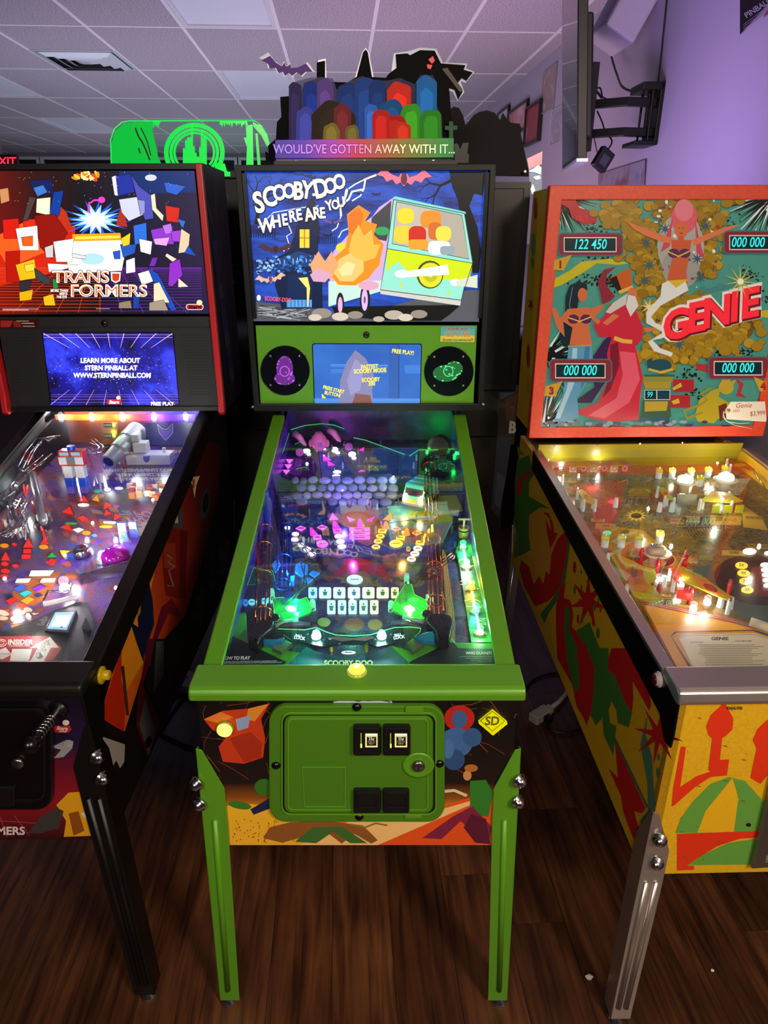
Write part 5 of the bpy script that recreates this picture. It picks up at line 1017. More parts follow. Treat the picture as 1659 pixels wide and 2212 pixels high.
# fireball, burst of light, beam
for k in range(40): B.append(('e', rnd.choice(['#ff8a1c', '#ffc83c', '#e8481c', '#ffe89a']), rnd.gauss(600, 45), rnd.gauss(118, 18), rnd.uniform(8, 30), rnd.uniform(6, 16), rnd.uniform(0, 90), 10))
B = [b for b in B if not (b[0] == 'e' and b[3] - b[5] < 96)]
B += [('s', '#2a5ae0', 660, 430, 250, 90, 16, .1, .55), ('s', '#8ae0ff', 660, 430, 180, 80, 14, 0, .6), ('s', '#ffffff', 660, 430, 120, 60, 12, .2, .7), ('p', '#b83018', [(380, 470), (420, 340), (460, 380), (500, 500)]), ('p', '#a82c18', [(800, 470), (830, 350), (860, 390), (880, 480)]),
      ('p', '#ff9a1c', [(500, 530), (830, 520), (840, 570), (500, 590)]), ('p', '#ffd84a', [(520, 545), (825, 538), (825, 556), (520, 566)]), ('p', '#fffdf0', [(440, 580), (880, 570), (840, 780), (480, 800)]), ('p', '#eaf6ff', [(520, 600), (850, 590), (850, 700), (520, 720)]), ('e', '#a8d8ff', 640, 700, 80, 40), ('l', '#e83cc0', 12, [(610, 380), (615, 320), (650, 295), (700, 295)]), ('e', '#e83cc0', 702, 293, 24, 22)]
# plain angular blocks in the picture's colours
blocks = [('#1c2f9a', [(770, 130), (905, 118), (930, 240), (800, 270)]), ('#dcdcf0', [(770, 135), (800, 125), (815, 265), (790, 260)]), ('#c8ccea', [(820, 290), (960, 270), (1000, 390), (890, 440), (840, 380)]), ('#4a4ab0', [(905, 120), (960, 200), (1040, 260), (1060, 420), (1000, 430), (940, 260)]), ('#8a90d0', [(950, 290), (1000, 300), (1000, 380), (970, 400)]),
          ('#12205a', [(200, 160), (360, 150), (370, 250), (250, 260)]), ('#0f3a9a', [(370, 240), (440, 230), (410, 400), (340, 420)]), ('#f6e4cc', [(255, 285), (350, 275), (345, 400), (250, 380)]), ('#3a76c8', [(230, 210), (300, 190), (330, 240), (260, 270)]), ('#4a3c3a', [(205, 270), (250, 280), (190, 440), (160, 430)]),
          ('#2a6ad8', [(920, 470), (1010, 450), (1015, 590), (930, 600)]), ('#1f52b8', [(830, 600), (940, 600), (930, 660), (850, 690)]), ('#f4c81c', [(835, 560), (900, 520), (895, 600), (850, 615)]), ('#f2f2f8', [(960, 560), (1050, 580), (1040, 670), (970, 650)]), ('#2450c0', [(780, 650), (830, 640), (830, 700), (790, 700)]), ('#f0f0f8', [(870, 710), (930, 690), (935, 790), (870, 800)]), ('#f4f4fa', [(950, 800), (1050, 770), (1070, 850), (980, 880)]), ('#1c46b0', [(1020, 760), (1090, 800), (1220, 1050), (1180, 1055), (1060, 860)]), ('#e8d4b4', [(1060, 870), (1100, 860), (1170, 1000), (1060, 1000)]), ('#8a7a68', [(820, 1000), (900, 985), (910, 1040), (820, 1040)]), ('#9a8c7a', [(1030, 1000), (1130, 980), (1160, 1055), (1030, 1055)]), ('#1a3c9a', [(920, 880), (970, 880), (960, 1040), (920, 1040)]),
          ('#8a34c8', [(1040, 500), (1190, 470), (1200, 600), (1060, 590)]), ('#b070e8', [(1120, 470), (1180, 455), (1190, 520), (1140, 530)]), ('#d8a0f0', [(1060, 560), (1170, 550), (1150, 610), (1070, 600)]), ('#9a3cd0', [(1180, 510), (1260, 500), (1240, 580), (1190, 580)]), ('#f0d4bc', [(1150, 660), (1220, 700), (1190, 720), (1140, 680)]), ('#8a2cc0', [(1170, 730), (1240, 700), (1260, 810), (1190, 890), (1160, 880)]), ('#f0d8c4', [(1230, 830), (1300, 890), (1230, 895)]), ('#6a2aa8', [(1050, 690), (1090, 690), (1070, 750), (1030, 750)]),
          ('#c82418', [(1140, 330), (1240, 350), (1230, 450), (1150, 440)]), ('#d8c4a4', [(1250, 490), (1310, 530), (1300, 650), (1230, 660)]), ('#e8d8b8', [(1040, 260), (1070, 250), (1080, 350), (1130, 400), (1120, 440), (1050, 360)]), ('#2a5ac8', [(1130, 170), (1280, 200), (1220, 260), (1150, 240)]), ('#1c4ab0', [(1300, 610), (1355, 680), (1270, 660)]), ('#2c6ac0', [(1220, 420), (1280, 440), (1260, 490)]),
          ('#d01c10', [(20, 430), (130, 420), (140, 560), (30, 560)]), ('#e82814', [(160, 440), (260, 430), (330, 560), (180, 560)]), ('#b01408', [(40, 650), (140, 640), (140, 860), (50, 860)]), ('#8a1208', [(240, 400), (380, 390), (470, 520), (360, 700), (280, 620)]), ('#f0f0ea', [(110, 490), (260, 470), (270, 640), (140, 640)]), ('#e05a1c', [(150, 550), (230, 540), (230, 610), (160, 610)]), ('#f4f4f0', [(370, 580), (510, 560), (500, 720), (390, 720)]), ('#c8c8cc', [(310, 620), (370, 600), (370, 690), (320, 690)]), ('#f8f8f4', [(330, 730), (540, 740), (420, 780), (340, 790)]), ('#d8d8d8', [(500, 660), (600, 680), (590, 700), (500, 690)]),
          ('#f6b414', [(110, 740), (240, 700), (260, 830), (140, 850)]), ('#f8d040', [(170, 740), (240, 730), (240, 780), (180, 790)]), ('#2a2a30', [(140, 850), (220, 850), (200, 930), (140, 920)]), ('#f0a80c', [(135, 930), (230, 910), (220, 980), (140, 990)]), ('#f0b418', [(300, 960), (370, 940), (385, 1020), (310, 1020)]), ('#3a3a40', [(240, 760), (350, 840), (340, 880), (250, 840)]), ('#c88a5a', [(0, 220), (60, 210), (70, 300), (10, 320)]), ('#1a8a3c', [(365, 840), (400, 840), (405, 900), (370, 905)])]
for c, q in blocks:
    B.append(('p', c, q)); cx = sum(a for a, b in q)/len(q); cy = sum(b for a, b in q)/len(q)
    B.append(('l', '#120c18', 3, q + [q[0]]))
tg = ramp_mat('title_chrome', [(0, '#ffffff'), (.45, '#fff4e0'), (.5, '#e8481c'), (.75, '#ff8a3c'), (1, '#fff8f0')], 'gradient', axis=2, lo=1.36, hi=1.29, e=1.0)
for s_, x, y, z in (('TRANS', 560, 826, 112), ('FORMERS', 752, 922, 112)):
    B += [('t', '#0c0808', s_, x, y, z, 0, {'b': .07, 'sx': 1.12}), ('t', '#fffaf0', s_, x, y, z, 0, {'b': .035, 'sx': 1.12}), ('t', '#e8642c', s_, x, y + 3, z * .92, 0, {'b': -.012, 'sx': 1.2})]
B += [('p', '#e8e4e0', [(765, 790), (835, 790), (830, 850), (800, 866), (770, 850)]), ('p', '#c83a18', [(775, 800), (826, 800), (822, 844), (800, 856), (778, 844)]),
      ('t', '#fff4e8', 'MORE THAN', 412, 918, 26, 0, {'b': .03, 'sx': .8}), ('t', '#fff4e8', 'MEETS', 440, 940, 24, 0, {'b': .03, 'sx': .8}), ('t', '#fff4e8', 'THE EYE', 428, 962, 24, 0, {'b': .03, 'sx': .8}),
      ('p', '#c01c20', rrect(1285, 1012, 1402, 1048, 16)), ('l', '#f0e8e0', 4, rrect(1285, 1012, 1402, 1048, 16) + [rrect(1285, 1012, 1402, 1048, 16)[0]]), ('t', '#120808', 'Stern', 1345, 1031, 38, -2, {'b': .05, 'sx': 1.1, 'sk': .2}), ('e', '#e8d4b8', 1376, 1000, 20, 19)]
for k in range(40): B.append(('e', '#dfe6ff', rnd.uniform(100, 1320), rnd.uniform(100, 330), 2, 2, 0, 6))
B += [('r', '#b8b0a8', 22, 1042, 270, 1046), ('r', '#b8b0a8', 22, 1049, 200, 1053), ('r', '#a8a098', 665, 1040, 760, 1044)]
decal(FL, 'backglass_print', PY(yb + .01), B, bg2, ZL, e=1.0, lift=.0005, step=.000012, rough=.3, xlim=(x0 + .013, x1 - .013))
# lower panel
sp2 = plate(FL, 'speaker_panel', PY(yb + .006), [(-60, 1100), (1446, 1096), (1452, 1172), (1525, 1748), (70, 1756), (-10, 1182)], .008, mat('#16161a', .5, bump=.1, scale=300), bb2, ZL, bevel=.002, xlim=(x0 + .02, x1 - .02))
MB().tube([FL.hit(*Zp(ZL, x, y), PY(yb + .004)) for x, y in ((-10, 1180), (1450, 1172))], .0012, 6).build('panel_seam', mat('#3a3a40', .3, .5), sp2)
hole = mat('#050506', .6)
for gx0_, gx1_, sh in ((40, 250, 42), (1255, 1425, 58)):
    pts = []
    for r_ in range(21):
        y = 1222 + r_ * 20.5; t_ = r_ / 20
        n_ = 11 if gx0_ < 500 else 9
        for k in range(n_): pts.append((gx0_ + sh * t_ + (k + .5 * (r_ % 2)) * (gx1_ - gx0_) / n_, y))
    mb = MB()
    for x, y in pts:
        c = FL.hit(*Zp(ZL, x, y), PY(yb + .0058)); mb.lathe(c, (0, -1, 0), [(.0030, 0), (.0030, .0004)], 6)
    o = mb.build('grille_holes', hole, sp2); o['kind'] = 'stuff'
q = [(290, 1205), (1195, 1205), (1238, 1710), (350, 1715)]
sc2 = plate(FL, 'screen', PY(yb + .006), rquad(q, 14), .004, mat('#05050c', .2), sp2, ZL, lift=.0015)
S = [('p', ramp_mat('galaxy_video', [(0, '#0a0628'), (.35, '#10082e'), (.5, '#1c1aa0'), (.62, '#3a46ff'), (.75, '#180c48'), (1, '#080414')], 'noise', 7, 5, e=.9), rquad([(295, 1210), (1190, 1210), (1233, 1705), (355, 1710)], 12))]
for k in range(9):
    xa, xb = 300 + k*111, 480 + k*70
    S.append(('l', '#f0c8f0', [5, 1.5], [(xa, 1213), (xb, 1312)]))
for k in range(8):
    xa, xb = 350 + k*122, 480 + k*85
    S.append(('l', '#d8a8ff', [4, 1.5], [(xa, 1704), (xb, 1600)]))
for y in (1222, 1240): S.append(('l', '#d8a0e8', 2, [(300, y), (1190, y)]))
for y in (1688, 1668, 1650, 1635): S.append(('l', '#8a60e0', 2.5, [(352, y), (1230, y)]))
for k in range(420):
    x, y = rnd.gauss(770, 260), rnd.gauss(1470, 62)
    if 330 < x < 1205: S.append(('e', rnd.choice(['#c8d0ff', '#8a90ff', '#ffffff', '#5a5aff']), x, y, rnd.uniform(1, 3), rnd.uniform(1, 3), 0, 5))
S += [('t', '#ffffff', 'LEARN MORE ABOUT', 762, 1400, 46, 0, {'b': .04, 'sx': .92}), ('t', '#ffffff', 'STERN PINBALL AT', 768, 1451, 46, 0, {'b': .04, 'sx': .92}), ('t', '#ffffff', 'WWW.STERNPINBALL.COM', 776, 1502, 46, 0, {'b': .04, 'sx': .92}), ('t', '#ffffff', 'FREE PLAY', 1120, 1697, 34, 0, {'b': .04}),
      ('p', '#c01c20', rrect(738, 1668, 840, 1700, 14)), ('t', '#ffffff', 'Stern', 790, 1686, 32, 0, {'b': .04, 'sk': .2}), ('e', '#e8d4b8', 818, 1655, 15, 14)]
decal(FL, 'video_picture', PY(yb + .0045), S, sc2, ZL, e=.95, step=.000006)
p = FL.hit(*Zp(ZL, 722, 1143), PY(yb + .006)); MB().lathe(p, (0, -1, 0), [(.009, 0), (.009, .004), (.006, .007), (0, .007)], 16).build('lock', BLACKG, sp2, smooth=True)
st = plate(FL, 'edition_plate', PY(yb + .006), [(0, 1115), (268, 1118), (268, 1172), (0, 1175)], .002, mat('#3a0f14', .3), sp2, ZL, lift=.002)
decal(FL, 'plate_print', PY(yb + .0045), [('p', '#a01c20', [(5, 1125), (90, 1125), (70, 1170), (5, 1170)]), ('p', '#7a1c1c', [(90, 1130), (140, 1125), (150, 1170), (100, 1170)]), ('r', '#c8b8a0', 150, 1140, 235, 1146), ('t', '#e8d8c0', 'PRO EDITION', 200, 1164, 13), ('r', '#b8a890', 115, 1125, 200, 1130)], st, ZL)
# right face of the backbox
A = [('l', '#4a4658', 1, [Zp((400, 340, 3.57), *q) for q in [(145, 135), (165, 330), (215, 545), (238, 460), (220, 135)]]), ('l', '#3a3648', 1, [Zp((400, 340, 3.57), *q) for q in [(165, 200), (190, 280), (215, 200)]]), ('l', '#3a3648', 1, [Zp((400, 340, 3.57), *q) for q in [(170, 270), (195, 340), (218, 270)]]), ('l', '#3a3648', 1, [Zp((400, 340, 3.57), *q) for q in [(180, 360), (215, 530), (225, 400)]])]
for k in range(12): x = 200 + k*12; y = 650 + k*90; A.append(('p', rnd.choice(['#1c1a4a', '#14123a', '#2a2438', '#1a1a2c']), [Zp((400, 340, 3.57), *q) for q in [(x, y), (x + 36, y - 30), (x + 50, y + 60), (x + 20, y + 110)]]))
decal(FL, 'backbox_side_artwork', PX(x1), A, bb2, lift=.0006, step=.00005)
# ---- playfield
PLN = Vector((0, -.14, 1)).normalized()
def lpf(h=0.0): return (Vector((0, .1, .835)) + PLN * h, PLN)
def lh(px, py, h=0.0): return FL.hit(px, py, lpf(h))
PF2 = MB().prism([(-.261, .06, pz(.06)), (.261, .06, pz(.06)), (.261, 1.25, pz(1.25)), (-.261, 1.25, pz(1.25))], (0, 0, -.012)).build('playfield', ramp_mat('space_playfield_print', [(0, '#140a30'), (.34, '#2a1a5a'), (.43, '#503a8a'), (.48, '#6a4038'), (.53, '#33407a'), (.58, '#7a3a2a'), (.66, '#241a44'), (1, '#a890b0')], 'noise', 13, 7, distortion=1.0, rough=.2), T2)
A = [('p', '#8a4a24', L5([(80, 1350), (210, 1190), (420, 1200), (330, 1370), (180, 1470)])), ('p', '#7a3a1c', L5([(500, 680), (700, 650), (720, 760), (560, 740)])), ('p', '#a85a2c', L5([(520, 800), (600, 830), (640, 870), (600, 860)]))]
for k in range(70): A.append(('e', rnd.choice(['#3a2a6a', '#55358a', '#7a3a30', '#2a4a7a', '#8a5a4a', '#6a2a4a', '#9a4a2a', '#34407a', '#b08a6a']), *Zp(ZLp, rnd.uniform(250, 900), rnd.uniform(650, 1250)), rnd.uniform(4, 16), rnd.uniform(3, 8), rnd.uniform(-40, 40), 9))
for k in range(26): A.append(('e', rnd.choice(['#b83a24', '#d8c8b0', '#7a4a3a', '#e0d8cc', '#3a4a8a', '#c88a4a']), *Zp(ZLp, rnd.uniform(0, 330), rnd.uniform(1440, 1600)), rnd.uniform(6, 18), rnd.uniform(3, 7), rnd.uniform(-30, 20), 10))
decal(FL, 'playfield_artwork', lpf(), A, PF2, lift=.0003, step=.00001, rough=.2, xlim=(-.26, .26))
RD, GN, YL, BL, PU, WT, OG, TL = ('#ff2a20', .9), ('#18b048', .7), ('#f8e020', 1.0), ('#1f5ae0', .8), ('#8030d0', .8), ('#f4f4e8', 1.0), ('#ff9a1c', .9), ('#20b0c0', .8)
ins = []
def tri(x, y, w_, h_, c, rot=0):
    ca, sa = math.cos(math.radians(rot)), math.sin(math.radians(rot)); ins.append(('arrow_insert', [(x + a*ca - b*sa, y + a*sa + b*ca) for a, b in [(-w_/2, h_/2), (0, -h_/2), (w_/2, h_/2)]], c))
def ov(x, y, rx, ry, c, rot=0): ins.append(('oval_insert', ell(x, y, rx, ry, rot, 14), c))
def qd(pts, c, nm='bar_insert'): ins.append((nm, pts, c))
for x, y, w_, h_ in ((195, 995, 70, 65), (307, 980, 56, 48), (38, 1085, 60, 62), (575, 690, 62, 44)): tri(x, y, w_, h_, RD)
tri(735, 733, 64, 44, RD, -25); tri(475, 770, 76, 50, RD, 15); tri(465, 885, 96, 40, RD, 18); tri(665, 685, 50, 44, OG, 15); tri(800, 812, 60, 40, RD, -30); tri(735, 785, 50, 36, RD, -20)
qd([(535, 822), (570, 808), (608, 832), (572, 848)], RD, 'diamond_insert'); qd([(330, 1130), (350, 1108), (385, 1112), (370, 1146)], RD, 'arrow_insert')
qd([(325, 1095), (358, 1062), (390, 1092)], GN, 'arrow_insert'); qd([(412, 1048), (480, 1052), (425, 1082)], YL, 'arrow_insert'); qd([(445, 1090), (512, 1060), (510, 1100)], BL, 'arrow_insert'); qd([(312, 1128), (385, 1110), (355, 1148)], RD, 'arrow_insert'); qd([(400, 1140), (425, 1108), (470, 1120)], PU, 'arrow_insert')
for x, y, rx, ry, c in ((300, 1024, 32, 15, OG), (595, 928, 30, 14, OG), (648, 945, 20, 9, TL), (30, 1015, 30, 14, OG), (730, 885, 46, 8, YL), (670, 640, 24, 12, GN), (800, 745, 22, 9, ('#c030d0', .9)), (98, 1006, 18, 9, RD), (32, 1140, 26, 14, RD), (105, 1155, 24, 12, RD), (35, 1190, 30, 14, RD), (30, 1225, 28, 11, RD), (575, 735, 40, 12, WT), (490, 862, 44, 7, GN), (820, 620, 30, 10, WT), (740, 630, 24, 12, WT)): ov(x, y, rx, ry, c)
qd([(500, 905), (545, 892), (578, 905), (535, 925)], WT); qd([(712, 848), (800, 850), (795, 864), (714, 860)], WT)
qd([(160, 1040), (215, 1040), (212, 1066), (162, 1068)], RD); qd([(150, 1078), (212, 1078), (208, 1104), (148, 1106)], RD)
qd([(215, 1188), (372, 1186), (340, 1222), (200, 1224)], WT); qd([(118, 1244), (212, 1242), (195, 1268), (104, 1270)], WT); qd([(290, 1242), (384, 1240), (372, 1266), (275, 1268)], WT)
qd([(95, 1312), (150, 1284), (182, 1300), (128, 1332)], BL, 'diamond_insert'); qd([(220, 1310), (280, 1284), (312, 1300), (258, 1330)], PU, 'diamond_insert'); qd([(132, 1345), (190, 1322), (218, 1338), (166, 1368)], TL, 'diamond_insert'); qd([(40, 1396), (88, 1372), (118, 1390), (70, 1420)], RD, 'diamond_insert'); qd([(145, 1396), (195, 1368), (236, 1385), (185, 1418)], OG, 'diamond_insert')
qd([(30, 1358), (60, 1345), (85, 1356), (55, 1372)], ('#28406a', .4), 'diamond_insert'); qd([(232, 1356), (262, 1344), (292, 1355), (260, 1372)], ('#28406a', .4), 'diamond_insert')
for nm, pts, c in ins:
    pp = [Zp(ZLp, *q) for q in pts]; cx = sum(a for a, b in pp)/len(pp); cy = sum(b for a, b in pp)/len(pp)
    decal(FL, 'insert_outline', lpf(), [('p', '#120c14', [(cx + (a - cx)*1.16, cy + (b - cy)*1.2) for a, b in pp])], PF2, lift=.0009)
    MB().prism([lh(a, b, .0022) for a, b in pp], -PLN * .0012).build(nm, mat(c[0], .2, 0, c[1]), PF2)
# back panel with five white lamps
bp2 = MB().prism([(-.26, 1.235, pz(1.24)), (.26, 1.235, pz(1.24)), (.26, 1.235, 1.13), (-.26, 1.235, 1.13)], (0, .006, 0)).build('back_board', ramp_mat('back_board_sunset', [(0, '#8a2a14'), (.3, '#c85a18'), (.5, '#8a4a6a'), (.7, '#3a2a9a'), (1, '#3a22a0')], 'gradient', axis=0, lo=-.26, hi=.26), T2)
hd = plate(FL, 'lamp_header', PY(1.17), [Zp(ZLp, *q) for q in [(350, 115), (1350, 112), (1340, 162), (362, 150)]], .006, ramp_mat('header_print', [(0, '#b03a20'), (.15, '#d88a1c'), (.45, '#c05a20'), (.6, '#8a2060'), (.8, '#4a2ab0'), (1, '#3a1c90')], 'gradient', axis=0, lo=-.26, hi=.26), T2)
for x in (425, 637, 848, 1065, 1283):
    p = FL.hit(*Zp(ZLp, x, 127), PY(1.165)); bulb(FL, hd, 'white_lamp', p + Vector((0, -.008, -.002)), .0085, '#f0f2ff', 1.1, 9)
for px, py, h, c, pw in ((35, 1050, .06, '#fff4e8', .9), (140, 1200, .05, '#ffffff', .7), (330, 1080, .05, '#fff0e8', .7), (10, 1250, .05, '#ffe8e0', .8), (200, 1130, .05, '#ffffff', .8), (262, 1170, .03, '#e0e0ff', .5), (60, 1330, .05, '#fff0e8', .8), (250, 1270, .04, '#f0e8ff', .7)):
    bulb(FL, PF2, 'white_bulb', lh(px, py, h), .004, c, pw * .85, 6)
p = lh(*Zp(ZLp, 445, 1308), .018); bulb(FL, PF2, 'white_bulb', p, .012, '#fff0ff', 1.2, 6)
for x, y in ((600, 985), (797, 985)): bulb(FL, PF2, 'white_bulb', lh(*Zp(ZLp, x, y), .01), .006, '#f0f8ff', .2, 4)
# block tower toy in red, white and blue (plain blocks)
b0 = lh(*Zp(ZLp, 545, 650), 0); RDt, WTt, BLt = mat('#c81a24', .3), mat('#d8d8e0', .3), mat('#1448d0', .3)
bt = MB().box(b0.x - .036, b0.x + .036, b0.y - .012, b0.y + .020, b0.z + .088, b0.z + .135).build('toy_blocks', RDt, T2, bevel=.002)
for s in (-1, 1):
    MB().box(b0.x + s*.02 - .012, b0.x + s*.02 + .012, b0.y - .010, b0.y + .014, b0.z, b0.z + .022).build('block', mat('#5a4ab0', .25), bt, bevel=.0015)
    MB().box(b0.x + s*.02 - .012, b0.x + s*.02 + .012, b0.y - .010, b0.y + .014, b0.z + .022, b0.z + .050).build('block', BLt, bt, bevel=.0015)
    MB().box(b0.x + s*.018 - .013, b0.x + s*.018 + .013, b0.y - .010, b0.y + .014, b0.z + .050, b0.z + .088).build('block', WTt, bt, bevel=.0015)
    MB().box(b0.x + s*.017 - .013, b0.x + s*.017 + .013, b0.y - .0135, b0.y - .0115, b0.z + .122, b0.z + .132).build('block_window', mat('#8ac8d8', .15), bt)
MB().box(b0.x - .036, b0.x + .036, b0.y - .0138, b0.y - .0118, b0.z + .094, b0.z + .116).build('block_plate', WTt, bt)
MB().box(b0.x - .012, b0.x + .012, b0.y - .0155, b0.y - .0135, b0.z + .094, b0.z + .118).build('block_grille', mat('#a8aab4', .25, .6), bt)
MB().lathe((b0.x, b0.y + .004, b0.z + .135), (0, 0, 1), [(.012, 0), (.012, .012)], 14).build('stud', BLt, bt)
# grey barrel and grey block base
GR = mat('#7c8088', .35, .2); GRL = mat('#b4b6be', .35)
a = FL.hit(*Zp(ZLp, 745, 440), PY(1.0)); b = FL.hit(*Zp(ZLp, 885, 290), PY(1.12)); d = (b - a).normalized()
can = MB().lathe(a, d, [(.018, .02), (.018, 0), (.024, 0), (.026, .06), (.030, .062), (.030, .12), (.034, .122), (.034, .19)], 20).build('toy_barrel', GR, T2, smooth=False)
MB().lathe(a, d, [(.0175, .0005), (.017, .02)], 20).build('barrel_bore', BLACK, can)
g0 = FL.hit(*Zp(ZLp, 1030, 430), PY(1.08)); gb = MB().box(g0.x - .07, g0.x + .075, 1.06, 1.12, g0.z - .02, g0.z + .025).build('toy_base', GRL, T2, bevel=.003)
MB().box(g0.x - .045, g0.x + .06, 1.055, 1.10, g0.z - .06, g0.z - .02).build('block', GRL, gb, bevel=.003); MB().box(g0.x - .05, g0.x - .005, 1.08, 1.12, g0.z + .025, g0.z + .06).build('block', GRL, gb, bevel=.003); MB().box(g0.x - .055, g0.x - .03, 1.09, 1.12, g0.z + .06, g0.z + .085).build('block', mat('#9a9ca4', .35), gb, bevel=.003); MB().lathe((g0.x + .05, 1.09, g0.z + .025), (0, 0, 1), [(.006, 0), (.006, .016)], 10).build('peg', GRL, gb)
for c, dx, dz in (('#2a48c0', .02, -.035), ('#e0c020', .03, -.045), ('#c83030', .005, -.05)): MB().box(g0.x + dx, g0.x + dx + .007, 1.053, 1.0555, g0.z + dz, g0.z + dz + .006).build('block_stud', mat(c, .3), gb)
decal(FL, 'base_badge', PY(1.06), [('p', '#4a3ca0', [Zp(ZLp, *q) for q in [(985, 400), (1035, 398), (1030, 430), (1008, 446), (990, 430)]])], gb)
pn = plate(FL, 'purple_panel', PY(1.15), [Zp(ZLp, *q) for q in [(1000, 170), (1320, 168), (1290, 330), (1010, 330)]], .004, mat('#2a2a9a', .2, 0, e=.15), T2)
decal(FL, 'panel_badge', PY(1.15), [('l', ('#b0a0ff', .8), 1.4, [Zp(ZLp, *q) for q in [(1085, 178), (1100, 240), (1142, 290), (1188, 240), (1192, 175), (1150, 215), (1120, 212), (1085, 178)]]), ('p', ('#5a30d0', .5), [Zp(ZLp, *q) for q in [(1096, 195), (1108, 238), (1142, 280), (1178, 238), (1184, 195), (1150, 225), (1122, 222)]])], pn)
lk3 = plate(FL, 'lock_lamp_strip', PY(1.13), [Zp(ZLp, *q) for q in [(704, 168), (808, 168), (806, 385), (704, 380)]], .004, mat('#a85a20', .3), T2)
for y, on in ((186, 1), (260, 1), (336, 0)):
    decal(FL, 'strip_label', PY(1.13), [('r', '#101018', *Zp(ZLp, 714, y - 15), *Zp(ZLp, 770, y + 15)), ('t', '#d8d8d8', 'LOCK', *Zp(ZLp, 742, y), 6, 0, {'b': .02})], lk3)
    if on: bulb(FL, lk3, 'green_lamp', FL.hit(*Zp(ZLp, 785, y), PY(1.127)), .0055, '#a0ff60', .1, 3)
# chrome wire ramps and metal clutter on the left
def lw(pts, h, r=.0019, nm='wire_ramp', n=3, sp_=.016):
    mb = MB(); P_ = [lh(*Zp(ZLp, x, y), hh) for (x, y), hh in zip(pts, h if isinstance(h, list) else [h] * len(pts))]
    for k in range(n):
        off = Vector(((k - (n-1)/2) * sp_ * .6, (k - (n-1)/2) * sp_ * .5, abs(k - (n-1)/2) * .006)); mb.tube([p + off for p in P_], r, 6)
    for i in range(len(P_) - 1):
        c = P_[i].lerp(P_[i+1], .5); mb.tube([c + Vector((-sp_, -sp_*.6, .006)), c + Vector((0, 0, -.006)), c + Vector((sp_, sp_*.6, .006))], r, 6)
    return mb.build(nm, CHROME, T2, smooth=True)
lw([(390, 275), (280, 290), (215, 370), (160, 480), (200, 510), (330, 400)], [.10, .10, .095, .09, .09, .09]); lw([(170, 530), (100, 620), (20, 700)], .08); lw([(640, 290), (700, 340), (670, 390), (600, 350)], .09, n=2); lw([(20, 720), (110, 760), (150, 850), (90, 930), (10, 960)], .06, n=4); lw([(180, 700), (130, 800), (160, 860), (80, 960)], .05, n=3)
for k in range(70):
    x, y = rnd.uniform(0, 360), rnd.uniform(620, 980)
    if rnd.random() < .3: x, y = rnd.uniform(430, 900), rnd.uniform(430, 640)
    p = lh(*Zp(ZLp, x, y), 0)
    if abs(p.x) > .25 or p.y > 1.2: continue
    MB().lathe(p, (rnd.uniform(-.2, .2), rnd.uniform(-.2, .2), 1), [(.004, 0), (.003, .016), (.0045, .018), (.002, .03)], 8).build('post', rnd.choice([CHROME, STEEL, mat('#e8e4e8', .15, 0, e=.15), mat('#c03028', .3)]), T2)
for k in range(16):
    x, y = rnd.uniform(800, 1130), rnd.uniform(585, 680); p = lh(*Zp(ZLp, x, y), .03)
    if p.x < .25: MB().box(p.x - .009, p.x + .009, p.y - .003, p.y + .003, p.z - .012, p.z + .006).build('small_target', mat(rnd.choice(['#c86a3a', '#d8a070', '#e8d8c8', '#b84a2a']), .3), T2, bevel=.001)
# left lane guide column, chrome scoop, magenta dome, purple post, targets
mb = MB(); mb.tube([lh(*Zp(ZLp, 225, 520), .06), lh(*Zp(ZLp, 250, 640), .06), lh(*Zp(ZLp, 295, 850), .05)], .010, 8); mb.build('lane_column', mat('#8a8694', .3, .5), T2, smooth=True)
MB().lathe(lh(*Zp(ZLp, 300, 890), 0), PLN, [(.016, 0), (.018, .02), (.015, .03), (.012, .024)], 16).build('chrome_scoop', CHROME, T2, smooth=True)
MB().box(*[v for a_, b_ in zip(lh(*Zp(ZLp, 290, 830), .03), (.012, .008, .014)) for v in (a_ - b_, a_ + b_)]).build('white_lamp_housing', mat('#f0f0d8', .3, 0, e=.6), T2, bevel=.002)
c = lh(*Zp(ZLp, 795, 1085), .004); o = MB().lathe(c, PLN, [(.036, 0), (.036, .006), (.028, .016), (.016, .022), (0, .024)], 24).build('magenta_dome', mat('#b010b0', .08, 0, e=.25), T2, smooth=True)
c = lh(*Zp(ZLp, 570, 1085), .0); MB().lathe(c, PLN, [(.022, 0), (.022, .02), (.014, .026), (.010, .024)], 18).build('chrome_bumper', CHROME, T2, smooth=True)
rp_ = [lh(*Zp(ZLp, x, y), .03) for x, y in ((880, 1120), (720, 1165), (620, 1195), (545, 1215), (520, 1180))]
mb = MB(); mb.add([p for q in rp_ for p in (q, q - Vector((0, 0, .028)))], [(2*i, 2*i + 2, 2*i + 3, 2*i + 1) for i in range(len(rp_) - 1)]); o = mb.build('chrome_lane_guide', CHROME, T2); sm = o.modifiers.new('thickness', 'SOLIDIFY'); sm.thickness = .002
for x, y, h_ in ((860, 990, .06), (930, 960, .05)):
    p = lh(*Zp(ZLp, x, y), 0); o = MB().box(p.x - .012, p.x + .012, p.y - .004, p.y + .004, p.z, p.z + h_).build('blue_white_target', mat('#3a5ad0', .3), T2, bevel=.002); MB().box(p.x - .010, p.x + .010, p.y - .0055, p.y - .0042, p.z + h_*.55, p.z + h_*.95).build('target_face', mat('#d0d8f0', .3), o)
mb = MB(); mb.tube([lh(*Zp(ZLp, x, y), .025) for x, y in ((300, 1400), (330, 1330), (420, 1335), (480, 1320), (490, 1280))], .0035, 8); mb.build('chrome_loop', CHROME, T2, smooth=True)
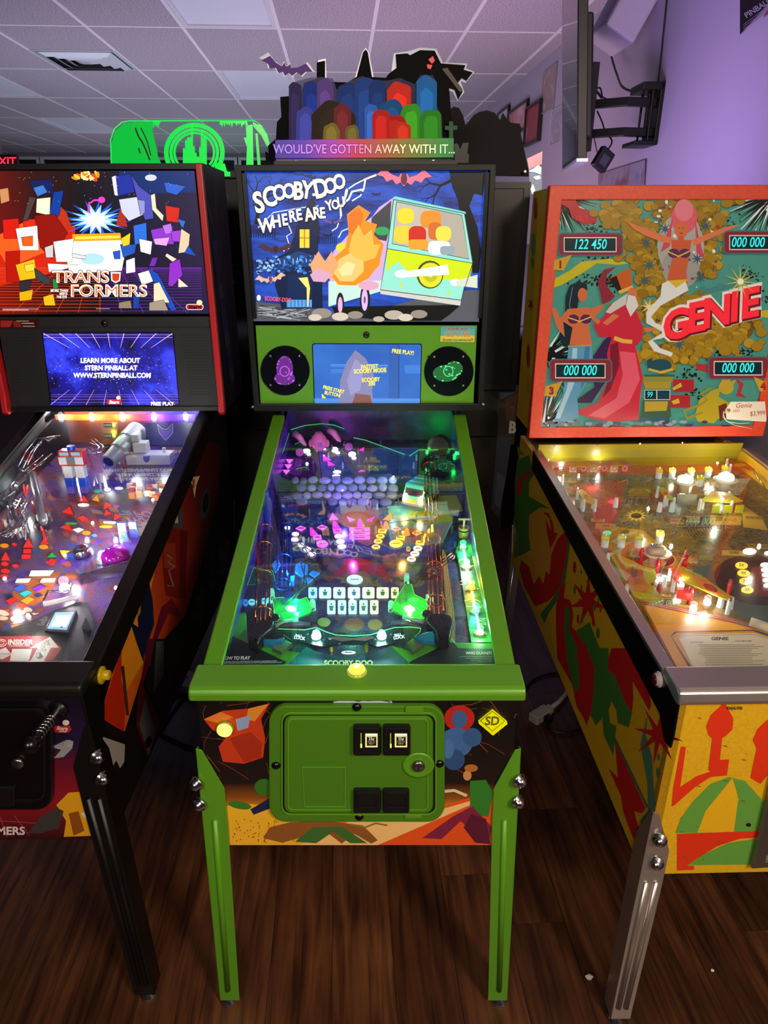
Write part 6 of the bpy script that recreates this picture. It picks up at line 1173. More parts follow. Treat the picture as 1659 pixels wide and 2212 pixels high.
mb = MB(); mb.tube([lh(*Zp(ZLp, x, y), .02) for x, y in ((300, 1420), (400, 1400), (540, 1370))], .006, 8); mb.build('flipper', mat('#d8d4d8', .3), T2, smooth=True)
# ---- apron with card, reader screen
ap2 = MB().prism(clampx([lh(*Zp(ZLp, x, y), .014) for x, y in [(-900, 1600), (-700, 1402), (-620, 1402), (-100, 1600), (0, 1612), (530, 1402), (600, 1402), (645, 1530), (640, 1580), (600, 1850), (-900, 1850)]], -.26, .26), -PLN * .012).build('apron', mat('#17171a', .35), T2, bevel=.002)
card = [(-150, 1640), (0, 1642), (330, 1640), (425, 1722), (370, 1800), (300, 1824), (-150, 1824)]
A = [('p', '#a8141c', L5(card)), ('p', '#e8e4e0', L5([(200, 1725), (345, 1645), (405, 1720), (350, 1722), (300, 1820), (205, 1820), (262, 1720)])), ('p', '#e8e4e0', L5([(0, 1735), (40, 1720), (82, 1768), (20, 1800), (0, 1800)])),
     ('t', '#f4f0ec', 'INSIDER', *Zp(ZLp, 140, 1684), 15, 0, {'b': .035, 'sx': 1.0, 'sk': .15}), ('t', '#f4f0ec', 'CONNECTED', *Zp(ZLp, 135, 1709), 5, 0, {'b': .02, 'sx': 1.5}), ('l', '#f4f0ec', 1.4, [Zp(ZLp, *q) for q in ell(10, 1688, 34, 24, 0, 20)]), ('l', '#f4f0ec', 1.2, [Zp(ZLp, *q) for q in ell(10, 1688, 20, 14, 0, 16)]),
     ('p', '#f0eeea', L5([(85, 1730), (222, 1730), (200, 1812), (68, 1812)])), ('t', '#403c3c', 'USE', *Zp(ZLp, 320, 1680), 7.5, 0, {'b': .02, 'sk': .2}), ('t', '#403c3c', 'YOUR', *Zp(ZLp, 312, 1698), 7.5, 0, {'b': .02, 'sk': .2}), ('t', '#403c3c', 'QR', *Zp(ZLp, 298, 1719), 7.5, 0, {'b': .02, 'sk': .2}), ('t', '#403c3c', 'CODE', *Zp(ZLp, 288, 1740), 7.5, 0, {'b': .02, 'sk': .2}), ('p', '#3a2428', L5([(248, 1758), (278, 1752), (300, 1785), (275, 1800), (250, 1790)])), ('p', '#c8ccd4', L5([(252, 1762), (272, 1758), (270, 1785), (252, 1788)])),
     ('t', '#8a8a90', 'USE', *Zp(ZLp, 312, 1514), 6, 0, {'b': .02}), ('t', '#8a8a90', 'YOUR', *Zp(ZLp, 300, 1532), 6, 0, {'b': .02}), ('t', '#8a8a90', 'QR', *Zp(ZLp, 298, 1549), 6, 0, {'b': .02}), ('t', '#8a8a90', 'CODE', *Zp(ZLp, 280, 1564), 6, 0, {'b': .02}), ('t', '#6a4a4a', 'SCAN CODE HERE', *Zp(ZLp, 18, 1766), 4, 0, {'b': .02})]
decal(FL, 'apron_print', lpf(.014), A, ap2, lift=.0004, step=.00004, xlim=(-.255, .255))
rd = MB().prism([lh(*Zp(ZLp, x, y), .020) for x, y in [(305, 1600), (375, 1462), (528, 1460), (470, 1615)]], -PLN * .008).build('code_reader', mat('#2c3038', .25), ap2, bevel=.001)
decal(FL, 'reader_screen', lpf(.020), [('p', ('#7ab8d8', .8), L5([(325, 1590), (382, 1478), (512, 1476), (460, 1600)])), ('p', ('#d8f4ff', 1.2), L5([(350, 1575), (390, 1500), (495, 1498), (455, 1580)])), ('e', '#1a2a34', *Zp(ZLp, 425, 1580), 3, 1.6)], rd)
MB().prism([lh(*Zp(ZLp, x, y), .022) for x, y in [(560, 1580), (590, 1500), (630, 1590), (600, 1610)]], -PLN * .010).build('apron_bracket', BLACKG, T2, bevel=.001)
# ================================================================== RIGHT MACHINE (older, red frame, yellow cabinet)
FG = Frame((.943, .001, 0), .0227); T3 = FG.empty('pinball_machine')
tag(T3, 'older yellow pinball machine at the right with red wooden backbox frame', 'pinball machine')
XL, XR = -.35, .40
def zg(y): return .885 + .080 * y
ZGp, ZG, ZGf = (1100, 930, 2.968), (1100, 370, 2.968), (1100, 1400, 2.968)
YEL = mat('#d8a81a', .42, bump=.12, scale=120, var=.10); RED = mat('#d4452a', .45, bump=.15, scale=90, var=.12); CHR = mat('#c4b8b4', .3, .85, bump=.05, scale=60)
for s, x in ((-1, XL), (1, XR)):
    pr = [(0, .421), (0, .872), (.07, zg(.07) - .014), (1.21, zg(1.21) - .014), (1.42, zg(1.21) - .014), (1.42, .45)]
    o = MB().prism([(x - s*.018, y, z) for y, z in pr], (s * .018, 0, 0)).build('cabinet_side', YEL, T3)
    # black metal side rail, chrome edge on top
    MB().prism([(x, y, z) for y, z in [(-.012, .77), (-.014, .80), (-.01, zg(0) - .012), (1.20, zg(1.20) - .002), (1.20, zg(1.20) - .07), (.05, .80), (.012, .765)]], (s*.004, 0, 0)).build('rail_plate', mat('#101214', .3, .4), T3, bevel=.001)
    MB().prism([(x + s*.004, .06, zg(.06)), (x - s*.022, .06, zg(.06)), (x - s*.022, .06, zg(.06) - .008), (x + s*.004, .06, zg(.06) - .008)], (0, 1.14, zg(1.2) - zg(.06))).build('side_rail', CHR, T3, bevel=.001)
fp3 = MB().box(XL, XR, 0, .018, .421, .872).build('front_panel', YEL, T3)
MB().box(XL + .02, XR - .02, .02, 1.40, .425, .44).build('bottom_panel', mat('#5a4430', .7), T3)
MB().box(XL + .02, XR - .02, 1.40, 1.418, .44, .98).build('back_panel', mat('#5a4430', .7), T3)
lp3 = [(-.012, .868), (-.014, .878), (-.010, .894), (.0, .900), (.060, .904), (.063, .898), (.063, .880), (.0, .866)]
MB().prism([(XL - .006, y, z) for y, z in lp3], (XR - XL + .012, 0, 0)).build('lockbar', CHR, T3, bevel=.005, seg=3)
MB().prism([(XL + .02, .063, zg(.063) - .008), (XR - .02, .063, zg(.063) - .008), (XR - .02, 1.22, zg(1.22) - .008), (XL + .02, 1.22, zg(1.22) - .008)], (0, 0, -.004)).build('playfield_glass', GLASS, T3)
MB().prism([(XL + .018, 1.235, .90), (XR - .018, 1.235, .90), (XR - .018, 1.21, zg(1.22) + .012), (XL + .018, 1.21, zg(1.22) + .012)], (0, .01, 0)).build('rear_rail', mat('#9a8a1c', .4), T3)
for k in range(5):
    p = FG.hit(*Zp(ZGp, 290 + k*273, 98 - k*7), ((0, 1.213, 0), (0, 1, 0))); MB().lathe(p, (0, -1, 0), [(.005, 0), (.003, .003)], 8).build('screw', STEEL, T3)
# legs
for s, x in ((-1, XL), (1, XR)):
    leg(FG, T3, x + s*.006, s, 0.0, .60, CHR, x + s*.03, -.045, 0, [], w=.050, rib=2)
    leg(FG, T3, x + s*.006, s, 1.42, .60, CHR, x + s*.025, 1.44, 0, [(.012, .5), (.012, .55)], w=.055, face=1)
for px, py in ((1424, 1812), (1417, 1862)):
    p = FG.hit(px, py, PY(-.012)); bolt(T3, p, .013, (-.5, -1, 0))
# flipper button on the rail plate
p = FG.hit(*Zp(ZGf, 965, 200), PX(XL - .004)); o = MB().lathe(p, (-1, 0, 0), [(.016, 0), (.016, .004), (.012, .006), (.012, .010), (0, .011)], 18).build('flipper_button', mat('#d8c8c8', .3), T3, smooth=True); MB().lathe(p + Vector((-.0105, 0, 0)), (-1, 0, 0), [(.0115, 0), (.010, .003), (0, .004)], 18).build('button_cap', mat('#4a1418', .25), o, smooth=True)
# ---- side artwork
GRN, RDD, OY = '#3f7a2c', '#c01c1c', '#d89a2a'
g1 = lambda pts: [Zp(ZGp, *q) for q in pts]
g2 = lambda pts: [Zp(ZGf, *q) for q in pts]
z5 = (1040, 880, 2.911)
g5 = lambda pts: [Zp(z5, *q) for q in pts]
A = [('p', GRN, g5([(225, 330), (300, 300), (330, 420), (300, 470), (300, 560), (440, 640), (430, 700), (300, 800), (310, 900), (205, 950), (210, 480)])), ('p', RDD, g5([(215, 520), (235, 440), (310, 395), (320, 420), (270, 450), (245, 560)])), ('p', '#d8b020', g5([(300, 560), (330, 470), (395, 530), (350, 560)])), ('p', '#8a8a1c', g5([(225, 240), (275, 300), (230, 300)])),
     ('p', OY, g5([(300, 800), (300, 680), (370, 630), (460, 640), (530, 790), (460, 880), (430, 1040), (360, 1120), (300, 1000), (330, 860)])), ('p', RDD, g5([(390, 660), (420, 660), (450, 720), (460, 790), (485, 790), (435, 890), (415, 800), (405, 700), (440, 780), (430, 700)])),
     ('p', RDD, g5([(440, 930), (480, 830), (520, 785), (548, 800), (545, 900), (520, 1080), (470, 1170), (420, 1220), (340, 1250), (270, 1130), (240, 1020), (250, 960), (300, 1000), (330, 1110), (365, 1060), (390, 1110), (405, 1030), (430, 1050)])), ('p', GRN, g5([(548, 820), (560, 850), (530, 1080), (490, 1200), (420, 1300), (400, 1360), (370, 1300), (430, 1230), (500, 1120), (535, 950)])),
     ('p', RDD, g5([(500, 1120), (530, 1100), (520, 1200), (560, 1210), (580, 1300), (570, 1380), (610, 1420), (700, 1560), (720, 1700), (690, 1870), (660, 1980), (600, 1880), (570, 1740), (480, 1580), (470, 1400), (470, 1250)])), ('p', GRN, g5([(530, 1250), (560, 1260), (555, 1400), (600, 1500), (610, 1620), (620, 1760), (590, 1800), (540, 1600), (520, 1400)])),
     ('p', GRN, g5([(640, 1380), (680, 1350), (757, 1540), (757, 1960), (720, 2000), (690, 1940), (700, 1860), (720, 1700), (690, 1540), (610, 1430), (600, 1400)])), ('s', RDD, *Zp(z5, 672, 1220), 42, 13, 7, .25, 1.5)]
for x, y, rx, ry, c in ((588, 1005, 11, 38, RDD), (588, 1150, 7, 26, GRN), (632, 1130, 5, 18, GRN), (620, 1215, 5, 16, RDD), (610, 1330, 8, 30, RDD), (636, 1330, 7, 24, GRN), (706, 1350, 9, 28, RDD), (714, 1255, 8, 26, GRN), (738, 1215, 5, 18, GRN), (752, 1265, 6, 28, RDD), (736, 1420, 11, 36, GRN), (630, 1035, 5, 14, GRN)): A.append(('e', c, *Zp(z5, x, y), rx/2.911, ry/2.911))
A += [('p', GRN, g2([(500, 0), (640, 0), (640, 60), (700, 200), (760, 350), (790, 420), (770, 510), (700, 480), (690, 400), (660, 340), (640, 400), (650, 480), (690, 500), (680, 600), (670, 690), (610, 560), (600, 440), (560, 470), (520, 430), (540, 200)])), ('p', RDD, g2([(440, 0), (500, 0), (550, 130), (545, 260), (530, 400), (500, 500), (470, 420), (500, 350), (470, 160)])),
      ('p', RDD, g2([(640, 60), (660, 0), (780, 0), (830, 40), (890, 200), (915, 370), (900, 400), (795, 210), (800, 320), (790, 420), (740, 330), (680, 170), (635, 140)])), ('p', RDD, g2([(640, 770), (700, 830), (690, 700), (680, 590), (880, 1030), (850, 1060), (805, 1045), (840, 1190), (865, 1310), (790, 1200), (735, 1050), (720, 950)])), ('l', '#4a6a5c', 5, g2([(675, 570), (890, 1020)])),
      ('p', '#4f7a6a', g2([(890, 430), (880, 560), (920, 700), (930, 900), (945, 1000), (890, 1150), (840, 1110), (895, 1040), (890, 860), (845, 620)])), ('s', RDD, *Zp(ZGf, 962, 555), 54, 14, 8, .2, 1.25), ('e', '#4f7a6a', *Zp(ZGf, 1018, 455), 5, 14), ('e', '#4f7a6a', *Zp(ZGf, 958, 800), 4, 11), ('e', '#4f7a6a', *Zp(ZGf, 962, 700), 3, 7)]
decal(FG, 'side_artwork', PX(XL), A, T3, lift=.0006, step=.00003, rough=.45)
# ---- front artwork: onion towers and striped dome
OR3, GR3 = '#d8320c', '#5f9a3c'
A = [('p', GR3, g2([(1065, 1185), (1100, 1090), (1180, 980), (1290, 870), (1410, 825), (1510, 850), (1610, 960), (1700, 1100), (1700, 1180)])), ('p', '#e0ac12', g2([(1205, 1182), (1260, 1040), (1430, 832), (1468, 960), (1438, 1178)])), ('p', OR3, g2([(1075, 1190), (1590, 1170), (1700, 1170), (1700, 1210), (1480, 1220), (1330, 1270), (1200, 1350), (1140, 1392), (1185, 1395), (1185, 1420), (1075, 1425)])), ('p', GR3, g2([(1145, 1390), (1250, 1320), (1400, 1250), (1700, 1200), (1700, 1385)])),
     ('p', OR3, g2([(1380, 345), (1410, 400), (1436, 450), (1430, 520), (1390, 560), (1365, 575), (1350, 715), (1410, 712), (1395, 815), (1290, 825), (1190, 890), (1060, 1005), (1040, 1015), (1050, 900), (1080, 740), (1100, 630), (1132, 632), (1115, 760), (1095, 890), (1200, 820), (1290, 790), (1275, 780), (1300, 580), (1275, 555), (1262, 500), (1290, 430)])),
     ('p', OR3, g2([(1700, 430), (1640, 470), (1590, 520), (1560, 590), (1585, 640), (1545, 830), (1610, 870), (1700, 760)]))]
for k in range(70): A.append(('e', '#5a3c08', *Zp(ZGf, rnd.uniform(1090, 1640), rnd.uniform(360, 1440)), rnd.uniform(.5, 1.6), rnd.uniform(.4, .9), 0, 5))
for k in range(8): x, y = rnd.uniform(1110, 1600), rnd.uniform(400, 1400); A.append(('p', '#7a5a1c', g2([(x, y), (x + 24, y + 6), (x + 20, y + 12), (x + 2, y + 6)])))
A += [('t', '#3a2a08', '06678', *Zp(ZGf, 1442, 381), 9, 0, {'b': .02, 'sx': 1.5}), ('e', '#120a06', *Zp(ZGf, 1532, 1128), 5, 4)]
decal(FG, 'front_artwork', PY(0), A, fp3, lift=.0006, step=.00002, rough=.5, xlim=(XL + .0005, XR - .0005))
cdq = [Zp(ZGf, *q) for q in [(1535, 1385), (1680, 760), (1900, 700), (1900, 1360)]]
fr3 = MB().ring([FG.hit(x, y, PY(-.0006)) for x, y in cdq], [FG.hit(x, y, PY(-.0006)) for x, y in [Zp(ZGf, *q) for q in [(1625, 1338), (1725, 830), (1880, 780), (1880, 1320)]]], (0, -.012, 0)).build('coin_door', mat('#8a8480', .3, .9), T3, bevel=.003)
plate(FG, 'door_panel', PY(0), [Zp(ZGf, *q) for q in [(1622, 1342), (1722, 828), (1884, 778), (1884, 1322)]], .003, mat('#6a6460', .35, .8), fr3, lift=.004)
# ---- backbox
YB3, Z03, Z13 = 1.20, 1.022, 1.802
xa, xb = -.372, .44
mb = MB(); mb.box(xa + .012, xb - .012, YB3 + .032, YB3 + .27, Z03 + .01, Z13 - .004)
bb3 = mb.build('backbox', YEL, T3)
out = [(xa, YB3, Z03), (xb, YB3, Z03), (xb, YB3, Z13), (xa, YB3, Z13)]
PG = PY(YB3 + .012)
inn = [(xa + .040, YB3, Z03 + .038), (xb - .040, YB3, Z03 + .038), (xb - .040, YB3, Z13 - .040), (xa + .040, YB3, Z13 - .040)]
fr_ = MB().ring(out, inn, (0, .034, 0)).build('door_frame', RED, bb3, bevel=.003)
A = [('p', '#a03020', [Zp(ZG, *q) for q in [(250, 100), (305, 100), (305, 105), (252, 106)]])]
# painted marks on the backbox side
A = [('p', '#c89a1a', [Zp((980, 220, 2.989), *q) for q in [(518, 620), (545, 620), (490, 1880), (466, 1880)]]), ('s', '#a02818', *Zp((980, 220, 2.989), 500, 1310), 7, 3, 5, .3, 2.4), ('e', '#5a8a4a', *Zp((980, 220, 2.989), 516, 920), 5, 26), ('e', '#a02818', *Zp((980, 220, 2.989), 530, 690), 4, 24), ('e', '#6a7a2c', *Zp((980, 220, 2.989), 512, 1040), 4, 12), ('e', '#a02818', *Zp((980, 220, 2.989), 484, 1640), 4, 26)]
decal(FG, 'backbox_side_artwork', PX(xa + .012), A, bb3, lift=.0006)
# glass artwork
Gq = [(300, 150), (1990, 140), (1990, 1640), (190, 1650)]
bg3 = plate(FG, 'backglass', PG, Gq, .005, mat('#183030', .1), bb3, ZG, xlim=(xa + .03, xb - .03))
TQ, SM1, SM2, SM3 = '#4a9a88', '#a27c18', '#745810', '#c49c26'
B = [('p', TQ, Gq)]
for k in range(230):                                                   # burst strokes at the corners
    cx, cy, a0, a1 = rnd.choice([(300, 150, 0, 90), (1700, 150, 90, 180), (215, 1640, 270, 360), (215, 1200, 300, 420)])
    a = math.radians(rnd.uniform(a0, a1)); r0, r1 = rnd.uniform(20, 120), rnd.uniform(140, 330)
    p0_ = (cx + r0*math.cos(a), cy + r0*math.sin(a)); p1_ = (cx + r1*math.cos(a), cy + r1*math.sin(a))
    if all(215 < q[0] < 1900 and 155 < q[1] < 1630 for q in (p0_, p1_)): B.append(('l', rnd.choice(['#0c1412', '#0c1412', '#0c1412', '#e8f0ec']), [16, 2], [p0_, p1_]))
for cx, cy, n_ in ((560, 370, 26), (850, 180, 16), (560, 560, 26), (600, 700, 60), (480, 690, 30), (1380, 330, 30), (1540, 660, 30), (1620, 820, 24), (1150, 1300, 30), (1300, 1170, 30), (1570, 1260, 30), (1180, 1420, 26), (1500, 1150, 24)):
    for k in range(n_): B.append(('e', '#080c0a', cx + rnd.gauss(0, 46), cy + rnd.gauss(0, 24), rnd.uniform(3, 12), rnd.uniform(3, 9), 0, 9))
B += [('p', '#b8242c', [(320, 175), (420, 180), (450, 235), (570, 270), (555, 330), (480, 345), (400, 300), (380, 240), (330, 210)]), ('t', '#c83a40', 'TILT', 460, 303, 46, 0, {'b': .02}), ('p', '#c8b81c', [(265, 700), (380, 640), (460, 580), (640, 560), (780, 590), (690, 600), (560, 590), (470, 650), (330, 730), (270, 750)]), ('p', '#c8b81c', [(1560, 900), (1760, 880), (1760, 950), (1600, 930)]), ('p', '#b83034', [(1190, 1230), (1290, 1240), (1270, 1290), (1200, 1270)]), ('p', '#b83034', [(1440, 1320), (1500, 1360), (1480, 1420), (1520, 1450), (1450, 1440), (1470, 1370)])]
# smoke: heaps of outlined puffs
puffs = []
for cx, cy, sx, sy, n_ in ((690, 280, 90, 60, 46), (850, 420, 90, 90, 50), (880, 600, 60, 100, 44), (1240, 280, 70, 80, 40), (1270, 560, 60, 100, 40), (900, 720, 60, 60, 34), (960, 900, 120, 60, 44), (1200, 1060, 170, 60, 80), (1420, 1000, 130, 80, 60), (1030, 1170, 130, 60, 50), (1120, 850, 90, 50, 30), (1080, 230, 150, 50, 40)):
    for k in range(n_): puffs.append((cx + rnd.gauss(0, sx*.75), cy + rnd.gauss(0, sy*.75)))
for cx, cy, sx, sy in ((690, 280, 90, 60), (850, 420, 100, 110), (880, 600, 80, 130), (1240, 280, 80, 90), (1270, 560, 60, 130), (900, 720, 80, 70), (960, 900, 120, 70), (1200, 1060, 200, 80), (1420, 1000, 150, 100), (1030, 1170, 140, 70), (1080, 250, 160, 70)): B.append(('e', SM2, cx, cy, sx, sy, 0, 24))
puffs.sort(key=lambda q: q[1])
for x, y in puffs:
    if y < 165: continue
    r_ = rnd.uniform(22, 42); r_ = min(r_, y - 152); B.append(('e', '#5a440c', x, y + 2, r_ + 2, r_ * .8 + 2, 0, 14)); B.append(('e', rnd.choice([SM1, SM1, SM1, '#8e6c14', '#b48e20']), x, y, r_, r_ * .8, 0, 12))
B += [('e', '#a8a49a', 1090, 480, 150, 210), ('e', '#9c968c', 1090, 620, 120, 130)]
for k in range(60): B.append(('e', rnd.choice(['#3f5a6a', '#b82c24', '#5a7a86', '#e8e0d0']), rnd.uniform(880, 1330), rnd.uniform(180, 760), rnd.uniform(4, 15), rnd.uniform(4, 15), 0, 9))
for x, y in ((870, 460), (990, 370), (890, 600), (1215, 680), (1195, 560), (1250, 350), (1080, 1110), (1090, 780), (860, 700)): B.append(('s', '#3a5a66', x, y, 44, 13, 8))
# rising figure: simple flat shapes
B += [('e', '#d85a68', 1110, 300, 84, 100), ('e', '#e07884', 1110, 250, 60, 70), ('p', '#c84458', [(1040, 300), (1020, 480), (960, 520), (1000, 400)]), ('p', '#c84458', [(1180, 300), (1190, 520), (1240, 560), (1200, 400)]),
      ('p', '#d8764a', [(740, 320), (800, 345), (950, 400), (1040, 430), (1060, 470), (960, 450), (860, 410), (790, 370)]), ('p', '#d8764a', [(1160, 440), (1290, 390), (1400, 350), (1470, 345), (1400, 375), (1290, 425), (1170, 480)]),
      ('p', '#c85a34', [(1030, 440), (1160, 440), (1140, 560), (1125, 640), (1135, 720), (1000, 720), (1015, 640), (1035, 560)]), ('e', '#d06a40', 1092, 375, 42, 56), ('r', '#c85a34', 1072, 415, 1110, 460), ('e', '#5a2c52', 1045, 525, 36, 30), ('e', '#5a2c52', 1115, 525, 36, 30), ('l', '#e0b840', 8, [(1010, 515), (1075, 545), (1145, 512)]), ('p', '#d8b030', [(995, 700), (1140, 690), (1100, 730), (1050, 745)]),
      ('p', '#dcdcd4', [(970, 720), (1010, 700), (1060, 745), (1120, 705), (1140, 760), (1070, 800), (960, 860), (900, 930), (930, 970), (1010, 1000), (1000, 1060), (910, 1080), (960, 1130), (1040, 1160), (1030, 1185), (920, 1150), (880, 1090), (980, 1030), (870, 970), (870, 900), (960, 800)])]
B += [('e', '#3a3040', 1080, 365, 5, 3), ('e', '#3a3040', 1104, 365, 5, 3), ('e', '#8a2028', 1092, 398, 10, 4)]
# robed figure and standing figure, flat shapes
B += [('p', '#3a1a4a', [(600, 1080), (660, 1030), (640, 1300), (520, 1480), (400, 1480), (540, 1380), (520, 1200)]), ('p', '#8a2434', [(590, 850), (560, 700), (600, 630), (680, 610), (620, 660), (610, 720), (670, 800), (640, 830)]), ('p', '#c85a1c', [(625, 690), (770, 615), (775, 730), (700, 770)]), ('p', '#1a0c0c', [(630, 690), (680, 668), (715, 765), (690, 770)]), ('l', '#e0b040', 22, [(695, 775), (785, 740)]),
      ('p', '#c8243a', [(640, 850), (740, 830), (800, 880), (850, 1000), (840, 1080), (800, 1120), (850, 1320), (830, 1440), (820, 1590), (660, 1600), (520, 1580), (400, 1540), (560, 1480), (630, 1330), (620, 1160), (650, 1060), (570, 1060), (530, 980), (600, 930)]), ('p', '#e0566a', [(700, 1150), (800, 1160), (830, 1330), (760, 1480), (600, 1580), (500, 1560), (680, 1450), (720, 1300)]), ('p', '#7a1428', [(640, 1110), (690, 1090), (700, 1240), (640, 1400), (590, 1450), (640, 1300)]), ('e', '#d0714a', 780, 790, 32, 46), ('p', '#d8d4cc', [(755, 790), (800, 800), (820, 860), (770, 930), (740, 860)]), ('p', '#c8c4bc', [(720, 800), (750, 780), (740, 850), (640, 910), (610, 900), (660, 840)]), ('l', '#e0b040', 26, [(665, 1065), (720, 1085), (780, 1090)]), ('p', '#d0714a', [(850, 1000), (920, 1000), (930, 1015), (870, 1030)]), ('p', '#d0714a', [(590, 970), (660, 910), (700, 925), (620, 985)]),
      ('p', '#14262e', [(355, 800), (380, 730), (440, 705), (490, 720), (495, 760), (450, 760), (430, 880), (400, 1000), (420, 1130), (340, 1120), (310, 1060), (350, 940)]), ('l', '#4a7a8a', 6, [(400, 740), (380, 850), (390, 950)]), ('e', '#d06a40', 463, 790, 30, 44), ('p', '#d06a40', [(370, 880), (500, 870), (530, 900), (500, 990), (525, 1110), (380, 1110), (400, 1000), (340, 960), (350, 1060), (300, 1000), (265, 880), (290, 870), (320, 940)]), ('p', '#d06a40', [(510, 880), (590, 850), (600, 870), (540, 930), (580, 960), (560, 980), (510, 930)]), ('e', '#5a2050', 405, 945, 36, 30), ('e', '#5a2050', 485, 945, 36, 30), ('l', '#e0b840', 8, [(370, 935), (445, 960), (520, 930)]), ('l', '#b0a030', 14, [(370, 1120), (520, 1115)]),
      ('p', '#5a96b8', [(375, 1120), (520, 1115), (530, 1200), (500, 1330), (430, 1450), (440, 1570), (380, 1600), (280, 1600), (340, 1420), (360, 1250)]), ('p', '#a8c8d8', [(400, 1130), (430, 1130), (420, 1330), (360, 1480), (320, 1580), (290, 1580), (360, 1400), (390, 1260)]), ('p', '#3f7a9a', [(480, 1120), (510, 1120), (490, 1330), (450, 1400)])]
# lamp, pedestal, crouching imp shape, base clouds
B += [('e', '#1f4a56', 960, 1240, 72, 40), ('p', '#1f4a56', [(870, 1210), (910, 1190), (900, 1260), (880, 1260)]), ('l', '#c8a83a', 16, [(885, 1265), (960, 1285), (1040, 1265)]), ('r', '#8a8a34', 850, 1310, 1040, 1345), ('r', '#2a5a5a', 860, 1300, 1050, 1312), ('p', '#a8902c', [(850, 1345), (1030, 1345), (1020, 1390), (866, 1390)]), ('p', '#3a5a40', [(850, 1460), (1020, 1460), (1030, 1570), (840, 1575)]), ('p', '#b89a30', [(860, 1470), (1010, 1470), (1000, 1530), (860, 1535)]), ('r', '#2a5464', 830, 1570, 1020, 1600),
      ('r', '#a8242c', 1040, 1330, 1175, 1410), ('r', '#a8242c', 1020, 1430, 1150, 1510), ('p', '#c8a83a', [(1035, 1385), (1090, 1350), (1100, 1375), (1045, 1400)]), ('p', '#c8a83a', [(1030, 1470), (1075, 1450), (1085, 1480), (1045, 1490)]),
      ('p', '#b09a24', [(1180, 1560), (1210, 1460), (1290, 1400), (1350, 1380), (1330, 1440), (1400, 1480), (1420, 1560), (1330, 1580), (1300, 1610), (1200, 1600)]), ('e', '#b89c2c', 1380, 1380, 48, 46), ('p', '#b89c2c', [(1350, 1340), (1360, 1310), (1385, 1335), (1410, 1305), (1405, 1345), (1445, 1330), (1425, 1370)]), ('p', '#6a2c1c', [(1330, 1500), (1380, 1480), (1400, 1560), (1340, 1600)]), ('l', '#9a8420', 16, [(1230, 1540), (1130, 1580), (1110, 1530), (1200, 1500), (1260, 1460), (1220, 1420), (1280, 1385)])]
for k in range(44): B.append(('e', rnd.choice(['#5a6a78', '#3f5060', '#4a3050', '#8a98a4']), rnd.uniform(230, 1390), rnd.uniform(1600, 1630), rnd.uniform(14, 30), rnd.uniform(8, 14), 0, 10))
# displays
CY = ('#30e0e0', .9)
def disp(x0, y0, x1, y1, txt, sh=0, lx=None, sz=.72):
    L_ = [('p', '#3f6a7a', rrect(x0 - 40, y0 - 32, x1 + 45, y1 + 28, 30)), ('p', '#8a2430', rrect(x0 - 32, y0 - 24, x1 + 37, y1 + 20, 26)), ('r', '#d8d4c8', x0 - 2, y0 - 3, x1 + 2, y1 + 3), ('r', '#04282e', x0 + 4, y0 + 4, x1 - 4, y1 - 4)]
    h = (y1 - y0) * 1.0
    L_.append(('t', CY, txt, (x0 + x1) / 2 if lx is None else lx, (y0 + y1) / 2, h, 0, {'b': .01, 'sx': sz, 'sk': .15, **({'al': 'l'} if lx is not None else {})})); return L_
B += disp(345, 425, 678, 515, '122 450') + disp(290, 1230, 608, 1320, '000 000') + disp(1302, 1215, 1610, 1302, '000 000') + disp(1400, 412, 1730, 502, '000 000', 0, 1415)
B += [('r', '#d8d4c8', 858, 1396, 1022, 1460), ('r', '#04282e', 862, 1400, 934, 1456), ('r', '#06384a', 940, 1400, 1018, 1456), ('t', CY, '99', 893, 1428, 52, 0, {'sx': .7, 'sk': .15})]
for x, y, n_ in ((318, 595, '1'), (262, 1400, '3'), (1614, 1372, '4')): B += [('p', '#c89a28', [(x - 35, y - 25), (x + 75, y - 60), (x + 25, y + 40), (x - 42, y + 35)] if n_ != '4' else [(x - 60, y - 60), (x + 60, y - 25), (x + 50, y + 30), (x - 20, y + 35)]), ('t', '#2a1408', n_, x + 3, y + 4, 62, 0, {'b': .05}), ('t', '#c82420', n_, x, y, 62, 0, {'b': .02})]
# title
tl = [('G', 1062, 985, 250), ('E', 1190, 940, 250), ('N', 1320, 905, 250), ('I', 1432, 875, 250), ('E', 1530, 850, 250)]
for ch, x, y, z in tl: B.append(('t', '#e8e0d8', ch, x, y, z * 1.02, -12, {'b': .10, 'sx': .95, 'sk': .25}))
for ch, x, y, z in tl: B.append(('t', '#6a1420', ch, x + 8, y + 8, z, -12, {'b': .06, 'sx': .95, 'sk': .25}))
for ch, x, y, z in tl: B.append(('t', ('#e02430', .75), ch, x, y, z, -12, {'b': .04, 'sx': .95, 'sk': .25}))
B += [('t', '#4a7a86', "Gottlieb's", 1325, 745, 62, -12, {'b': .01, 'sk': .3}), ('s', '#c8b83a', 1470, 705, 110, 20, 11, .1, 1), ('e', '#f0f0e8', 1470, 705, 20, 20), ('s', '#e8d89a', 885, 868, 60, 12, 8, .2)]
decal(FG, 'backglass_print', PG, B, bg3, ZG, e=.38, lift=.0005, step=.000006, rough=.25, xlim=(xa + .03, xb - .03))
MB().prism(clampx([FG.hit(*Zp(ZG, x, y), PY(YB3 + .006)) for x, y in Gq], xa + .03, xb - .03), (0, .002, 0)).build('cover_glass', SGLASS, bb3)
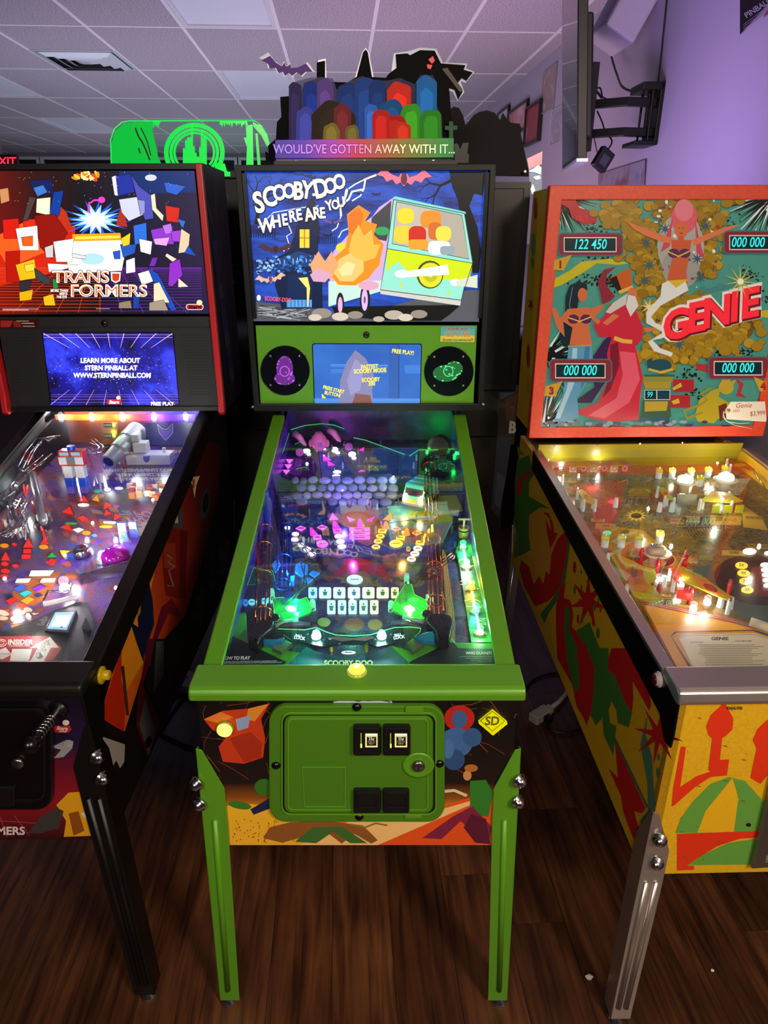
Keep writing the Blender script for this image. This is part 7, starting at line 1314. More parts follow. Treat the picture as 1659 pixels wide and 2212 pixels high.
# price tag hanging on the glass: a thing of its own
tgq = [(1385, 1530), (1405, 1500), (1420, 1478), (1640, 1476), (1650, 1600), (1640, 1606), (1395, 1590)]
pt = FG.hit(*Zp(ZG, 1500, 1540), PY(YB3 - .003)); tgE = FG.empty('price_tag'); tag(tgE, 'white paper price tag with string at lower right of the red frame', 'price tag')
tc = plate(FG, 'card', PY(YB3 - .003), tgq, .0008, mat('#e4dccc', .7), tgE, ZG)
decal(FG, 'handwriting', PY(YB3 - .003), [('t', '#a8382c', 'Genie', 1505, 1502, 44, -2, {'sk': .3}), ('t', '#a8382c', 'LED', 1456, 1536, 26, 0, {'sk': .1}), ('t', '#a8382c', '$3,999', 1592, 1553, 42, -4, {'sx': .85, 'sk': .1}), ('e', '#b89a7a', 1405, 1533, 15, 13), ('e', '#5a4a3a', 1405, 1533, 7, 6)], tc, ZG, lift=.0004)
MB().tube([FG.hit(*Zp(ZG, x, y), PY(YB3 - .005)) for x, y in ((1405, 1533), (1375, 1540), (1370, 1575), (1400, 1605), (1470, 1618), (1540, 1614))], .0011, 6).build('string', mat('#f0ece4', .7), tgE, smooth=True)
MB().tube([FG.hit(*Zp(ZG, x, y), PY(YB3 - .006)) for x, y in ((1405, 1533), (1372, 1555), (1390, 1600), (1450, 1630), (1555, 1650))], .0011, 6).build('string', mat('#f0ece4', .7), tgE, smooth=True)
# ---- playfield
GN_ = Vector((0, -.065, 1)).normalized()
def gpf(h=0.0): return (Vector((0, .1, .835)) + GN_ * h, GN_)
def gz(y): return .835 + .065 * (y - .1)
def gh(px, py, h=0.0): return FG.hit(px, py, gpf(h))
PF3 = MB().prism([(XL + .018, .05, gz(.05)), (XR - .018, .05, gz(.05)), (XR - .018, 1.235, gz(1.235)), (XL + .018, 1.235, gz(1.235))], (0, 0, -.012)).build('playfield', ramp_mat('arabesque_print', [(0, '#2a2218'), (.36, '#4a3c24'), (.44, '#7a6434'), (.49, '#3a3228'), (.54, '#8a6c2c'), (.6, '#5a4a30'), (.68, '#a07c2c'), (1, '#6a6450')], 'noise', 12, 5, distortion=2.2, rough=.2), T3)
A = [('p', '#b0801c', g1([(640, 770), (870, 850), (1040, 900), (1100, 860), (860, 640), (560, 600)])), ('p', '#8a3a24', g1([(540, 500), (700, 440), (700, 580), (520, 590)])), ('p', '#a86020', g1([(230, 140), (1520, 130), (1659, 230), (1659, 330), (1480, 290), (1000, 250), (760, 160)])), ('p', '#caa032', g1([(1490, 470), (1620, 560), (1659, 640), (1500, 620)])), ('p', '#4a5a54', g1([(1180, 900), (1300, 850), (1330, 1000), (1450, 1080), (1659, 1100), (1659, 1290), (1450, 1170), (1420, 1080), (1200, 960)])), ('e', '#3a2018', *Zp(ZGp, 1590, 960), 94, 54, 8), ('e', '#7a2820', *Zp(ZGp, 1625, 965), 40, 34), ('e', '#9a8450', *Zp(ZGp, 930, 830), 48, 20), ('e', '#3a2c24', *Zp(ZGp, 930, 830), 44, 17), ('e', '#b8942c', *Zp(ZGp, 930, 850), 26, 10),
     ('e', '#8a3028', *Zp(ZGp, 1110, 385), 34, 11), ('e', '#6a5a3a', *Zp(ZGp, 1380, 375), 36, 12), ('s', '#d8a83a', *Zp(ZGp, 815, 545), 24, 14, 12, 0, .55), ('e', '#2c2418', *Zp(ZGp, 815, 547), 12, 6), ('s', '#c84a2a', *Zp(ZGp, 535, 370), 26, 14, 10, 0, .5), ('s', '#c84a2a', *Zp(ZGp, 668, 455), 28, 14, 10, 0, .5), ('s', '#b88a34', *Zp(ZGp, 1140, 830), 26, 10, 12, 0, .5)]
for k in range(14): A.append(('l', '#3a2a14', 1.2, [Zp(ZGp, 1440 + 8*math.cos(q) * (6 + k*2.4), 620 + 6*math.sin(q) * (3 + k*1.5)) for q in [math.pi * (.6 + .08*j) for j in range(9)]]))
for x, y, w_, h_, t_ in ((620, 612, 130, 36, '5000'), (570, 574, 90, 22, 'BONUS'), (395, 318, 80, 30, '2X ADV'), (570, 325, 180, 22, '5000 WHEN LIT'), (1080, 582, 90, 34, 'SPECIAL'), (1180, 570, 90, 40, 'ADD BONUS'), (1390, 575, 200, 60, '2000 BONUS'), (1570, 560, 100, 24, 'EXTRA BALL'), (1440, 785, 150, 34, '10,000'), (1590, 742, 150, 30, 'BONUS VALUE'), (1010, 1056, 60, 18, 'LITES')):
    A += [('p', '#b8903a' if w_ != 180 else '#6a6a5a', g1([(x - w_/2, y - h_/2), (x + w_/2, y - h_/2 + 6), (x + w_/2 - 4, y + h_/2 + 4), (x - w_/2 - 4, y + h_/2)])), ('t', '#3a1c0c', t_, *Zp(ZGp, x, y), min(h_ * .26, 8), 2, {'b': .02})]
for k in range(90): A.append(('l', rnd.choice(['#3a2c18', '#d8c490', '#5a3c1c']), .8, [Zp(ZGp, x + rnd.uniform(-30, 30), y + rnd.uniform(-14, 14)) for x, y in [(rnd.uniform(500, 1500), rnd.uniform(300, 760))] * 1 for _ in range(3)]))
decal(FG, 'playfield_artwork', gpf(), A, PF3, lift=.0003, step=.00001, rough=.2, xlim=(XL + .019, XR - .019))
YLI = ('#ffd83c', 1.6); WTI = ('#fff6e0', 2.2)
for x, y in ((1490, 864), (1503, 914), (1515, 966), (1527, 1021)):
    MB().prism([gh(*Zp(ZGp, a, b), .0020) for a, b in ell(x, y, 41, 22, 4, 18)], -GN_ * .0012).build('multiplier_insert', mat(YLI[0], .2, 0, 1.1), PF3)
for (x, y), t_ in zip(((1490, 864), (1503, 914), (1515, 966), (1527, 1021)), ('5X', '4X', '3X', '2X')): decal(FG, 'multiplier_print', gpf(.0020), [('t', '#6a3c08', t_, *Zp(ZGp, x, y), 9, 4, {'b': .03})], PF3, lift=.0004)
for x, y, rx, ry, c in ((1541, 774, 44, 20, WTI), (1640, 860, 30, 14, WTI), (1645, 892, 30, 14, WTI), (1648, 924, 28, 14, WTI), (1652, 958, 28, 14, WTI), (1655, 992, 26, 13, WTI), (1655, 785, 20, 12, WTI), (535, 370, 34, 14, ('#ff5040', .9)), (668, 455, 34, 13, ('#ff5040', .9)), (628, 654, 28, 13, ('#30e0b0', 1.0)), (745, 648, 26, 12, ('#5a5a30', .1)), (555, 308, 24, 9, ('#c8c8c0', .2))):
    MB().prism([gh(*Zp(ZGp, a, b), .0020) for a, b in ell(x, y, rx, ry, 0, 16)], -GN_ * .0012).build('oval_insert', mat(c[0], .2, 0, c[1]), PF3)
# pop bumpers
def bumper(x, y, cap, lit):
    c = gh(*Zp(ZGp, x, y + 90), 0); o = MB().lathe(c, (0, 0, 1), [(.016, 0), (.016, .022), (.036, .034), (.038, .037), (.030, .0375)], 28).build('pop_bumper', mat('#d8d0bc', .3), T3, smooth=True)
    MB().lathe(c + Vector((0, 0, .037)), (0, 0, 1), [(.030, 0), (.0305, .001)], 28).build('ring', mat('#a89a6a', .35), o)
    k = MB().lathe(c + Vector((0, 0, .038)), (0, 0, 1), [(.024, 0), (.023, .012), (.018, .016), (0, .017)], 24).build('cap', mat(cap, .3, 0, e=3.0 if lit else .08), o, smooth=True)
    if lit: bulb(FG, o, 'cap_lamp', c + Vector((0, 0, .045)), .008, '#fff6e4', .5, 6)
    return c, o
bumper(1115, 305, '#fff8e8', True); bumper(1375, 290, '#fff8e8', True); c, o = bumper(930, 770, '#d8cfae', False)
cz_ = c + Vector((0, 0, .0552)); 
for t_, dy, sz in (('2000', .005, .018), ('POINTS', -.009, .010)):
    vs, fs = text_mesh(t_, .03); MB().add([cz_ + Vector((a * sz, b * sz + dy, 0)) for a, b in vs], fs).build('cap_lettering', mat('#4a3018', .5), o, recalc=False)
# yellow capped lamps
YP = mat('#e0d01c', .2, 0, e=.30); YPL = mat('#fff04a', .2, 0, e=1.3); CLR = mat('#dfe8ea', .1, 0, e=.25)
for x, y, lit in ((1040, 250, 1), (1160, 250, 1), (1270, 245, 1), (1375, 235, 0), (955, 250, 0), (960, 665, 1), (610, 690, 0), (715, 690, 0), (825, 690, 0), (1220, 300, 0)):
    p = gh(*Zp(ZGp, x, y + 55), 0); o = MB().prism([p + Vector((dx, dy, .022)) for dx, dy in ((-.014, -.006), (.006, -.014), (.014, .010), (-.006, .016))], (0, 0, .012)).build('yellow_lamp_cap', YPL if lit else YP, T3, bevel=.003)
    MB().lathe(p, (0, 0, 1), [(.010, 0), (.010, .022)], 12).build('lamp_post', CLR, o)
    MB().lathe(p + Vector((0, 0, .034)), (0, 0, 1), [(.003, 0), (.002, .006)], 8).build('cap_nut', mat('#f0e8d8', .3), o)
    if lit: bulb(FG, o, 'lamp', p + Vector((0, -.012, .016)), .005, '#fff6e0', .18, 6)
# target banks
for k, c in enumerate(('#d8d0c0', '#8a1c2c', '#d8d0c0', '#8a1c2c', '#d8d0c0', '#8a1c2c')):
    x = 408 + k * 66; p = gh(*Zp(ZGp, x, 268), 0); pl_ = ((0, p.y, 0), (0, 1, 0))
    o = MB().box(p.x - .012, p.x + .012, p.y, p.y + .004, p.z, p.z + .026).build('drop_target', mat(c, .35), T3, bevel=.001)
    for r_ in (.0095, .006): MB().tube([Vector((p.x + r_*math.cos(2*math.pi*j/16), p.y - .0004, p.z + .014 + r_*math.sin(2*math.pi*j/16))) for j in range(16)], .0008, 5, True).build('bullseye', mat('#3a4a5a' if c == '#d8d0c0' else '#e8d8d0', .4), o)
p0_, p1_ = gh(*Zp(ZGp, 260, 240), .034), gh(*Zp(ZGp, 780, 225), .034)
hdr = MB().prism([p0_, p1_, p1_ + Vector((0, .05, .002)), p0_ + Vector((0, .05, .002))], (0, 0, .003)).build('target_plastic', ramp_mat('plastic_print', [(0, '#a82a2a'), (.45, '#d8a020'), (.6, '#c05a7a'), (1, '#e0c850')], 'noise', 20, 3, e=.25), T3)
bulb(FG, hdr, 'white_lamp', gh(*Zp(ZGp, 340, 245), .02) + Vector((0, .02, 0)), .008, '#f4f8ff', .35, 6); bulb(FG, hdr, 'white_lamp', gh(*Zp(ZGp, 600, 240), .02) + Vector((0, .03, 0)), .006, '#f4f8ff', .25, 6)
for x in (1322, 1398, 1472):
    p = gh(*Zp(ZGp, x, 530), 0); MB().box(p.x - .012, p.x + .012, p.y, p.y + .004, p.z, p.z + .026).build('drop_target', mat('#d8d81c', .3, 0, e=.25), T3, bevel=.001)
# plastics on clear posts
def plastic(pts, col, h=.032, nm='plastic', extra=None, post=True):
    q = [gh(*Zp(ZGp, x, y), h) for x, y in pts]; o = MB().prism(q, -GN_ * .0025).build(nm, mat(col, .2, 0, e=.18), T3)
    if extra: decal(FG, 'plastic_print', gpf(h), extra, o, ZGp, lift=.0004, step=.00004)
    if post:
        for x, y in (pts[0], pts[len(pts)//2], pts[-1]):
            b = gh(*Zp(ZGp, x, y), h); MB().lathe(b - Vector((0, 0, h)), (0, 0, 1), [(.005, 0), (.0045, h)], 8).build('clear_post', CLR, o); MB().lathe(b, (0, 0, 1), [(.0045, 0), (.003, .006)], 8).build('post_cap', mat('#e0d4c8' if h < .033 else '#a01818', .3), o)
    return o
RS = lambda x, y: ('s', '#c8301c', x, y, 26, 10, 8, 0, .6)
plastic([(440, 380), (470, 375), (555, 455), (540, 470), (480, 455)], '#d8c818', extra=[RS(490, 420)]); plastic([(955, 368), (990, 362), (1060, 440), (1035, 440), (1000, 430)], '#d8c818', extra=[RS(1005, 402)]); plastic([(1225, 450), (1300, 385), (1410, 400), (1500, 450), (1430, 462)], '#e0d018', extra=[RS(1320, 415), RS(1390, 430)])
plastic([(1400, 190), (1540, 205), (1620, 260), (1540, 240), (1420, 225)], '#c84a1c', extra=[('e', '#e0a020', 1480, 220, 40, 10)]); plastic([(250, 190), (300, 210), (345, 290), (320, 290), (280, 240)], '#c8801c', extra=[('e', '#8a2418', 300, 245, 20, 14)])
plastic([(640, 780), (700, 790), (840, 860), (935, 890), (950, 940), (920, 990), (990, 1085), (930, 1110), (800, 1060), (760, 980)], '#d8c418', .036, extra=[('p', '#d8641c', [(665, 790), (690, 800), (760, 900), (800, 880), (860, 920), (870, 960), (900, 1000), (880, 1040), (800, 1030), (760, 970)]), ('e', '#c84a20', 800, 910, 60, 34), ('e', '#8a2418', 800, 910, 24, 32), ('e', '#e08a2a', 830, 1010, 60, 22), ('p', '#e0c020', [(840, 1040), (930, 1060), (970, 1090), (860, 1080)])])
plastic([(1035, 880), (1110, 870), (1230, 930), (1435, 1070), (1415, 1090), (1330, 1060), (1200, 1000), (1060, 950)], '#d8b81c', .036, extra=[('p', '#e03a1c', [(1040, 890), (1080, 885), (1110, 940), (1090, 990), (1050, 960)]), ('p', '#e8681c', [(1160, 920), (1250, 960), (1380, 1050), (1330, 1050), (1220, 990)]), ('e', '#8a2418', 1290, 1010, 50, 20, 25)])
for x, y, c in ((1080, 960, '#f0302a'), (1110, 1100, '#f0302a'), (1210, 1030, '#f0402a'), (1180, 1010, '#f03828')):
    p = gh(*Zp(ZGp, x, y), .0); MB().prism([p + Vector((dx, dy, .012)) for dx, dy in ((-.020, -.006), (.012, -.016), (.020, .008), (-.008, .018))], (0, 0, .022)).build('red_lamp_cover', mat(c, .15, 0, e=.7), T3, bevel=.003)
for x, y, pw in ((1100, 990, .35), (1270, 1100, .5), (960, 960, .2), (1180, 1140, .2)): bulb(FG, PF3, 'white_bulb', gh(*Zp(ZGp, x, y), .016), .0085, '#fff4f0', pw, 7)
for x, y in ((945, 925), (1110, 925), (838, 855), (1120, 870), (1400, 1065), (950, 1080), (1150, 1110)):
    MB().lathe(gh(*Zp(ZGp, x, y), 0), (0, 0, 1), [(.006, 0), (.005, .014), (.007, .03), (.004, .046)], 10).build('red_post', mat('#a01418', .25), T3, smooth=True)
for x, y in ((985, 1000), (1000, 480), (960, 520), (470, 500), (540, 500), (680, 490), (1040, 520), (1230, 500), (820, 190), (905, 195), (1350, 1130), (1410, 1140)):
    MB().lathe(gh(*Zp(ZGp, x, y), 0), (0, 0, 1), [(.008, 0), (.007, .02), (.006, .03)], 10).build('clear_post', CLR, T3)
MB().tube([gh(*Zp(ZGp, x, y), .028) for x, y in ((840, 170), (1000, 150), (1200, 150), (1400, 180), (1560, 260), (1640, 360))], .0025, 6).build('ball_arch', mat('#d8b868', .2, .9), T3, smooth=True)
plate(FG, 'clear_gate', ((0, gh(*Zp(ZGp, 1140, 480), 0).y, 0), (0, 1, 0)), [Zp(ZGp, *q) for q in [(1075, 405), (1205, 410), (1200, 485), (1080, 480)]], .003, mat('#9aa09a', .1, 0, alpha=.6), T3)
for px, py, h, c, pw in ((1250, 1030, .05, '#fff0d0', .8), (1400, 1100, .05, '#fff0d0', .9), (1560, 1080, .05, '#fff0d0', 1.0), (1640, 1180, .05, '#ffeecc', 1.0), (1450, 1180, .05, '#ffeecc', .8), (1550, 1000, .05, '#fff0d0', .8)):
    bulb(FG, PF3, 'white_bulb', gh(px, py, h), .004, c, pw * .55, 5)
# apron
ap3 = MB().prism(clampx([gh(*Zp(ZGp, x, y), .010) for x, y in [(850, 1090), (1420, 1205), (1720, 1290), (2000, 1290), (2000, 1600), (1120, 1600)]], XL + .02, XR - .02), -GN_ * .009).build('apron', mat('#e0a01a', .4), T3)
A = [('p', '#8a1c2c', g1([(852, 1094), (1420, 1208), (1720, 1292), (1720, 1310), (1410, 1228), (862, 1116)])), ('l', '#d8a8a0', 1.0, g1([(860, 1106), (1415, 1218), (1720, 1302)])), ('p', '#2a3040', g1([(1040, 1320), (1075, 1295), (1560, 1285), (1659, 1320), (1720, 1330), (1720, 1322), (1570, 1278), (1062, 1290), (1036, 1318), (1170, 1550), (1190, 1550)])), ('p', '#e4d8bc', g1([(1085, 1330), (1115, 1310), (1570, 1300), (1720, 1345), (1720, 1552), (1230, 1552), (1170, 1500)])), ('l', '#3a3428', .8, g1([(1095, 1332), (1118, 1318), (1565, 1308), (1720, 1352)])), ('t', '#2a2420', 'GENIE', *Zp(ZGp, 1350, 1336), 9, 0, {'b': .05, 'sx': 1.5}), ('t', '#4a4438', 'INSTRUCTIONS', *Zp(ZGp, 1200, 1360), 4, 0, {'b': .03}), ('t', '#4a4438', '3 BALLS PER PLAYER', *Zp(ZGp, 1500, 1352), 4, 0, {'b': .03})]
for k in range(14): y = 1374 + k * 11.5; A.append(('r', '#8a8270', *Zp(ZGp, 1180 + k*5 + rnd.uniform(0, 40), y), *Zp(ZGp, 1600 + rnd.uniform(-60, 40), y + 4)))
decal(FG, 'apron_print', gpf(.010), A, ap3, lift=.0004, step=.00004, xlim=(XL + .021, XR - .021))
MB().tube([gh(*Zp(ZGp, x, y), .03) for x, y in ((1545, 1225), (1680, 1270))], .010, 10).build('flipper', mat('#e0d0b8', .35), T3, smooth=True)
# ================================================================== MACHINES BEHIND (seen from their backs)
FR = Frame((.19, 1.52, 0)); T4 = FR.empty('pinball_machine')
tag(T4, 'black machine seen from behind, right of the middle backbox, with jagged dark topper', 'pinball machine')
MB().box(-.35, .36, 0, .24, 1.12, 1.832).build('backbox', mat('#17161a', .35, .3), T4, bevel=.003)
MB().ring([(-.35, -.001, 1.12), (.36, -.001, 1.12), (.36, -.001, 1.832), (-.35, -.001, 1.832)], [(-.33, -.001, 1.14), (.338, -.001, 1.14), (.338, -.001, 1.812), (-.33, -.001, 1.812)], (0, -.006, 0)).build('rear_frame', mat('#2a2a2c', .3, .6), T4)
tq = (980, 220, 2.989)
plate(FR, 'topper', PY(.05), [Zp(tq, *q) for q in [(-40, 470), (-40, 60), (0, 30), (35, 40), (62, 90), (75, 150), (95, 130), (130, 85), (165, 65), (215, 55), (265, 70), (290, 105), (305, 120), (318, 72), (345, 110), (370, 135), (425, 140), (440, 175), (432, 200), (484, 440), (486, 480)]], .02, mat('#141215', .6, spec=.15), T4)
MB().lathe(FR.hit(*Zp(tq, 460, 450), PY(.03)), (0, -1, 0), [(.006, 0), (.004, .005)], 10).build('topper_bolt', STEEL, T4)
MB().box(-.30, .30, .02, .20, .93, 1.12).build('neck', BLACK, T4)
cb = MB().box(-.29, .352, .06, 1.35, .46, 1.01).build('cabinet', mat('#1a1612', .5), T4)
A = [('p', '#3a3028', [Zp(tq, *q) for q in [(290, 1830), (418, 1826), (390, 2212), (285, 2212)]]), ('p', '#4a5a6a', [Zp(tq, *q) for q in [(295, 1835), (415, 1828), (412, 1870), (300, 1920)]]), ('p', '#5a3a22', [Zp(tq, *q) for q in [(330, 1920), (410, 1890), (396, 2060), (340, 2060)]]), ('l', '#1a100c', 2, [Zp(tq, *q) for q in [(345, 1970), (380, 1950), (410, 1975)]]), ('t', '#c8c0b4', 'B', *Zp(tq, 378, 2105), 34, 6, {'b': .05, 'sx': .8}),
     ('p', '#3a3c44', [Zp((1040, 880, 2.911), *q) for q in [(100, 170), (190, 190), (150, 470), (110, 690), (60, 640)]]), ('p', '#50545e', [Zp((1040, 880, 2.911), *q) for q in [(100, 400), (150, 450), (115, 640), (80, 600)]])]
decal(FR, 'cabinet_artwork', PY(.06), A, cb, lift=.001, step=.0001)
for s in (-1, 1):
    for y in (.08, 1.30): MB().prism([(s*.30 + .03, y, .72), (s*.25 + .03, y, .60), (s*.26 + .03, y, .01), (s*.31 + .03, y, .01)], (0, .003, 0)).build('leg', mat('#5a4a3a', .35, .8), T4)
FB = Frame((-.62, 1.62, 0)); T5 = FB.empty('pinball_machine')
tag(T5, 'black machine seen from behind between the left and middle machines, with yellow warning labels', 'pinball machine')
rb = MB().box(-.36, .34, 0, .24, 1.10, 1.862).build('backbox', mat('#0d0d0f', .5), T5, bevel=.003)
MB().box(-.30, .30, .02, .20, .93, 1.10).build('neck', BLACK, T5)
MB().box(-.30, .30, .06, 1.35, .46, .98).build('cabinet', mat('#0e0c0e', .5), T5)
for s in (-1, 1):
    for y in (.06, 1.32): MB().prism([(s*.305, y, .66), (s*.25, y, .58), (s*.26, y, .01), (s*.31, y, .01)], (0, .003, 0)).build('leg', BLACK, T5)
ql = (400, 340, 3.57)
A = [('p', '#8a7a1c', [Zp(ql, *q) for q in [(298, 765), (356, 765), (358, 798), (300, 798)]]), ('t', '#14120a', 'CAUTION', *Zp(ql, 352, 782), 7.5, 0, {'b': .04, 'al': 'r'}), ('p', '#8a7a1c', [Zp(ql, *q) for q in [(315, 944), (384, 944), (386, 978), (318, 978)]]), ('t', '#14120a', 'ONE', *Zp(ql, 350, 962), 7.5, 0, {'b': .04})]
for y in (820, 832, 868, 880, 902, 1012, 1046, 1080, 1140): A.append(('r', '#4a4226', *Zp(ql, 302 + (y - 800)*.12, y), *Zp(ql, 418 + (y - 800)*.06, y + 5)))
for k in range(7): A.append(('r', '#2e2a1a', *Zp(ql, 345, 1158 + k*8), *Zp(ql, 440, 1162 + k*8)))
A.append(('e', '#1a1c26', *Zp(ql, 300, 305), 11, 12))
decal(FB, 'warning_print', PY(0), A, rb, lift=.0006, step=.0001)
# green edge-lit topper sign standing on that machine
ZO = (220, 240, 4.1475); PO = PY(.06)
T6 = Frame((-.62, 1.60, 1.864)).empty('topper_sign'); tag(T6, 'green glowing acrylic topper sign with rings and spires behind the left machine', 'sign')
F6 = Frame((-.62, 1.60, 1.864)); PO = PY(0)
MB().box(-.33, .20, .004, .014, -.01, .012).build('base', BLACK, T6)
NG = lambda e_: mat('#10f050', .2, 0, e=e_)
plate(F6, 'acrylic_sheet', PY(.004), [(75, 560), (78, 260), (110, 160), (180, 100), (240, 88), (1370, 86), (1430, 130), (1480, 210), (1510, 330), (1520, 400), (1470, 560)], .004, glass_mat('clear_acrylic', (.88, 1, .92, 1), .5), T6, ZO)
edge_ = [(85, 470), (78, 260), (110, 160), (180, 100), (240, 88), (800, 86), (1370, 86), (1430, 130), (1480, 210), (1510, 330), (1515, 380)]
MB().tube([F6.hit(*Zp(ZO, x, y), PO) for x, y in edge_], .0016, 6).build('glowing_edge', NG(1.0), T6)
rings = []
def arc(r0, r1, c=(828, 370), n=26):
    o = [(c[0] + r0*math.cos(a), c[1] + r0*.98*math.sin(a)) for a in [math.pi*(.78 + 1.44*k/n) for k in range(n + 1)]]
    i_ = [(c[0] + r1*math.cos(a), c[1] + r1*.98*math.sin(a)) for a in [math.pi*(.78 + 1.44*k/n) for k in range(n + 1)]]
    return o + i_[::-1]
for k, (r0, r1) in enumerate(((272, 232), (222, 196), (188, 168))):
    plate(F6, 'ring', PO, arc(r0, r1), .002, NG(.75), T6, ZO, lift=.0004 * k)
xs = 728
while xs < 935:
    w_ = rnd.uniform(12, 18); h_ = 460 - (abs(math.sin((xs - 700) * .021)) * 190 + rnd.uniform(20, 70)); h_ = max(h_, 190)
    if abs(xs - 795) < 9: h_ = 110
    if abs(xs - 885) < 9: h_ = 165
    plate(F6, 'spire', PO, [(xs, 560), (xs, h_ + 14), (xs + w_/2, h_), (xs + w_, h_ + 14), (xs + w_, 560)], .002, NG(.8), T6, ZO, lift=.002); xs += w_ + 2.5
plate(F6, 'tree_shape', PO, [(90, 560), (84, 300), (120, 180), (200, 110), (300, 100), (400, 95), (465, 95), (450, 170), (470, 260), (490, 330), (500, 400), (530, 470), (530, 560)], .002, NG(.42), T6, ZO)
for pts, w_ in (([(300, 150), (330, 230), (370, 290), (400, 360), (430, 440)], 14), ([(350, 150), (380, 210), (410, 280), (440, 400)], 10), ([(330, 330), (345, 380)], 12)):
    L_, R2 = stroke(pts, w_); plate(F6, 'branch_gap', PO, L_ + R2[::-1], .001, mat('#1a3a24', .4), T6, ZO, lift=.0012)
plate(F6, 'trunk_shape', PO, [(1290, 560), (1300, 320), (1270, 240), (1295, 235), (1290, 130), (1350, 120), (1360, 560)], .002, NG(.85), T6, ZO)
plate(F6, 'trunk_shape', PO, [(1400, 560), (1375, 200), (1395, 200), (1430, 560)], .002, NG(.7), T6, ZO)
plate(F6, 'foliage_shape', PO, [(1350, 100), (1420, 130), (1480, 210), (1505, 350), (1470, 300), (1430, 220), (1360, 140)], .002, NG(.6), T6, ZO)
for x0_, x1_ in ((1055, 1300), (460, 525)):
    pts = [(x0_, 92)]; x = x0_
    while x < x1_: pts.append((x, 96 + rnd.uniform(10, 60))); pts.append((x + 10, 96 + rnd.uniform(4, 22))); x += 22
    pts.append((x1_, 92)); plate(F6, 'foliage_shape', PO, pts, .002, NG(.75), T6, ZO)
plate(F6, 'shrub_shape', PO, [(1010, 585), (1015, 470), (1050, 460), (1060, 500), (1080, 470), (1100, 470), (1120, 540), (1150, 545), (1150, 585)], .002, NG(.9), T6, ZO)

# ================================================================== TELEVISION ON THE RIGHT WALL
WN = RM.to_3x3() @ Vector((1, 0, 0)); WU = RM.to_3x3() @ Vector((0, 1, 0))
def wall_hit(px, py, off=0.0):
    return WORLD.hit(px, py, (RM @ Vector((WALLX - off, 0, 0)), WN))
pn_ = CC + (CF + CR*((1250-829.5)/FPX) + CU*((1106-311)/FPX)) * 3.15
pf_ = CC + (CF + CR*((1213-829.5)/FPX) + CU*((1106-384)/FPX)) * 3.75
pn_.z = pf_.z = 2.0
u = (pf_ - pn_); W_ = u.length; u.normalize(); nrm = Vector((0, 0, 1)).cross(u).normalized()      # nrm points left, out of the screen
tilt = Vector((0, 0, 1)) + nrm * .10; tilt.normalize(); HT = .86
TVM = Matrix(((u.x, nrm.x, tilt.x, pn_.x), (u.y, nrm.y, tilt.y, pn_.y), (u.z, nrm.z, tilt.z, pn_.z), (0, 0, 0, 1)))
TE = bpy.data.objects.new('television', None); COL.objects.link(TE); TE.location = (0, 0, 0)
tag(TE, 'black flat television on a wall arm seen edge-on, upper right', 'television')
MB().box(0, W_, -.045, 0, 0, HT, TVM).build('body', mat('#0b0b0d', .4), TE, bevel=.004)
MB().box(.10, W_ - .10, -.085, -.045, .10, HT - .25, TVM).build('rear_housing', mat('#0d0d0f', .5), TE, bevel=.01)
MB().box(.012, W_ - .012, .0002, .0012, .02, HT - .012, TVM).build('screen', mat('#0a0a10', .03, 0, coat=.5), TE)
MB().box(0, W_, -.05, .003, -.012, .002, TVM).build('lower_bezel', mat('#b8bcc4', .3, .6), TE)
MB().box(.18, .24, -.052, -.046, .12, .20, TVM).build('rating_label', mat('#c8c8cc', .5), TE)
# wall arm
mp = wall_hit(1418, 250); TA = bpy.data.objects.new('wall_mount', None); COL.objects.link(TA); TA.location = (0, 0, 0)
tag(TA, 'black double-arm wall bracket holding the television', 'wall mount')
MM = Matrix.Translation(mp) @ RM
K = mat('#0a0a0b', .4, .4)
MB().box(-.02, 0, -.06, .10, -.13, .14, MM).build('wall_plate', K, TA, bevel=.003)
tvb = TVM @ Vector((W_*.5, -.08, .22)); loc = MM.inverted() @ tvb
for z in (.055, -.075):
    MB().prism([MM @ Vector((x, y, z + dz)) for x, y, dz in [(-.02, -.035, -.02), (-.17, -.04, -.018), (loc.x + .01, loc.y - .02, -.018), (loc.x + .01, loc.y + .02, -.018), (-.17, 0, -.018), (-.02, .01, -.02)]], (0, 0, .038)).build('arm', K, TA, bevel=.003)
for y in (-.045, .0, .08): MB().tube([MM @ Vector((-.05, y, -.12)), MM @ Vector((-.05, y, .13))], .006, 8).build('upright', K, TA)
MB().box(-.11, .0, -.06, .10, .10, .135, MM).build('top_bracket', K, TA, bevel=.004)
MB().box(-.12, .0, -.06, .10, -.135, -.115, MM).build('bottom_bracket', K, TA, bevel=.004)
MB().box(loc.x - .02, loc.x + .014, loc.y - .10, loc.y + .10, -.16, .22, MM).build('screen_plate', K, TA, bevel=.003)
# power brick and cables
def cable(pts, r, label, mt, nm='cable'):
    P_ = [Vector(p) for p in pts]; out = []
    for i in range(len(P_) - 1):
        a, b, c, d = P_[max(i-1, 0)], P_[i], P_[i+1], P_[min(i+2, len(P_)-1)]
        for k in range(6):
            t = k / 6; out.append(.5 * ((2*b) + (c - a)*t + (2*a - 5*b + 4*c - d)*t*t + (3*b - a - 3*c + d)*t**3))
    out.append(P_[-1]); o = MB().tube(out, r, 6).build(nm, mt, None, smooth=True)
    if label: tag(o, label, 'cable')
    return o
def ray_at(px, py, d): return CC + (CF + CR*((px - 829.5)/FPX) + CU*((1106 - py)/FPX)) * d
CB = mat('#0c0c0e', .45)
bp_ = ray_at(1302, 345, 3.35); TB = MB()
MB_M = Matrix.Translation(bp_) @ Matrix.Rotation(.3, 4, 'Z') @ Matrix.Rotation(math.radians(32), 4, 'Y')
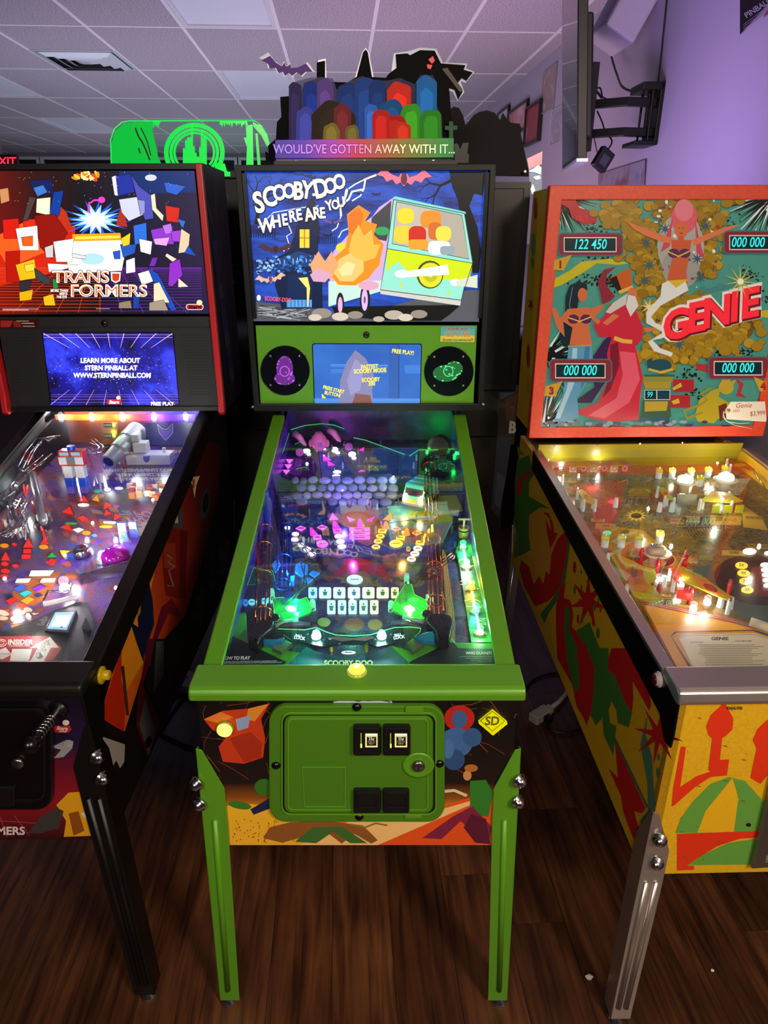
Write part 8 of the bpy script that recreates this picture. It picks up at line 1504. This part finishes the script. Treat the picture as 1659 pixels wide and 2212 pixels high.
ob = MB().box(-.04, .04, -.02, .02, -.05, .05, MB_M).build('power_brick', mat('#101012', .4), None, bevel=.006); tag(ob, 'black power brick dangling below the wall bracket', 'power adapter')
MB().box(-.022, .022, -.0212, -.0200, -.03, .02, MB_M).build('label_sticker', mat('#3a3a40', .5), ob)
cable([ray_at(1312, 325, 3.35), ray_at(1322, 305, 3.35), ray_at(1308, 285, 3.4), ray_at(1300, 262, 3.4), ray_at(1290, 240, 3.4)], .004, 'thick black lead looping from the power brick up to the bracket', CB)
cable([ray_at(1290, 330, 3.33), ray_at(1284, 300, 3.3), ray_at(1280, 285, 3.3), ray_at(1276, 262, 3.3)], .003, 'thin black lead hanging from the television back to the power brick', CB)
cable([wall_hit(1442, -20, .01), wall_hit(1436, 40, .01), wall_hit(1428, 120, .01), wall_hit(1420, 195, .02)], .004, 'black cable running down the purple wall to the bracket', CB)
cable([wall_hit(1306, 60, .03), wall_hit(1320, 120, .04), wall_hit(1334, 165, .05), wall_hit(1345, 188, .08), wall_hit(1372, 200, .05)], .006, 'black cable drooping behind the television to the bracket', CB)
cable([ray_at(1278, 196, 3.35), ray_at(1296, 190, 3.4), ray_at(1300, 212, 3.4), ray_at(1288, 195, 3.42), ray_at(1310, 214, 3.45), ray_at(1362, 220, 3.5)], .004, 'black cable coiled in a loop above the bracket arm', CB)
# white box on the wall above
c0 = wall_hit(1345, 40, .12); BM = Matrix.Translation(c0) @ RM @ Matrix.Rotation(math.radians(28), 4, 'Y')
o = bpy.data.objects.new('wall_speaker', None); COL.objects.link(o); o.location = (0, 0, 0); tag(o, 'pale tilted box speaker high on the purple wall above the bracket', 'speaker')
MB().box(-.085, .085, -.13, .16, -.11, .42, BM).build('cabinet', mat('#b4acc4', .5), o, bevel=.012)
MB().box(-.088, -.084, -.11, .14, -.09, .40, BM).build('grille', mat('#7a72a0', .6, bump=.3, scale=400), o)
MB().tube([BM @ Vector((.06, .02, -.02)), wall_hit(1385, 60, .0)], .012, 8).build('bracket', mat('#8a84a0', .4), o)
# ================================================================== PICTURES ON THE RIGHT WALL
ZR2 = (1050, 0, 4.1475)
def picture(q, lab, art, frame_c='#0d0b0c', depth=.025, fw=.02, Z=ZR2, cat='picture'):
    P_ = [wall_hit(*Zp(Z, *p), .002) for p in q]
    inv = RM.inverted(); ys = [(inv @ p).y for p in P_]; zs = [p.z for p in P_]
    y0, y1, z0_, z1_ = min(ys), max(ys), sum(sorted(zs)[:2])/2, sum(sorted(zs)[2:])/2
    fr = Frame(RM @ Vector((WALLX, (y0 + y1)/2, z0_)), RY); e_ = fr.empty('framed_picture'); tag(e_, lab, cat, 'pictures on the right wall')
    hy, hz = (y1 - y0)/2, z1_ - z0_
    MB().ring([(-.001, -hy, 0), (-.001, hy, 0), (-.001, hy, hz), (-.001, -hy, hz)], [(-.001, -hy + fw, fw), (-.001, hy - fw, fw), (-.001, hy - fw, hz - fw), (-.001, -hy + fw, hz - fw)], (-depth, 0, 0)).build('frame', mat(frame_c, .3), e_, bevel=.002)
    MB().box(-depth*.6, -.002, -hy + fw, hy - fw, fw, hz - fw).build('print', art, e_)
    return e_
def artmat(n, cols, sc=6): return ramp_mat(n, [(i/(len(cols)-1)*.6 + .2, c) for i, c in enumerate(cols)], 'noise', sc, 4, rough=.4)
picture([(120, 1010), (210, 945), (210, 1100), (120, 1150)], 'small dark-framed picture furthest along the right wall', artmat('pic_a', ['#c8c4cc', '#8a8690']))
picture([(215, 1020), (372, 880), (372, 1160), (230, 1230)], 'black-framed picture with pale print and red blotch on the far right wall', artmat('pic_b', ['#d8c8cc', '#c8a0a8', '#b04858', '#d8ccd0'], 4))
picture([(385, 960), (505, 895), (490, 1260), (375, 1318)], 'narrow black-framed red picture on the far right wall', artmat('pic_c', ['#5a1820', '#9a2c34', '#7a3a3c', '#b0a0a0'], 5), depth=.035)
picture([(520, 660), (620, 570), (608, 960), (512, 1025)], 'unframed pale brown print hung highest on the far right wall', artmat('pic_d', ['#a89898', '#8a7470', '#c8bcc0'], 14), frame_c='#8a8088', depth=.012, fw=.01)
picture([(590, 1000), (672, 930), (670, 1260), (580, 1315)], 'pale line-drawn poster below the brown print on the right wall', artmat('pic_e', ['#b0a8b8', '#8a8290', '#c0b8c8'], 16), frame_c='#a8a0b0', depth=.006, fw=.006)
# black poster at the top right corner
pq = [(1600, -120), (1720, -230), (1720, -60), (1600, 74)]
P_ = [wall_hit(x, y, .004) for x, y in pq]
t = bpy.data.objects.new('poster', None); COL.objects.link(t); tag(t, 'black poster with pale lettering cut by the top right corner', 'poster')
MB().prism(P_, WN * -.003).build('sheet', mat('#121014', .35), t)
wpl = (RM @ Vector((WALLX - .007, 0, 0)), WN)
A = [('t', '#8a8490', 'PINBALL', 1637, 18, 17, -33, {'b': .02}), ('p', '#7a2a34', [(1650, 38), (1680, 15), (1680, 5), (1655, 25)])]
for k in range(3): A.append(('l', '#6a6470', 1.4, [(1606, 54 + k*5), (1659, 14 + k*5)]))
decal(WORLD, 'poster_print', wpl, A, t, lift=.001)
# clear banner just above the red frame
P_ = [wall_hit(*Zp(ZR2, *q), .006) for q in [(1010, 1560), (1432, 1432), (1415, 1700), (1000, 1800)]]
t = bpy.data.objects.new('banner', None); COL.objects.link(t); tag(t, 'grey plastic banner pinned low on the purple wall above the red frame', 'banner')
MB().prism(P_, WN * -.003).build('sheet', artmat('banner_print', ['#6a6878', '#8a8494', '#7a4a50', '#9a98a8'], 7), t)
MB().tube(P_, .003, 6, True).build('hem', mat('#24222a', .4), t)
# bright window and lit sign beyond, seen between the dark machine and the red frame
def glowbox(nm, q, y, lab, c, e_):
    P_ = [WORLD.hit(a, b, PY(y)) for a, b in q]; o = MB().prism(P_, (0, .03, 0)).build(nm, mat(c, .3, 0, e=e_), None, bevel=.003); tag(o, lab, 'sign'); return o
tt4 = bpy.data.objects.new('lit_topper', None); COL.objects.link(tt4); p = WORLD.hit(1160, 395, PY(2.75)); tt4.location = (p.x, 2.75, 0)
tag(tt4, 'brightly lit white topper on a far machine left of the red frame', 'sign')
def lp_(q, y=0.0): return [WORLD.hit(*Zp(ZR2, a, b), PY(2.75 + y)) - Vector((p.x, 2.75, 0)) for a, b in q]
MB().prism(lp_([(385, 1520), (500, 1490), (500, 1700), (395, 1740)], .02), (0, .01, 0)).build('light_panel', mat('#7a8a8c', .3, 0, e=.5), tt4)
for q, c, e_ in (([(385, 1535), (440, 1500), (470, 1480), (495, 1500), (490, 1560), (430, 1540)], '#e8f0f0', 1.0), ([(425, 1585), (480, 1570), (490, 1600), (450, 1610)], '#f0f4f4', 1.0), ([(400, 1690), (420, 1650), (440, 1700), (420, 1740)], '#e8ffe0', 1.2)): MB().prism(lp_(q), (0, .008, 0)).build('white_shape', mat(c, .3, 0, e=e_), tt4)
MB().prism(lp_([(370, 1420), (505, 1355), (500, 1470), (388, 1518)], .04), (0, .01, 0)).build('pink_panel', mat('#e8a8a4', .4, 0, e=.75), tt4)
MB().box(-.11, .07, .01, .06, 1.2, 1.62).build('stand', BLACK, tt4)
MB().box(-.13, .09, -.02, .10, 0, 1.2).build('lower_stand', BLACK, tt4)
# ================================================================== SMALL THINGS ON THE FLOOR
sx_ = WORLD.hit(1172, 1540, PZ(.02)); SM_ = Matrix.Translation((sx_.x, sx_.y, 0)) @ Matrix.Rotation(math.radians(38), 4, 'Z')
t = bpy.data.objects.new('power_strip', None); COL.objects.link(t); t.location = (0, 0, 0); tag(t, 'white plug block with pale cord on the floor between green and yellow machines', 'power strip')
WHP = mat('#b8b0a4', .45)
MB().box(-.055, .03, -.022, .022, 0, .036, SM_).build('body', WHP, t, bevel=.005); MB().box(.03, .05, -.014, .014, .006, .03, SM_).build('collar', WHP, t, bevel=.003)
MB().tube([SM_ @ Vector(v) for v in ((.045, 0, .018), (.10, .004, .02), (.16, .02, .016), (.24, .05, .012))], .0085, 8).build('cord', mat('#c0b8b0', .5), t, smooth=True)
MB().box(-.02, .008, -.045, -.018, .004, .03, SM_).build('black_plug', BLACK, t, bevel=.003)
cable([SM_ @ Vector((-.006, -.04, .015)), WORLD.hit(1185, 1575, PZ(.008)), WORLD.hit(1230, 1582, PZ(.008)), WORLD.hit(1290, 1560, PZ(.008))], .005, 'black cord lying on the floor beside the white plug block', CB)
cable([WORLD.hit(1128, 1500, PZ(.008)), WORLD.hit(1150, 1470, PZ(.008)), WORLD.hit(1190, 1455, PZ(.008)), WORLD.hit(1240, 1450, PZ(.008)), WORLD.hit(1240, 1400, PZ(.008))], .005, 'black cord curling behind the white plug block', CB)
p = WORLD.hit(394, 1468, PZ(.03)); OM = Matrix.Translation((p.x, p.y, 0)) @ Matrix.Rotation(-.3, 4, 'Z')
t = bpy.data.objects.new('power_strip', None); COL.objects.link(t); tag(t, 'white power strip with glowing red switch between left and middle machines', 'power strip')
MB().box(-.07, .07, -.05, .05, 0, .04, OM).build('body', mat('#a8a4a4', .45), t, bevel=.005); MB().box(-.004, .022, -.012, .014, .04, .0415, OM).build('switch', BLACK, t); MB().box(.004, .012, -.003, .005, .0415, .044, OM).build('red_light', mat('#ff3a20', .3, 0, e=4), t)
cable([WORLD.hit(405, 1440, PZ(.01)), WORLD.hit(415, 1470, PZ(.01)), WORLD.hit(400, 1500, PZ(.008)), WORLD.hit(370, 1540, PZ(.008)), WORLD.hit(345, 1580, PZ(.008))], .005, 'black cord leaving the white power strip', CB)
cable([WORLD.hit(340, 1580, PZ(.008)), WORLD.hit(380, 1600, PZ(.008)), WORLD.hit(425, 1615, PZ(.008)), WORLD.hit(470, 1600, PZ(.008))], .005, 'black cord crossing the floor under the green machine', CB)
for (x, y, r_), lab in (((1272, 2114, .008), 'crumpled white paper scrap on the floor near the chrome leg'), ((1538, 2098, .004), 'tiny white crumb on the floor under the yellow cabinet')):
    p = WORLD.hit(x, y, PZ(0)); b = MB().ball((p.x, p.y, r_*.8), r_, 8, 5, (1.1, .8, .8)); b.v = [tuple(Vector(v) + Vector((rnd.uniform(-1, 1), rnd.uniform(-1, 1), rnd.uniform(0, .5))) * r_ * .25) for v in b.v]
    tag(b.build('paper_scrap', mat('#e0d8cc', .8), None), lab, 'litter')
